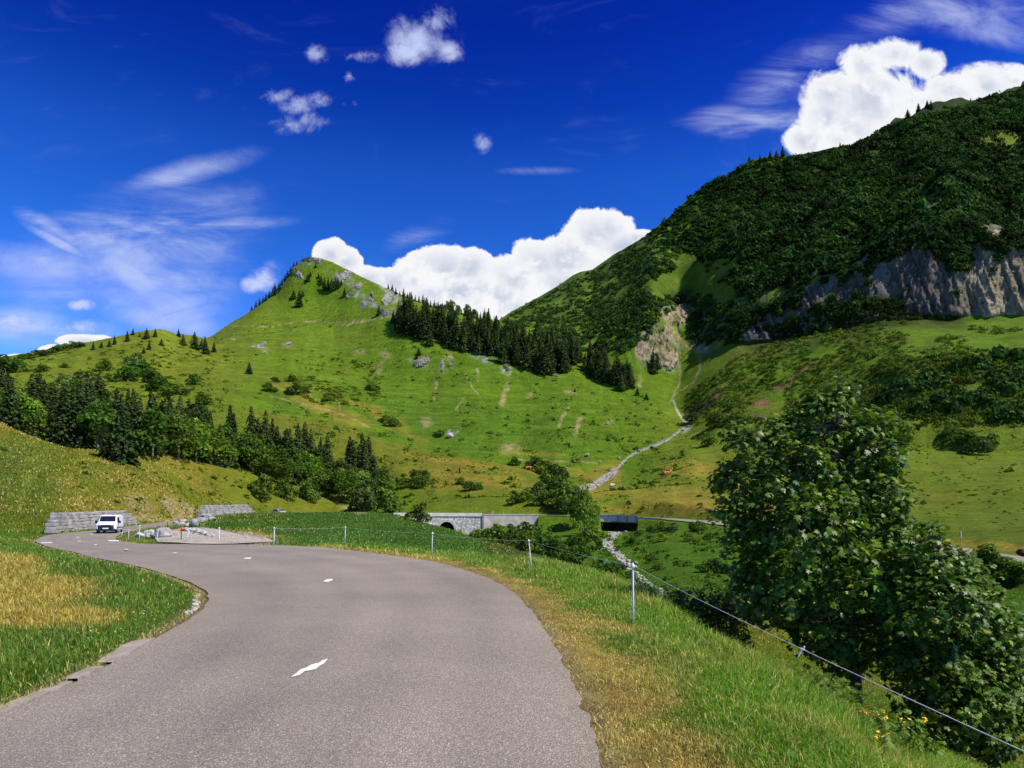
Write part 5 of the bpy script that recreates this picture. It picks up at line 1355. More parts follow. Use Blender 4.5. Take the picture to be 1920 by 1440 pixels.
wall_strip('abutment', np.linspace(1126, 1193, 8), lambda p_, z: z - 1.42, lambda p_, z: -8.2, 0.7, MAT['darkvoid'], bb_, off=-6)  # dark backing wall, the opening's shade is in its colour
# soffit slab
qs = [edge_at(p_) for p_ in pg]
bm = bmesh.new(); A_, B_ = [], []
for q, z in qs:
    d = q / np.linalg.norm(q); a = q - d * 0.5; b_ = q + d * 6
    A_.append(bm.verts.new((a[0], a[1], z - 1.3))); B_.append(bm.verts.new((b_[0], b_[1], z - 1.3)))
for k in range(len(A_) - 1): bm.faces.new((A_[k], A_[k + 1], B_[k + 1], B_[k]))
bm_obj('deck', bm, MAT['darkvoid'], bb_)

# --- dry stone retaining walls at the hairpin (rough blocks laid in courses)
def block_wall(label, pts, h, course, blen, mat, lean=0.25):
    root = empty('stone_wall'); tag(root, label, 'wall', 'block retaining walls above the road')
    bm = bmesh.new()
    P_ = [np.array(p_) for p_ in pts]
    seg = [np.linalg.norm(P_[i + 1][:2] - P_[i][:2]) for i in range(len(P_) - 1)]; tot = sum(seg)
    def pos(s):
        for i, l in enumerate(seg):
            if s <= l or i == len(seg) - 1:
                return P_[i] + (P_[i + 1] - P_[i]) * (s / l), (P_[i + 1] - P_[i]) / l
            s -= l
    nc_ = int(h / course)
    for c_ in range(nc_):
        s = random.uniform(0, blen * 0.5)
        trim = 0.9 * c_ if True else 0
        while s < tot - trim * 0.9:
            L_ = blen * random.uniform(0.6, 1.4)
            if s > trim * 0.6:
                q, d = pos(min(s + L_ / 2, tot))
                nrm = np.array([-d[1], d[0]])      # pointing away from the road's side is +
                back = nrm * (lean * c_ * course)
                add_box(bm, (q[0] + back[0], q[1] + back[1], q[2] - 0.1 + course * (c_ + 0.5)), (L_ * 0.97, 0.9, course * random.uniform(0.9, 1.04)), math.atan2(d[1], d[0]) + random.gauss(0, 0.05), jit=course * 0.15)
            s += L_
    bmesh.ops.bevel(bm, geom=bm.edges[:], offset=0.05, segments=1, affect='EDGES')
    bm_obj('blocks', bm, mat, root)
    return root
def g3(x, y, z): return (x, y, z)
block_wall('long grey block wall behind the white van', [(-47.6,71.0,-2.4),(-48.9,76,-2.4),(-50.4,86,-2.25),(-52.6,97,-2.1)], 2.1, 0.35, 0.75, MAT['block'], lean=0.22)
block_wall('lighter block wall further up the road, right of the earth scars', [(-57.6,127,-1.75),(-58.0,140,-1.55),(-57.4,156,-1.3)], 2.6, 0.36, 0.55, MAT['block'], lean=0.25)

# ------------------------------------------------------------------ boulders
def boulder(loc, size, label, seed, group=None, mat=None, flat=0.7, name='boulder', rz=None):
    r = random.Random(seed)
    bm = bmesh.new(); bmesh.ops.create_icosphere(bm, subdivisions=3, radius=1.0)
    cuts = [Vector((r.gauss(0, 1), r.gauss(0, 1), r.gauss(0, 0.8))).normalized() for _ in range(13)]
    offs = [r.uniform(0.55, 0.9) for _ in cuts]
    for v in bm.verts:
        for c_, o_ in zip(cuts, offs):
            e = v.co.dot(c_) - o_
            if e > 0: v.co -= c_ * e * 0.92
        v.co += Vector((r.gauss(0, .012), r.gauss(0, .012), r.gauss(0, .012)))
    for v in bm.verts: v.co = Vector((v.co.x * size[0] / 2, v.co.y * size[1] / 2, v.co.z * size[2] / 2 + size[2] * 0.36))
    o = bm_obj(name, bm, mat or MAT['rock'], None, loc=loc)
    o.rotation_euler = (0, 0, r.uniform(0, 6) if rz is None else rz)
    return tag(o, label, 'boulder', group)
def gp(px_, py_, ymin=38):
    w = at(px_, py_, ymin); return w
w = gp(306, 1010, 45); boulder(w, (1.45, 1.1, 1.0), 'big pale boulder at the right end of the rock pile by the van', 1, 'boulders on the grass island', flat=1)
isl = [(263,1008,1.0,.8,.55),(271,1004,.9,.7,.5),(279,1010,.7,.6,.45),(285,1003,1.0,.8,.6),(291,1010,.8,.7,.5),(257,1004,.6,.5,.3),(276,1000,.7,.6,.4)]
for n, (a, b_, sx, sy, sz_) in enumerate(sorted(isl)):
    boulder(gp(a, b_, 45), (sx, sy, sz_), 'small pale rock of the pile left of the big boulder, ' + ORD[n], 20 + n, 'boulders on the grass island')
lst = [(330,984,1.3,1.0,.8),(343,980,1.5,1.1,.9),(338,989,1.2,.9,.7),(365,987,1.2,1.0,1.0),(352,988,.9,.8,.5),(389,977,1.6,1.2,1.0),(379,980,1.2,.9,.7),(398,978,1.1,.9,.7)]
for n, (a, b_, sx, sy, sz_) in enumerate(sorted(lst)):
    boulder(gp(a, b_, 55), (sx, sy, sz_), 'grey rock on the verge behind the gravel lay-by, ' + ORD[n], 40 + n, 'rocks behind the lay-by')
line_ = [(352,998,1.1,.7,.5),(362,999,1.3,.8,.55),(372,1002,1.2,.8,.6),(383,1005,1.2,.7,.5),(393,1008,1.0,.7,.45),(401,1009,.7,.5,.25)]
for n, (a, b_, sx, sy, sz_) in enumerate(line_):
    boulder(gp(a, b_, 40), (sx, sy, sz_), 'angular pale rock in the row on the gravel lay-by, ' + ORD[n], 60 + n, 'rocks lined up on the gravel lay-by', rz=-0.5)
far_b = [(1160,862,1.5,1.2,1.2,'grey boulder in the pasture left of the stream bed, by the brown cow'),(1117,885,1.7,1.4,1.3,'round pale boulder close to the stream bed above the thicket'),(1125,868,1.0,.9,.6,'flat pale stone in the pasture below the grey boulder'),(1101,857,2.6,2.0,1.9,'big dark-sided boulder high in the pasture left of the stream'),(844,821,4.6,3,2.6,'large pinkish rock on the hillside above the hillock'),(920,912,.6,.5,.3,'small stone on the hillock'),(1060,880,2.6,1.0,.7,'long low stone in the pasture beside a brown cow'),(1148,912,2.4,1.6,1.2,'dark boulder right of the stream bed'),(1193,1058,.8,.6,.4,'pale rock beside the lower stream')]
for n, (a, b_, sx, sy, sz_, lb_) in enumerate(far_b):
    w = at(a, b_, 60)
    if w: boulder(w, (sx, sy, sz_), lb_, 80 + n, mat=MAT['rock'])
# pebbly stream bed stones: one uncountable mass
def stones(name, label, pts, size, seed):
    r = np.random.default_rng(seed); bm = bmesh.new()
    bmesh.ops.create_icosphere(bm, subdivisions=1, radius=1.0)
    V0 = np.array([v.co for v in bm.verts]); F0 = np.array([[v.index for v in f.verts] for f in bm.faces]); bm.free()
    Vs, Fs = [], []; o_ = 0
    for p_ in pts:
        s = r.uniform(*size)
        V = V0 * (1 + r.normal(size=V0.shape) * 0.16) * s * r.uniform(0.6, 1.2, 3) * [1, 1, 0.7]
        a = r.random() * 6.28; V = np.stack([V[:, 0] * math.cos(a) - V[:, 1] * math.sin(a), V[:, 0] * math.sin(a) + V[:, 1] * math.cos(a), V[:, 2]], 1)
        Vs.append(V + np.array(p_)); Fs.append(F0 + o_); o_ += len(V0)
    o = np_obj(name, np.concatenate(Vs), np.concatenate(Fs), MAT['rock']); tag(o, label, 'stones', kind='stuff'); return o
def along(pts, n, wpx, ymin, seed):
    r = random.Random(seed); out = []
    L_ = [math.hypot(b_[0] - a[0], b_[1] - a[1]) for a, b_ in zip(pts[:-1], pts[1:])]; T_ = sum(L_)
    for _ in range(n):
        s = r.uniform(0, T_); i = 0
        while s > L_[i] and i < len(L_) - 1: s -= L_[i]; i += 1
        t = s / L_[i]
        w = at(pts[i][0] + (pts[i + 1][0] - pts[i][0]) * t + r.gauss(0, wpx), pts[i][1] + (pts[i + 1][1] - pts[i][1]) * t + r.gauss(0, wpx * 0.5), ymin)
        if w: out.append(w)
    return out
stones('stream_stones', 'pale stones of the dry stream bed winding down the pasture', along(ST[2:], 480, 1.7, 150, 5), (0.12, 0.5), 5)
stones('stream_stones', 'pale stones of the lower stream below the beam bridge', along([(1168,988),(1150,1000),(1136,1020),(1128,1028)], 150, 5, 60, 6) + along([(1130,1026),(1150,1032),(1165,1045),(1180,1068),(1205,1095),(1235,1110)], 200, 5, 32, 6), (0.10, 0.38), 6)
stones('roadside_stones', 'small pale stones along the inner edge of the bend', [Vector((w.x, w.y, w.z + 0.01)) for w in along([(366,1118),(368,1132),(362,1145),(350,1152)], 60, 3, 5, 8) if w], (0.015, 0.05), 8)

# ------------------------------------------------------------------ vehicles
MAT['white_paint'] = noise_mat('white_paint', (0.74, 0.75, 0.77), (0.80, 0.81, 0.83), 2, 0.28, spec=0.5)
MAT['black_plastic'] = noise_mat('black_plastic', (0.010, 0.010, 0.022), (0.018, 0.017, 0.035), 6, 0.5)
MAT['glass'] = noise_mat('dark_glass', (0.008, 0.009, 0.03), (0.015, 0.016, 0.045), 2, 0.06, spec=0.7)
MAT['rubber'] = noise_mat('rubber', (0.012, 0.012, 0.012), (0.022, 0.022, 0.022), 12, 0.85)
MAT['rim'] = noise_mat('grey_wheel', (0.25, 0.25, 0.26), (0.35, 0.35, 0.36), 8, 0.4, metallic=0.6)
MAT['lamp_glass'] = noise_mat('headlamp_glass', (0.55, 0.57, 0.6), (0.75, 0.77, 0.8), 9, 0.1, spec=0.8)
MAT['plate'] = noise_mat('plate', (0.75, 0.75, 0.72), (0.8, 0.8, 0.78), 4, 0.5)
MAT['dark_paint'] = noise_mat('dark_car_paint', (0.05, 0.055, 0.06), (0.08, 0.085, 0.09), 2, 0.25, spec=0.6)
MAT['silver_paint'] = noise_mat('silver_car_paint', (0.32, 0.33, 0.35), (0.40, 0.41, 0.43), 2, 0.28, spec=0.6)
MAT['red_paint'] = noise_mat('dark_red_paint', (0.10, 0.012, 0.01), (0.15, 0.02, 0.015), 2, 0.25, spec=0.6)
MAT['red_lens'] = noise_mat('red_lens', (0.35, 0.01, 0.01), (0.45, 0.02, 0.02), 5, 0.2)
def loft_body(bm, sections, mi=0):
    """sections: (x, [(half width, z) ...]) closed rings mirrored in y"""
    rings = []
    for x, prof in sections:
        ring = [bm.verts.new((x, w_, z)) for w_, z in prof] + [bm.verts.new((x, -w_, z)) for w_, z in reversed(prof)]
        rings.append(ring)
    n = len(rings[0])
    for a, b_ in zip(rings[:-1], rings[1:]):
        for k in range(n): bm.faces.new((a[k], a[(k + 1) % n], b_[(k + 1) % n], b_[k]))
    bm.faces.new(rings[0]); bm.faces.new(rings[-1][::-1])
def car(kind, loc, rz, label, paint_m, name):
    root = empty(name, loc, rz); tag(root, label, 'van' if kind == 'van' else 'car')
    # x forward, y left; wheels touch z = 0
    if kind == 'van':
        Lh, Wd = 4.2, 0.9; H = 1.82
        #            x      z belt(bottom of glass) roof height  half width at roof
        S_ = [(-2.08,0.42,1.00,1.66,0.74),(-2.02,0.30,1.00,1.78,0.78),(-1.2,0.26,1.02,1.82,0.79),(0.0,0.26,1.02,1.83,0.79),(0.55,0.26,1.03,1.80,0.78),(0.80,0.26,1.04,1.70,0.75),(1.30,0.26,1.06,1.20,0.76),(1.42,0.26,1.04,1.08,0.77),(1.80,0.28,0.92,0.96,0.72),(2.05,0.34,0.72,0.78,0.60),(2.12,0.42,0.62,0.66,0.52)]
    else:
        Lh, Wd = 4.1, 0.86; H = 1.46
        S_ = [(-2.0,0.45,0.86,0.95,0.62),(-1.92,0.30,0.90,1.08,0.64),(-1.35,0.24,0.93,1.38,0.60),(-0.6,0.24,0.93,1.46,0.62),(0.15,0.24,0.93,1.44,0.62),(0.45,0.24,0.94,1.34,0.62),(1.05,0.24,0.95,1.00,0.70),(1.5,0.26,0.86,0.89,0.66),(1.9,0.32,0.68,0.72,0.58),(2.02,0.42,0.56,0.60,0.50)]
    bm = bmesh.new()
    secs = []
    for x, zb_, zm, zt, wr in S_:
        e = min(1.0, (2.14 - abs(x)) / 0.35) if abs(x) > 1.8 else 1.0
        w_ = Wd * (0.86 + 0.14 * e)
        secs.append((x, [(w_ * 0.90, zb_), (w_, zb_ + 0.12), (w_, zm * 0.9), (w_ * 0.985, zm), ((w_ * 0.96 + wr) / 2, (zm + zt) / 2 + 0.02), (wr, zt - 0.06 if zt - zm > 0.2 else zt - 0.02), (wr * 0.86, zt)]))
    loft_body(bm, secs)
    body = bm_obj('body', bm, paint_m, root, smooth=False)
    bv = body.modifiers.new('bevel', 'BEVEL'); bv.width = 0.035; bv.segments = 2; bv.limit_method = 'ANGLE'; bv.angle_limit = math.radians(30)
    def quad(nm, pts, mat, par, th=0.02):
        bm = bmesh.new(); P4 = [Vector(p_) for p_ in pts]
        nrm = (P4[1] - P4[0]).cross(P4[2] - P4[0]).normalized()
        a = [bm.verts.new(p_ + nrm * th) for p_ in P4]; b_ = [bm.verts.new(p_ - nrm * th) for p_ in P4]
        n = len(a); bm.faces.new(a); bm.faces.new(b_[::-1])
        for i in range(n): bm.faces.new((a[i], b_[i], b_[(i + 1) % n], a[(i + 1) % n]))
        return bm_obj(nm, bm, mat, par)
    if kind == 'van':
        quad('windscreen', [(1.335,-0.70,1.17),(1.335,0.70,1.17),(0.86,0.66,1.69),(0.86,-0.66,1.69)], MAT['glass'], root)
        for s in (1, -1):
            quad('side_window', [(1.15,0.865*s,1.08),(0.30,0.885*s,1.08),(0.30,0.815*s,1.62),(0.78,0.80*s,1.60)], MAT['glass'], root, 0.018)
            hl = quad('headlight', [(2.02,0.52*s,0.82),(1.84,0.80*s,0.80),(1.72,0.82*s,1.00),(1.95,0.60*s,0.97)], MAT['lamp_glass'], root, 0.03)
            bm = bmesh.new(); add_box(bm, (1.05, 1.03 * s, 1.12), (0.12, 0.22, 0.26)); add_box(bm, (1.05, 0.91 * s, 1.06), (0.05, 0.1, 0.05)); mo = bm_obj('mirror', bm, MAT['black_plastic'], root)
            quad('side_trim', [(1.30,0.915*s,0.52),(-1.0,0.915*s,0.52),(-1.0,0.915*s,0.60),(1.30,0.915*s,0.60)], MAT['black_plastic'], root, 0.012)
            quad('tail_light', [(-2.10,0.70*s,0.95),(-2.10,0.80*s,0.95),(-2.07,0.78*s,1.45),(-2.07,0.70*s,1.45)], MAT['red_lens'], root, 0.02)
        bm = bmesh.new()
        loft_body(bm, [(1.62,[(0.90,0.24),(0.925,0.30),(0.925,0.66),(0.90,0.76)]),(2.02,[(0.78,0.22),(0.82,0.28),(0.82,0.70),(0.76,0.80)]),(2.20,[(0.55,0.24),(0.60,0.30),(0.60,0.68),(0.54,0.78)])])
        bump = bm_obj('front_bumper', bm, MAT['black_plastic'], root)
        quad('grille', [(2.13,-0.42,0.72),(2.13,0.42,0.72),(2.06,0.46,0.84),(2.06,-0.46,0.84)], MAT['black_plastic'], root, 0.03)
        quad('number_plate', [(2.215,-0.26,0.44),(2.215,0.26,0.44),(2.215,0.26,0.55),(2.215,-0.26,0.55)], MAT['plate'], root, 0.012)
        bm = bmesh.new(); add_box(bm, (-2.10, 0, 0.42), (0.12, 1.6, 0.26)); bm_obj('rear_bumper', bm, MAT['black_plastic'], root)
    else:
        quad('windscreen', [(1.00,-0.66,1.04),(1.00,0.66,1.04),(0.52,0.58,1.33),(0.52,-0.58,1.33)], MAT['glass'], root)
        quad('rear_window', [(-1.88,-0.55,1.10),(-1.88,0.55,1.10),(-1.42,0.54,1.36),(-1.42,-0.54,1.36)], MAT['glass'], root)
        for s in (1, -1):
            quad('side_window', [(0.80,0.80*s,1.00),(0.0,0.815*s,1.00),(0.0,0.70*s,1.36),(0.42,0.69*s,1.32)], MAT['glass'], root, 0.03)
            quad('side_window', [(-0.1,0.815*s,1.00),(-1.15,0.80*s,1.00),(-1.05,0.68*s,1.34),(-0.1,0.70*s,1.36)], MAT['glass'], root, 0.03)
            quad('headlight', [(1.93,0.42*s,0.66),(1.80,0.70*s,0.66),(1.66,0.72*s,0.80),(1.84,0.46*s,0.76)], MAT['lamp_glass'], root, 0.03)
            quad('tail_light', [(-1.99,0.50*s,0.80),(-1.96,0.72*s,0.80),(-1.94,0.70*s,0.95),(-1.97,0.50*s,0.95)], MAT['red_lens'], root, 0.02)
        bm = bmesh.new(); add_box(bm, (2.0, 0, 0.42), (0.12, 1.4, 0.24)); bm_obj('front_bumper', bm, MAT['black_plastic'], root)
    for sx in ((1.38, -1.32) if kind == 'van' else (1.28, -1.28)):
        for s in (1, -1):
            bm = bmesh.new()
            add_tube(bm, [(sx, s * (Wd - 0.20), 0.31), (sx, s * (Wd + 0.012), 0.31)], 0.31, 20)
            ty = bm_obj('wheel', bm, MAT['rubber'], root)
            bm = bmesh.new(); add_tube(bm, [(sx, s * (Wd - 0.05), 0.31), (sx, s * (Wd + 0.022), 0.31)], [0.20, 0.18], 16)
            bm_obj('rim', bm, MAT['rim'], ty)
    return root
w = on_road(205, 999.0)
w = Vector(((207 - 960) / F * 71.0, 71.0, 0)); w.z = road_z(w.x, w.y) + 0.002
van = car('van', w, math.radians(-71), 'white delivery van with dark bumper coming round the hairpin', MAT['white_paint'], 'delivery_van')
w2 = Vector(((523 - 960) / F * 152, 152.0, 0)); w2.z = road_z(w2.x, w2.y) + 0.002
car('car', w2, math.radians(-35), 'grey car half hidden behind the green rise', MAT['silver_paint'], 'car')
w3 = on_road(1917, 1042)
MAT['dark_stone'] = noise_mat('dark_red_stone', (0.03, 0.012, 0.012), (0.07, 0.03, 0.025), 3, 0.8)
boulder(w3, (0.45, 0.35, 0.3), 'dark reddish block lying on the far road at the right edge', 99, mat=MAT['dark_stone'])

# ------------------------------------------------------------------ fence posts, wire, markers
MAT['post'] = noise_mat('white_plastic', (0.66, 0.67, 0.66), (0.80, 0.80, 0.79), 14, 0.5)
MAT['rope'] = noise_mat('white_rope', (0.55, 0.55, 0.53), (0.75, 0.75, 0.73), 60, 0.7)
MAT['rust'] = noise_mat('rusty_steel', (0.12, 0.05, 0.03), (0.25, 0.11, 0.06), 14, 0.8, bump=0.3)
MAT['yellow'] = noise_mat('yellow_sign', (0.75, 0.55, 0.04), (0.85, 0.65, 0.06), 6, 0.5)
MAT['orange'] = noise_mat('orange_cloth', (0.80, 0.16, 0.03), (0.90, 0.25, 0.06), 12, 0.7)
# (px of foot, distance, height, lean to the right at the top)
POSTS = [(1187.5,10.4,0.92,-0.005),(997,18.0,0.93,-0.10),(809.5,23.4,0.92,0.03),(646.5,30.8,0.92,0.03),(513.5,39.0,0.90,0.02),(411,45.0,0.90,0.0),(348,48.5,0.90,0.30),(293.5,53.5,0.85,0.12),(261,57.0,1.20,0.03),(241,60.0,0.85,0.02),(227,62.0,0.80,0.22)]
ADJ = {0: 1168, 1: 1066, 2: 1036, 3: 1021, 4: 1023.5, 5: 1025.5, 6: 1023, 7: 1020, 8: 1016, 9: 1013, 10: 1009}
tops = []
PL = ['slim white fence post nearest the camera, beside the dry verge', 'white fence post leaning left on the grass above the gully', 'white fence post at the edge of the bend, in front of the arch bridge', 'white fence post by the bend left of the arch bridge', 'white fence post at the right end of the gravel lay-by', 'white fence post in front of the middle of the gravel lay-by',
      'white fence post leaning right beside the rusty post', 'white fence post in front of the big pale boulder', 'tall white fence post on the grass island', 'short white fence post on the grass island tip', 'white fence post leaning right, nearest to the van']
for i, (px_, Y, h, ln) in enumerate(POSTS):
    z = zat1((px_ - 960) / F * Y, Y)
    if i >= 2 or True:
        # settle the post on the ground along its own sight line
        zz = -(ADJ[i] - HY) / F * Y
        for Y2 in np.linspace(Y * 0.85, Y * 1.15, 121):
            if abs(zat1((px_ - 960) / F * Y2, Y2) + (ADJ[i] - HY) / F * Y2) < abs(zat1((px_ - 960) / F * Y, Y) + (ADJ[i] - HY) / F * Y): Y = Y2
        h = h * 1.0
    base = Vector(((px_ - 960) / F * Y, Y, zat1((px_ - 960) / F * Y, Y)))
    root = empty('fence_post', base); tag(root, PL[i], 'fence post', 'white plastic posts of the electric fence')
    bm = bmesh.new()
    rad = 0.016 if i < 2 else 0.02
    if i >= 4: rad = 0.026
    top_ = Vector((ln * 1.0 * h, 0.02, h))
    add_tube(bm, [(0, 0, -0.12), top_ * 0.5, top_ * 0.96, top_], [rad, rad * 0.95, rad * 0.9, rad * 0.6], 8)
    bm_obj('pole', bm, MAT['post'], root, smooth=True)
    bm = bmesh.new()
    c_ = top_ * 0.94
    add_tube(bm, [c_ + Vector((0, -0.01, -0.03)), c_ + Vector((0, -0.01, 0.03))], rad * 1.6, 8)
    add_tube(bm, [c_ + Vector((0.01, -0.02, 0.0)), c_ + Vector((0.045, -0.02, 0.012)), c_ + Vector((0.06, -0.02, -0.006)), c_ + Vector((0.05, -0.02, -0.025))], 0.007, 6)
    bm_obj('insulator', bm, MAT['post'], root, smooth=True)
    tops.append(base + c_ + Vector((0.045 if i < 2 else 0.0, -0.02, 0)))
# next posts of the line, just out of frame to the right
off1 = Vector((1.95, 2.15, -0.915))
def wire(a, b_, sag, label, rad, k=24):
    pts = [a.lerp(b_, t) + Vector((0, 0, -sag * 4 * t * (1 - t))) for t in [i / k for i in range(k + 1)]]
    bm = bmesh.new(); add_tube(bm, pts, rad, 6)
    o = bm_obj('fence_wire', bm, MAT['rope'], None, smooth=True); tag(o, label, 'wire', 'strands of the electric fence'); return pts, o
p0, wo0 = wire(off1, tops[0], 0.035, 'white fence rope running from the near post past the maple trunk', 0.0021)
p1_, wo1 = wire(tops[0], tops[1], 0.03, 'white fence rope between the near post and the leaning post', 0.0026)
wire(tops[1], tops[2], 0.05, 'thin fence wire between the leaning post and the post before the arch bridge', 0.0032)
wire(tops[2], tops[3], 0.05, 'thin fence wire along the bend left of the arch bridge', 0.0032)
wire(tops[3], tops[4], 0.05, 'thin fence wire reaching the post at the lay-by', 0.0032)
def knot(pts, t, ln, parent, seed):
    r = random.Random(seed); i = int(t * (len(pts) - 1)); c_ = pts[i]; d = (pts[i + 1] - pts[i]).normalized()
    bm = bmesh.new()
    for k in range(5):
        a = c_ - d * ln * r.uniform(0.3, 1.0); b_ = c_ + d * ln * r.uniform(0.2, 0.8)
        add_tube(bm, [a + Vector((0, 0, r.uniform(-.004, .008))), c_ + Vector((r.uniform(-.01, .01), -0.004, r.uniform(-.004, .006))), b_ + Vector((0, 0, r.uniform(-.006, .006)))], [0.0012, 0.0042, 0.0015], 6)
    e = c_ + Vector((-0.35 * ln, 0, -0.55 * ln))
    for k in range(2):
        add_tube(bm, [c_, (c_ + e) / 2 + Vector((r.uniform(-.006, .006), 0, 0)), e + Vector((r.uniform(-.01, .01), 0, 0))], [0.002, 0.005, 0.002], 6)
    add_tube(bm, [c_ - d * 0.02, c_ - d * 0.02 + Vector((0.004, 0, 0.02)), c_ - d * 0.02 + Vector((0.006, 0, 0.026))], [0.002, 0.005, 0.003], 6)
    bm_obj('knot', bm, MAT['post'], parent)
def t_at(pts, px_):
    return min(range(len(pts) - 1), key=lambda i: abs(960 + F * pts[i].x / pts[i].y - px_)) / (len(pts) - 1)
knot(p0, t_at(p0, 1507), 0.10, wo0, 3)
knot(p1_, t_at(p1_, 1143), 0.09, wo1, 4)
# rusty marker post and the small yellow sign
w = at(340, 1015, 40)
root = empty('marker_post', w); tag(root, 'rusty steel post standing on the gravel near the orange cloth', 'post')
bm = bmesh.new(); add_tube(bm, [(0, 0, -0.1), (0, 0, 0.95)], 0.035, 8); bm_obj('pole', bm, MAT['rust'], root)
bm = bmesh.new(); add_tube(bm, [(0, 0, -0.05), (0, 0, 0.05)], [0.22, 0.16], 12); bm_obj('foot', bm, MAT['kerb'], root)
w = at(314, 993, 55)
root = empty('small_sign', w); tag(root, 'small yellow sign on a thin dark post beside the road', 'sign')
bm = bmesh.new(); add_tube(bm, [(0, 0, -0.1), (0, 0, 0.95)], 0.03, 8); bm_obj('pole', bm, MAT['rubber'], root)
bm = bmesh.new(); add_box(bm, (0, -0.05, 0.95), (0.42, 0.03, 0.26)); bm_obj('panel', bm, MAT['yellow'], root)
# crumpled orange cloth on the rocks
w = at(347, 997, 42)
bm = bmesh.new(); bmesh.ops.create_grid(bm, x_segments=10, y_segments=8, size=0.5)
for v in bm.verts:
    v.co = Vector((v.co.x * 1.0, v.co.y * 0.7, 0.30 + 0.10 * math.sin(v.co.x * 11) * math.cos(v.co.y * 9) - 0.5 * (v.co.x ** 2 + v.co.y ** 2) + random.uniform(-.02, .02)))
o = bm_obj('cloth', bm, MAT['orange'], None, loc=w + Vector((0, 0, 0.05)))
sl = o.modifiers.new('thick', 'SOLIDIFY'); sl.thickness = 0.02
tag(o, 'crumpled orange cloth on the rocks beside the rusty post', 'cloth')
# delineators on the bridge road
for n, (px_, hh) in enumerate(((924, 1.0), (944, 0.7))):
    q, z = edge_at(px_); d = q / np.linalg.norm(q); q = q + d * 6.6
    root = empty('roadside_marker', (q[0], q[1], z)); tag(root, ('tall' if n == 0 else 'short') + ' white roadside marker on the road behind the concrete wall', 'marker post', 'roadside markers by the concrete wall')
    bm = bmesh.new(); add_tube(bm, [(0, 0, -0.1), (0, 0, hh)], 0.06, 8); bm_obj('pole', bm, MAT['post'], root)
    bm = bmesh.new(); add_tube(bm, [(0, 0, hh * 0.78), (0, 0, hh * 0.92)], 0.066, 8); bm_obj('reflector', bm, MAT['rust'], root)
w = at(1802, 1009, 60)
if w:
    root = empty('roadside_marker', w); tag(root, 'white roadside marker on the verge right of the maple', 'marker post', 'roadside markers')
    bm = bmesh.new(); add_tube(bm, [(0, 0, -0.1), (0, 0, 0.8)], 0.05, 8); bm_obj('pole', bm, MAT['post'], root)

# ------------------------------------------------------------------ cows
def cow_mesh(mat):
    me = bpy.data.meshes.new('cow'); bm = bmesh.new()
    lay = None
    J = [('hip', (-0.75, 0, 1.12), 0.27), ('belly', (-0.2, 0, 1.02), 0.34), ('chest', (0.45, 0, 1.05), 0.30), ('neck', (0.85, 0, 1.12), 0.16), ('head', (1.12, 0, 0.95), 0.12), ('muzzle', (1.32, 0, 0.70), 0.075),
         ('fl1', (0.48, 0.18, 0.72), 0.10), ('fl2', (0.48, 0.19, 0.38), 0.055), ('fl3', (0.49, 0.19, 0.03), 0.055),
         ('fr1', (0.48, -0.18, 0.72), 0.10), ('fr2', (0.44, -0.19, 0.38), 0.055), ('fr3', (0.42, -0.19, 0.03), 0.055),
         ('bl1', (-0.72, 0.19, 0.78), 0.13), ('bl2', (-0.86, 0.2, 0.46), 0.06), ('bl3', (-0.80, 0.2, 0.03), 0.055),
         ('br1', (-0.72, -0.19, 0.78), 0.13), ('br2', (-0.90, -0.2, 0.46), 0.06), ('br3', (-0.86, -0.2, 0.03), 0.055),
         ('t1', (-1.05, 0, 1.15), 0.04), ('t2', (-1.12, 0, 0.7), 0.025), ('el', (1.02, 0.17, 1.05), 0.03), ('er', (1.02, -0.17, 1.05), 0.03)]
    E = [('hip', 'belly'), ('belly', 'chest'), ('chest', 'neck'), ('neck', 'head'), ('head', 'muzzle'), ('chest', 'fl1'), ('fl1', 'fl2'), ('fl2', 'fl3'), ('chest', 'fr1'), ('fr1', 'fr2'), ('fr2', 'fr3'), ('hip', 'bl1'), ('bl1', 'bl2'), ('bl2', 'bl3'), ('hip', 'br1'), ('br1', 'br2'), ('br2', 'br3'), ('hip', 't1'), ('t1', 't2'), ('head', 'el'), ('head', 'er')]
    ix = {n: i for i, (n, _, _) in enumerate(J)}
    me.from_pydata([c for _, c, _ in J], [(ix[a], ix[b]) for a, b in E], [])
    bm.free()
    me.materials.append(mat)
    o = bpy.data.objects.new('cow', me); link(o)
    sk = o.modifiers.new('skin', 'SKIN')
    for i, (_, _, r) in enumerate(J):
        me.skin_vertices[0].data[i].radius = (r, r)
    me.skin_vertices[0].data[0].use_root = True
    sb = o.modifiers.new('sub', 'SUBSURF'); sb.levels = 1; sb.render_levels = 1
    return o
MAT['cow_brown'] = noise_mat('brown_hide', (0.10, 0.035, 0.018), (0.20, 0.075, 0.03), 1.2, 0.8)
MAT['cow_red'] = noise_mat('chestnut_hide', (0.42, 0.11, 0.03), (0.62, 0.20, 0.06), 1.5, 0.8)
MAT['cow_dark'] = noise_mat('dark_hide', (0.025, 0.014, 0.012), (0.06, 0.03, 0.02), 1.5, 0.8)
def bare_skin(o):
    """make sure the skin layer exists (meshes made from data have none)"""
    return o
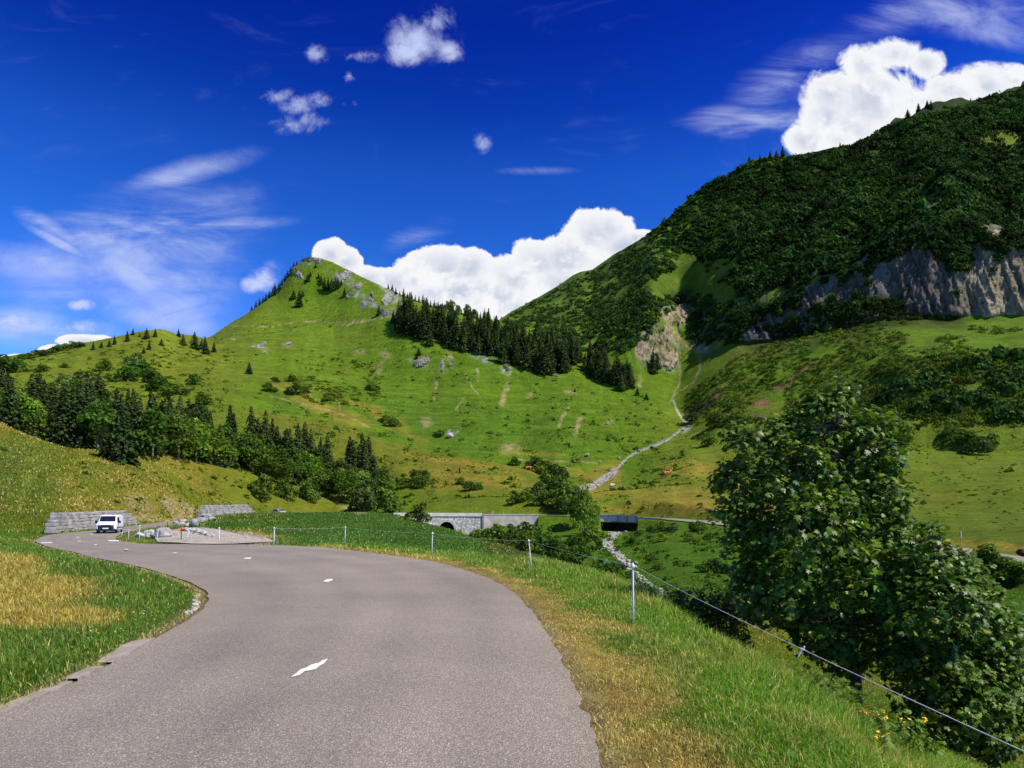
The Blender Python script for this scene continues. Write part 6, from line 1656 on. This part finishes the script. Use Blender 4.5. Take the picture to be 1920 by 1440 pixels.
COWS = [(1250.5,894,'cow_red',0.3,1.25,'bright chestnut cow standing in the middle of the pasture right of the stream'),(1243,896.5,'cow_dark',2.9,1.15,'dark cow close to the left of the bright chestnut cow'),(1266,899,'cow_dark',0.1,1.2,'dark brown cow right of the bright chestnut cow'),(1258,888,'cow_red',0.9,0.9,'chestnut calf just behind the bright chestnut cow'),
        (1083.5,869,'cow_brown',3.0,1.25,'brown cow with pale legs in the pasture left of the stream'),(1067,877,'cow_brown',0.4,0.9,'brown cow grazing right of the long low stone'),(991.5,883,'cow_red',0.05,1.35,'reddish brown cow on the crest of the hillock'),(1314,952,'cow_dark',0.9,0.5,'small dark calf in the golden field just left of the maple'),(1076,855,'cow_dark',1.7,0.9,'black and white cow high in the pasture beside the big boulder')]
for n, (a, b_, mt_, rz_, sc_c, lb_) in enumerate(COWS):
    w = at(a, b_, 60)
    if not w: continue
    me = bpy.data.meshes.new('cow_probe'); bpy.data.meshes.remove(me)
    o = cow_mesh(MAT[mt_]); o.location = w; o.rotation_euler = (0, 0, rz_); o.scale = (sc_c,) * 3
    tag(o, lb_, 'cow', 'cows grazing in the pasture')
print('objects', round(time.time() - T0, 1))
# ------------------------------------------------------------------ rocky cliff face on the right mountain (a real, finely modelled skin over the steep step)
k0, k1 = LAST - 2, LAST - 1
cpx = np.arange(1362, 2100, 2.2)
nt_ = 110
def lint(arr, px_): return np.interp(px_, PXS, arr)
By, Bz = lint(LY[k0], cpx), lint(LZ[k0], cpx); Ty, Tz = lint(LY[k1], cpx), lint(LZ[k1], cpx)
tt_ = np.linspace(-0.04, 1.03, nt_)
Yc_ = By[:, None] + (Ty - By)[:, None] * tt_[None, :] * 1.0; Zc_ = Bz[:, None] + (Tz - Bz)[:, None] * tt_[None, :]
Pc_ = np.broadcast_to(cpx[:, None], Yc_.shape)
ucol = (Pc_ - 960) / F
s_al = Pc_ / 7.0      # along the face
h_al = Zc_ / 4.0
strata = 1 - np.abs(2 * fbm((s_al + h_al * 0.7) / 1.5, (h_al - s_al * 0.25) / 10, 4, 201))
blocky = fbm(s_al / 4.5, h_al / 5.5, 5, 203)
butt = 1 - np.abs(2 * fbm(s_al / 14 + 3, h_al / 60, 2, 207))
fine_ = fbm(s_al * 0.9, h_al * 0.9, 3, 209)
push = 2.5 + (strata - 0.7) * 4.5 + blocky * 11 + (butt - 0.6) * 7 + fine_ * 3.0 + fbm(s_al * 2.3, h_al * 1.6, 3, 215) * 3.5
edge_f = np.minimum(sstep(1362, 1400, Pc_), np.minimum(sstep(-0.04, 0.06, tt_[None, :]), 1 - sstep(0.9, 1.03, tt_[None, :])))
push = push * edge_f - (1 - edge_f) * 4.0
# outward = towards the valley: left and towards the viewpoint
ox, oy = -0.55, -0.83
XX = ucol * Yc_ + ox * push * 0.6; YY = Yc_ + oy * push * 0.6; ZZ = Zc_ + fine_ * 1.2
veg = sstep(-0.02, 0.10, fbm(Pc_ / 34, Zc_ / 20, 4, 211) + 0.30 * (tt_[None, :] - 0.50) * 1.0)
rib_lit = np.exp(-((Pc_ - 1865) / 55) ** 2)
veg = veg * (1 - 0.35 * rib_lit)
rockc = np.array([0.105, 0.092, 0.073])[None, None] * (0.25 + 1.5 * np.clip(strata, 0, 1)[..., None] * (0.6 + blocky[..., None]))  # dark base colour stands for the cliff face in shade
rockc = rockc * (1 - rib_lit[..., None]) + np.array([0.27, 0.225, 0.14]) * rib_lit[..., None] * (0.35 + 1.1 * np.clip(strata, 0, 1)[..., None])  # the sunlit rib is painted paler than the shaded rock
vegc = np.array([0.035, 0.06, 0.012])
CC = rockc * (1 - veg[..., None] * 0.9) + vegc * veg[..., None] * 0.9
ci_ = np.arange(len(cpx))[:, None] * nt_ + np.arange(nt_)[None, :]
cq = np.stack([ci_[:-1, :-1], ci_[1:, :-1], ci_[1:, 1:], ci_[:-1, 1:]], -1).reshape(-1, 4)
m, nt, p = mat_new('cliff_rock')
at_ = nd(nt, 'ShaderNodeAttribute', attribute_name='Col'); tcn = nd(nt, 'ShaderNodeTexCoord')
n1_ = nd(nt, 'ShaderNodeTexNoise'); n1_.inputs['Scale'].default_value = 0.5; n1_.inputs['Detail'].default_value = 9; n1_.inputs['Roughness'].default_value = 0.7; nt.links.new(tcn.outputs['Object'], n1_.inputs['Vector'])
r_ = nd(nt, 'ShaderNodeMapRange'); r_.inputs[1].default_value = 0.3; r_.inputs[2].default_value = 0.7; r_.inputs[3].default_value = 0.4; r_.inputs[4].default_value = 1.6; nt.links.new(n1_.outputs[0], r_.inputs[0])
hs_ = nd(nt, 'ShaderNodeHueSaturation'); nt.links.new(at_.outputs['Color'], hs_.inputs['Color']); nt.links.new(r_.outputs[0], hs_.inputs['Value'])
nt.links.new(hs_.outputs[0], p.inputs['Base Color']); p.inputs['Roughness'].default_value = 0.95; p.inputs['Specular IOR Level'].default_value = 0.1
b_n = nd(nt, 'ShaderNodeBump'); b_n.inputs['Strength'].default_value = 0.9; b_n.inputs['Distance'].default_value = 2.0; nt.links.new(n1_.outputs[0], b_n.inputs['Height']); nt.links.new(b_n.outputs[0], p.inputs['Normal'])
MAT['cliff'] = m
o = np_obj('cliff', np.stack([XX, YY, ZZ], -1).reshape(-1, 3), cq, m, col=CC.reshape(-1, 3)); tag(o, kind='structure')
# shrubs clinging to its ledges
selm = (veg > 0.6) & (edge_f > 0.8)
ii_ = np.argwhere(selm); rr_ = np.random.default_rng(31); ii_ = ii_[rr_.choice(len(ii_), min(1500, len(ii_)), replace=False)]
PP = np.stack([XX[ii_[:, 0], ii_[:, 1]], YY[ii_[:, 0], ii_[:, 1]], ZZ[ii_[:, 0], ii_[:, 1]]], 1)
scatter_mass('scrub', 'dark shrubs clinging to the ledges of the grey cliffs', 'scrub', PP, rr_.uniform(0.8, 2.6, len(PP)), pr_f, MAT['mass'], rr_.uniform(0.5, 1.2, len(PP)))

# --- rock outcrops with relief on the spur beside the gully and round the summit
def outcrop(label, px_, py_, w_px, h_px, seed, rot=0.0, ymin=250, tone=1.0, depth=0.5, name='rock_outcrop'):
    w = at(px_, py_, ymin)
    if w is None: return
    s = w.y / F
    nx_, ny_ = 46, 46
    a, b_ = np.meshgrid(np.linspace(-1, 1, nx_), np.linspace(-1, 1, ny_), indexing='ij')
    rr = np.hypot(a, b_)
    c_, s_ = math.cos(rot), math.sin(rot)
    qx = (a * w_px * c_ + b_ * h_px * s_); qy = (-a * w_px * s_ + b_ * h_px * c_)
    ru = 1 - np.abs(2 * fbm(a * w_px / 7 + seed * 3.1, b_ * h_px / 22 + seed, 3, 300 + seed)); bl = fbm(a * w_px / 10 + seed, b_ * h_px / 10, 4, 340 + seed)
    rim = 1 - sstep(0.55 + 0.5 * bl, 1.0, rr + 0.25 * bl)
    V = np.zeros((nx_, ny_, 3))
    for i in range(nx_):
        for j in range(ny_):
            ww = at(px_ + qx[i, j], py_ - qy[i, j], ymin)
            V[i, j] = ww
    up = (rim * (0.25 + (ru - 0.45) * 2.0 + bl * 2.4) * depth * s * 8 - 0.5 * s * 5 * (1 - rim))
    V[..., 2] += up * 0.7; V[..., 1] -= up * 0.5; V[..., 0] -= up * 0.15
    # back rows that jump to a far slope are dropped
    id_ = np.arange(nx_)[:, None] * ny_ + np.arange(ny_)[None, :]
    q = np.stack([id_[:-1, :-1], id_[1:, :-1], id_[1:, 1:], id_[:-1, 1:]], -1)
    dy = np.abs(V[..., 1] - w.y)
    ok = (rim[:-1, :-1] > 0.02) & (dy[:-1, :-1] < 0.25 * w.y)
    q = q[ok]
    if len(q) < 20: return
    cc = (np.array([0.30, 0.285, 0.25]) if px_ < 1200 else np.array([0.34, 0.28, 0.19])) * tone * (0.30 + 1.1 * np.clip(ru, 0, 1)[..., None])  # grooves between the ribs painted darker as shading
    vg = sstep(0.04, 0.16, fbm(a * w_px / 12 + 5, b_ * h_px / 9 + seed, 3, 370 + seed))[..., None] * 0.85
    cc = cc * (1 - vg) + np.array([0.08, 0.13, 0.015]) * vg
    o = np_obj(name, V.reshape(-1, 3), q, MAT['cliff'], col=cc.reshape(-1, 3)); tag(o, label, 'rock outcrop', 'grey rock outcrops on the slopes')
OC = [('ribbed grey rock face left of the gully', 1230, 652, 44, 58, 0.35, 0.72), ('lower ribbed rock beside the double gully', 1258, 680, 16, 26, 0.4, 1.0), ('ribbed rock high on the right of the gully', 1278, 592, 38, 22, -0.5, 0.9), ('dark rock step right of the gully bend', 1325, 628, 26, 22, -0.5, 0.7), ('rock rib on the far right of the gully', 1350, 600, 26, 14, -0.4, 0.7),
      ('long pale rock band down the left of the summit', 545, 505, 30, 8, 0.72, 1.1), ('grey rock cap just under the summit', 585, 489, 20, 7, 0.1, 0.9), ('rock band starting right of the summit', 640, 523, 22, 9, -0.55, 1.0), ('middle of the pale rock band below the summit', 664, 546, 20, 8, -0.8, 1.0), ('lower end of the pale rock band', 690, 568, 18, 8, -0.6, 0.9), ('dark rounded crag at the foot of the rock band', 722, 588, 11, 10, -0.3, 0.8), ('rock face on the right-hand ridge of the peak', 733, 556, 22, 12, -0.75, 1.0), ('thin white crag on the upper right slope', 697, 557, 4, 8, -0.2, 1.2),
      ('broken rocks below the clump of spruces', 790, 682, 22, 10, -0.4, 0.9), ('thin rock rib left of the red scar', 829, 690, 5, 14, 0.1, 1.0), ('pinkish crag under the dense spruce belt', 950, 688, 8, 14, -0.5, 1.0), ('flat grey slab under the dense spruce belt', 995, 692, 13, 5, -0.2, 1.0), ('pale slab on the open slope left of the peak', 490, 648, 12, 3.5, -0.35, 1.1), ('small stony patch on the open slope', 541, 645, 8, 5, 0, 1.0)]
for n_, (lb_, a, b_, w_, h_, ro, tn_) in enumerate(OC):
    pk_ = b_ < 600 and a < 800
    outcrop(lb_, a, b_, w_ * (1.5 if pk_ else 1.1), h_ * (1.1 if pk_ else 1.0), n_ + 1, ro, tone=tn_ * 0.8, depth=0.22 if (pk_ or w_ < 15) else 0.32)

# ------------------------------------------------------------------ grass
def sample_C(x, y):
    u = x / y
    i = np.clip(np.round(np.interp(u, US, np.arange(NU))).astype(int), 0, NU - 1); j = np.clip(np.round(np.interp(y, YS, np.arange(NY))).astype(int), 0, NY - 1)
    return C[i, j], dR[i, j]
def grass(name, label, n, ylo, yhi, ulo, uhi, test, hfun, wbase, seed, straw=0.3, lean=0.5):
    r = np.random.default_rng(seed)
    Y = np.exp(r.uniform(math.log(ylo), math.log(yhi), n)); u = r.uniform(ulo, uhi, n); X = u * Y
    c, d = sample_C(X, Y)
    ok = test(X, Y, d, r)
    X, Y, c, d = X[ok], Y[ok], c[ok], d[ok]; n = len(X)
    Z0 = zat(X, Y)
    h = hfun(X, Y, d, r) * r.uniform(0.5, 1.3, n); w_ = (wbase + 0.00045 * Y) * r.uniform(0.7, 1.3, n)
    a = r.uniform(0, 6.283, n); ln = np.abs(r.normal(0, lean, n)) * h + 0.1 * h; wa = r.uniform(0, 6.283, n)
    dx, dy = np.cos(a) * ln, np.sin(a) * ln
    sx, sy = np.cos(wa) * w_, np.sin(wa) * w_
    hz = h / np.sqrt(1 + (ln / h) ** 2)
    V = np.zeros((n, 5, 3))
    V[:, 0] = np.stack([X - sx, Y - sy, Z0 - 0.01], 1); V[:, 1] = np.stack([X + sx, Y + sy, Z0 - 0.01], 1)
    V[:, 2] = np.stack([X - sx * .7 + dx * .35, Y - sy * .7 + dy * .35, Z0 + hz * .6], 1); V[:, 3] = np.stack([X + sx * .7 + dx * .35, Y + sy * .7 + dy * .35, Z0 + hz * .6], 1)
    V[:, 4] = np.stack([X + dx, Y + dy, Z0 + hz], 1)
    b0 = np.arange(n)[:, None] * 5
    T_ = np.concatenate([b0 + [0, 1, 3], b0 + [0, 3, 2], b0 + [2, 3, 4]], 0)
    k = r.random(n); col = c * r.uniform(1.0, 2.0, n)[:, None]
    is_straw = k < straw * (0.6 + 1.4 * (c[:, 0] > c[:, 1] * 0.95))
    col[is_straw] = np.array([0.70, 0.53, 0.17]) * r.uniform(0.6, 1.25, is_straw.sum())[:, None]
    col[(~is_straw) & (k > 0.93)] *= [0.55, 0.75, 0.6]
    cv = np.repeat(col, 5, axis=0).reshape(n, 5, 3); cv[:, 4] *= 1.15; cv[:, :2] *= 0.8
    o = np_obj(name, V.reshape(-1, 3), T_, MAT['grass'], col=np.clip(cv.reshape(-1, 3), 0, 1)); tag(o, label, 'grass', kind='stuff'); return o
def patch(X, Y, s=1.3, sd=5): return fbm(X * s, Y * s, 3, sd)
grass('grass', 'dry and green grass on the verge and bank right of the road', 210000, 3.3, 34, -0.16, 0.80,
      lambda X, Y, d, r: (d > 0.01) & (X > -3.5) & (X < 6.5) & ((d > 0.55 + 0.5 * patch(X, Y)) | (r.random(len(X)) < 0.4 + patch(X, Y, 2.3, 8) * 1.2)),
      lambda X, Y, d, r: np.clip(0.030 + 0.055 * sstep(0.3, 1.6, d) + 0.12 * sstep(1.7, 3.2, d) + 0.09 * patch(X, Y), 0.02, 0.34), 0.0015, 1, straw=0.20, lean=0.95)
grass('grass', 'green grass inside the bend on the left', 130000, 5.2, 66, -0.80, -0.20,
      lambda X, Y, d, r: (d > 0.02) & (X < -4) & (X > -60),
      lambda X, Y, d, r: np.clip(0.05 + 0.06 * sstep(0.2, 1.2, d) + 0.08 * patch(X, Y, 0.9), 0.02, 0.25) * (1 + 0.01 * Y), 0.0022, 2, straw=0.12, lean=0.7)
grass('grass', 'green grass on the rise beyond the bend', 90000, 24, 115, -0.45, 0.20,
      lambda X, Y, d, r: (d > 0.1) & ~((Y < 62) & (Y > 38) & (X / Y > -0.53) & (X / Y < -0.345)),
      lambda X, Y, d, r: np.clip(0.10 + 0.10 * patch(X, Y, 0.25), 0.04, 0.3) * (0.8 + 0.006 * Y), 0.006, 3, straw=0.08, lean=0.6)
grass('grass', 'grass of the lower meadow behind the maple', 60000, 14, 60, 0.12, 0.80,
      lambda X, Y, d, r: (d > 0.3) & (X > 4.5),
      lambda X, Y, d, r: np.clip(0.10 + 0.12 * patch(X, Y, 0.5), 0.05, 0.3), 0.004, 4, straw=0.12, lean=0.6)
grass('grass', 'dry grass on the bank above the hairpin', 50000, 72, 150, -0.80, -0.32,
      lambda X, Y, d, r: (d > 0.3), lambda X, Y, d, r: np.clip(0.3 + 0.3 * patch(X, Y, 0.2), 0.1, 0.6), 0.02, 5, straw=0.2, lean=0.6)

# ------------------------------------------------------------------ the maple and its neighbour
def leaf_template():
    a = [(-0.02,0.0),(-0.30,0.05),(-0.46,0.26),(-0.24,0.34),(-0.42,0.66),(-0.16,0.62),(0.0,1.0),(0.16,0.62),(0.42,0.66),(0.24,0.34),(0.46,0.26),(0.30,0.05),(0.02,0.0)]
    c_ = (0.0, 0.33)
    V = np.array([(*c_, 0.03)] + [(x, y, -0.10 * (x * x + (y - .33) ** 2) * 2) for x, y in a]); F_ = np.array([(0, i, i + 1) for i in range(1, len(a))])
    return V, F_
LT, LF = leaf_template()
def leaves_mesh(name, pts, nrm, size, col, mat, parent, r):
    n = len(pts)
    z = nrm / np.linalg.norm(nrm, axis=1, keepdims=True)
    ref = r.normal(size=(n, 3)) * 0.6 + np.array([0, 0, -1.0])        # leaves droop: the tip hangs down
    y = ref - z * (ref * z).sum(1, keepdims=True); y /= np.linalg.norm(y, axis=1, keepdims=True)
    x = np.cross(y, z)
    V = pts[:, None, :] + size[:, None, None] * (LT[None, :, 0:1] * x[:, None] + LT[None, :, 1:2] * y[:, None] + LT[None, :, 2:3] * z[:, None])
    k = len(LT); F_ = (LF[None] + (np.arange(n) * k)[:, None, None]).reshape(-1, 3)
    return np_obj(name, V.reshape(-1, 3), F_, mat, parent=parent, col=np.repeat(col, k, axis=0))
def maple(label, base_px, Yd, trunk_px, blobs, seed, nleaf, leafs=(0.09, 0.17), r0=0.14):
    r = np.random.default_rng(seed)
    bx_ = (base_px - 960) / F * Yd; bz = zat1(bx_, Yd)
    root = empty('maple_tree', (bx_, Yd, bz)); tag(root, label, 'tree')
    o0 = np.array([bx_, Yd, bz])
    def wp(px_, py_, dy=0.0):
        Yb = Yd + dy; return np.array([(px_ - 960) / F * Yb, Yb, (HY - py_) / F * Yb]) - o0
    B = np.array([np.append(wp(a, b_, dy), rp * 0.93 / F * (Yd + dy)) for a, b_, rp, dy in blobs])
    # trunk and limbs
    tp = [np.array([0, 0, -0.25])] + [wp(a, b_, 0) for a, b_ in trunk_px]
    rad = [r0 * 1.35] + [r0 * (1 - 0.82 * (i / len(trunk_px)) ** 0.8) for i in range(len(trunk_px))]
    parts = []
    V, f = tube_np(tp, rad, 12)
    V += r.normal(size=V.shape) * 0.006
    trunk = np_obj('trunk', V, f, MAT['bark'], parent=root, smooth=True)
    TP = np.array(tp)
    bparts = []; tips = []
    for b_ in B:
        c_ = b_[:3]
        # leave the trunk below the blob
        cand = [k for k in range(1, len(TP)) if TP[k][2] < c_[2] - 0.15] or [1]
        k = cand[-1]; k2_ = min(k + 1, len(TP) - 1); t = r.random() * 0.6
        s = TP[k] * (1 - t) + TP[k2_] * t
        m1 = s + (c_ - s) * 0.5 + np.array([0, 0, -0.12 * np.linalg.norm(c_ - s)])
        rr0 = 0.02 + 0.035 * min(1, np.linalg.norm(c_ - s) / 2.5)
        V, f = tube_np([s, s * .5 + m1 * .5, m1, m1 * .4 + c_ * .6, c_], [rr0, rr0 * .8, rr0 * .6, rr0 * .4, 0.008], 6); bparts.append((V, f, np.zeros((len(V), 3))))
        for _ in range(7):
            d = rand_unit(1, r)[0]; d[2] = abs(d[2]) * 0.7; e = c_ + d * b_[3] * r.uniform(0.5, 0.95); st = m1 * .3 + c_ * .7
            V, f = tube_np([st, (st + e) / 2 + r.normal(size=3) * 0.04, e], [0.010, 0.006, 0.003], 4); bparts.append((V, f, np.zeros((len(V), 3))))
    V, f, c = merge(bparts); np_obj('limbs', V, f, MAT['bark'], parent=root, smooth=True)
    w = B[:, 3] ** 2.0; w /= w.sum()
    ncl = nleaf // 9
    pk = r.choice(len(B), ncl, p=w); d = rand_unit(ncl, r)
    cen = B[pk, :3] + d * (B[pk, 3] * (0.55 + 0.60 * r.random(ncl) ** 0.6))[:, None]
    keep_ = (vnoise(cen[:, 0] * 2.3 + cen[:, 1] * 1.1, cen[:, 2] * 2.3 - cen[:, 1] * 0.9, 55) > 0.30); cen, d = cen[keep_], d[keep_]; ncl = len(cen)
    off = r.normal(size=(ncl, 9, 3)) * 0.10; off[:, :, 2] *= 0.7
    P_ = (cen[:, None] + off).reshape(-1, 3)
    N_ = np.repeat(d, 9, axis=0) * 0.55 + np.array([0, 0, 0.75]) + r.normal(size=(len(P_), 3)) * 0.45
    sz_ = r.uniform(leafs[0], leafs[1], len(P_))
    base = np.array([0.062, 0.132, 0.013]); n = len(P_)
    col = base[None] * r.uniform(0.65, 1.45, n)[:, None]
    ccol = np.repeat(r.uniform(0.75, 1.35, ncl), 9); col *= ccol[:, None]
    yl = r.random(n) < 0.05; col[yl] = np.array([0.20, 0.26, 0.03]) * r.uniform(0.7, 1.2, yl.sum())[:, None]
    young = np.repeat(r.random(ncl) < 0.14, 9); col[young] *= [1.7, 1.6, 1.2]
    leaves_mesh('crown', P_, N_, sz_, np.clip(col, 0, 1), MAT['maple'], root, r)
    return root
MB_ = [(1558,745,38,0),(1580,735,28,0.1),(1540,790,60,0.1),(1600,800,58,-.1),(1560,850,75,0.3),(1630,860,55,0),(1655,812,38,.2),(1665,850,34,0),(1490,790,34,0),(1470,820,44,.2),(1430,820,46,0),(1400,845,42,-.1),(1385,810,26,0),(1425,880,62,.3),(1385,920,44,0),(1365,890,26,0),
       (1490,890,75,-.4),(1560,930,85,.5),(1640,920,55,0),(1672,945,34,.1),(1450,960,80,.4),(1385,975,44,0),(1350,965,22,-.1),(1520,1000,95,-.7),(1610,1000,75,.2),(1680,1010,45,0),(1420,1030,60,.3),(1385,1045,42,0),(1470,1090,85,0),(1410,1110,42,0),(1560,1090,95,.8),(1640,1090,80,-.5),
       (1500,1150,62,.2),(1450,1140,42,0),(1560,1180,60,-.3),(1620,1180,75,.4),(1530,1210,34,0),(1575,1235,40,0.1),(1700,1080,60,.2),(1690,1160,70,.3),(1335,960,10,0),(1322,955,8,0),(1415,780,16,0),(1520,760,22,0)]
maple('tall dark-leaved maple standing just beyond the fence rope on the right', 1606, 15.0,
      [(1606,1342),(1604,1290),(1602,1240),(1596,1180),(1590,1110),(1586,1040),(1580,960),(1576,890),(1572,820),(1570,765)], MB_, 11, 26000, leafs=(0.09, 0.185))
MB2 = [(1745,1010,26,0),(1750,1050,45,0),(1790,1080,50,.2),(1720,1100,60,.3),(1770,1140,75,-.3),(1835,1120,42,0),(1850,1170,55,.1),(1810,1200,80,.3),(1740,1200,80,-.2),(1880,1230,45,0),(1860,1270,70,.2),(1905,1280,40,0),(1790,1280,90,-.4),(1722,1270,58,.2),(1748,1350,58,0),(1820,1350,75,.2),(1880,1340,50,0),(1770,1400,45,0),(1850,1395,40,0),(1915,1330,30,0)]
maple('lower spreading maple right of the tall one, reaching the right edge', 1752, 13.6,
      [(1752,1425),(1756,1370),(1762,1300),(1768,1230),(1770,1160),(1765,1100),(1755,1050)], MB2, 12, 15000, leafs=(0.08, 0.165), r0=0.09)

# near bush behind the rope, left of the maple
def leafy_bush(label, blobs, Yd, seed, n, col, leaf=(0.05, 0.09), group=None, name='bush'):
    r = np.random.default_rng(seed)
    px0 = np.mean([b_[0] for b_ in blobs]); x0 = (px0 - 960) / F * Yd; z0 = zat1(x0, Yd)
    root = empty(name, (x0, Yd, z0)); tag(root, label, 'bush', group); o0 = np.array([x0, Yd, z0])
    B = np.array([[(a - 960) / F * (Yd + dy) - o0[0], dy, (HY - b_) / F * (Yd + dy) - o0[2], rp / F * Yd] for a, b_, rp, dy in blobs])
    w = B[:, 3] ** 2; w /= w.sum(); pk = r.choice(len(B), n, p=w); d = rand_unit(n, r)
    P_ = B[pk, :3] + d * (B[pk, 3] * (0.3 + 0.75 * r.random(n) ** 0.6))[:, None]
    N_ = d * 0.6 + np.array([0, 0, 0.6]) + r.normal(size=(n, 3)) * 0.5
    c = np.asarray(col)[None] * r.uniform(0.6, 1.5, n)[:, None]
    leaves_mesh('foliage', P_, N_, r.uniform(*leaf, n), np.clip(c, 0, 1), MAT['maple'], root, r)
    bp_ = []
    for b_ in B:
        V, f = tube_np([(b_[0] * .3, b_[1] * .3, -0.3), (b_[0] * .7, b_[1] * .7, b_[2] * .4), b_[:3]], [0.018, 0.012, 0.005], 5); bp_.append((V, f, np.zeros((len(V), 3))))
    V, f, c = merge(bp_); np_obj('stems', V, f, MAT['bark'], parent=root, smooth=True)
    return root
leafy_bush('dark leafy bush behind the rope, left of the tall maple', [(1262,1118,20,0),(1290,1125,30,.3),(1330,1135,34,0),(1360,1130,28,.4),(1380,1150,24,0),(1300,1155,30,-.2),(1350,1165,34,0),(1385,1185,20,0),(1400,1205,16,0),(1330,1185,22,-.3)], 17.0, 21, 3800, (0.055, 0.12, 0.018), (0.05, 0.10))
leafy_bush('small bush below the nearest fence post on the gully side', [(1185,1090,16,0),(1205,1100,18,.3),(1225,1105,14,0),(1195,1112,14,0)], 26, 22, 900, (0.05, 0.11, 0.016), (0.06, 0.12))
# flowering weeds in front of the maples
MAT['petal'] = noise_mat('yellow_petals', (0.80, 0.50, 0.02), (0.9, 0.62, 0.04), 30, 0.6)
MAT['petal_or'] = noise_mat('orange_petals', (0.75, 0.16, 0.02), (0.85, 0.26, 0.03), 30, 0.6)
def weed(label, px_, Yd, h, ncols, seed, petals, group, nfl=3):
    r = np.random.default_rng(seed); x0 = (px_ - 960) / F * Yd; z0 = zat1(x0, Yd)
    root = empty('flowering_weed', (x0, Yd, z0)); tag(root, label, 'plant', group)
    parts, hd = [], []
    lp, ln_ = [], []
    for k in range(ncols):
        a = r.uniform(0, 6.28); e = np.array([math.cos(a) * h * r.uniform(.1, .5), math.sin(a) * h * r.uniform(.1, .5), h * r.uniform(0.6, 1.05)])
        V, f = tube_np([(0, 0, -0.05), e * [.3, .3, .5], e], [0.005, 0.004, 0.002], 4); parts.append((V, f, np.tile([0.09, 0.15, 0.02], (len(V), 1)))); hd.append(e)
        for t in np.linspace(0.12, 0.95, 9):
            lp.append(e * [t * .8, t * .8, t] + r.normal(size=3) * 0.03); ln_.append([math.cos(a), math.sin(a), 1.2])
    V, f, c = merge(parts); np_obj('stems', V, f, MAT['grass'], parent=root, col=c)
    lp, ln_ = np.array(lp), np.array(ln_) + r.normal(size=(len(lp), 3)) * 0.4
    leaves_mesh('leaves', lp, ln_, r.uniform(0.05, 0.09, len(lp)), np.clip(np.array([0.13, 0.22, 0.02])[None] * r.uniform(0.6, 1.4, len(lp))[:, None], 0, 1), MAT['grass'], root, r)
    if petals:
        hd = np.array(hd)[:nfl]; cs = np.repeat(hd, 7, axis=0) + r.normal(size=(len(hd) * 7, 3)) * 0.012
        V, f = quads_from(cs, rand_unit(len(cs), r) * .5 + [0, 0, 1], np.full(len(cs), 0.016), 0.8, r); np_obj('flowers', V, f, MAT[petals], parent=root)
WD = [(1640,8.6,0.45,'petal_or'),(1652,9.2,0.5,'petal'),(1662,7.2,0.4,'petal'),(1630,10.5,0.55,None),(1600,8.4,0.5,None),(1575,9.0,0.5,None),(1612,7.6,0.3,'petal_or'),(1690,7.6,0.5,None),(1705,6.8,0.45,'petal'),(1738,6.9,0.5,None),(1660,6.2,0.3,'petal'),(1550,9.4,0.45,None),(1525,9.6,0.4,None),(1490,10.0,0.4,None),(1590,10.2,0.55,None),(1680,9.4,0.6,None)]
WD.sort()
for n_, (a, Yd, h, pt) in enumerate(WD):
    kind = {'petal': 'yellow-flowered weed', 'petal_or': 'orange-flowered weed', None: 'leafy green weed'}[pt]
    weed(f'{kind} in the grass before the maples, {ORD[n_]} of the row', a, Yd, h, 9, 600 + n_, pt, 'weeds in front of the maples')
# small flowers in the turf inside the bend and on the verge
r_f = np.random.default_rng(77)
def flower_dots(label, n, ylo, yhi, ulo, uhi, test, colr, size, lift):
    Y = np.exp(r_f.uniform(math.log(ylo), math.log(yhi), n)); X = Y * r_f.uniform(ulo, uhi, n)
    c, d = sample_C(X, Y); ok = test(X, Y, d) & (vnoise(X * 1.1, Y * 1.1, 12) > 0.45); X, Y = X[ok], Y[ok]
    P_ = np.stack([X, Y, zat(X, Y) + lift * r_f.uniform(0.7, 1.3, len(X))], 1)
    V, f = quads_from(P_, rand_unit(len(P_), r_f) * 0.3 + [0, -0.3, 1], size * (1 + 0.02 * Y) * r_f.uniform(0.6, 1.3, len(P_)), 0.9, r_f)
    o = np_obj('wildflowers', V, f, MAT['grass'], col=np.repeat(np.asarray(colr)[None] * r_f.uniform(0.8, 1.1, len(P_))[:, None], 4, axis=0)); tag(o, label, 'flowers', kind='stuff')
flower_dots('tiny white flowers in the grass inside the bend', 500, 5.5, 40, -0.75, -0.3, lambda X, Y, d: (d > 0.1) & (X < -4), (0.75, 0.75, 0.70), 0.010, 0.09)
flower_dots('tiny yellow flowers in the grass inside the bend', 420, 5.5, 40, -0.75, -0.3, lambda X, Y, d: (d > 0.05) & (X < -4), (0.75, 0.52, 0.03), 0.009, 0.08)
flower_dots('tiny pale flowers on the green rise', 500, 26, 60, -0.4, 0.05, lambda X, Y, d: (d > 0.3), (0.7, 0.7, 0.5), 0.012, 0.2)
print('done', round(time.time() - T0, 1))
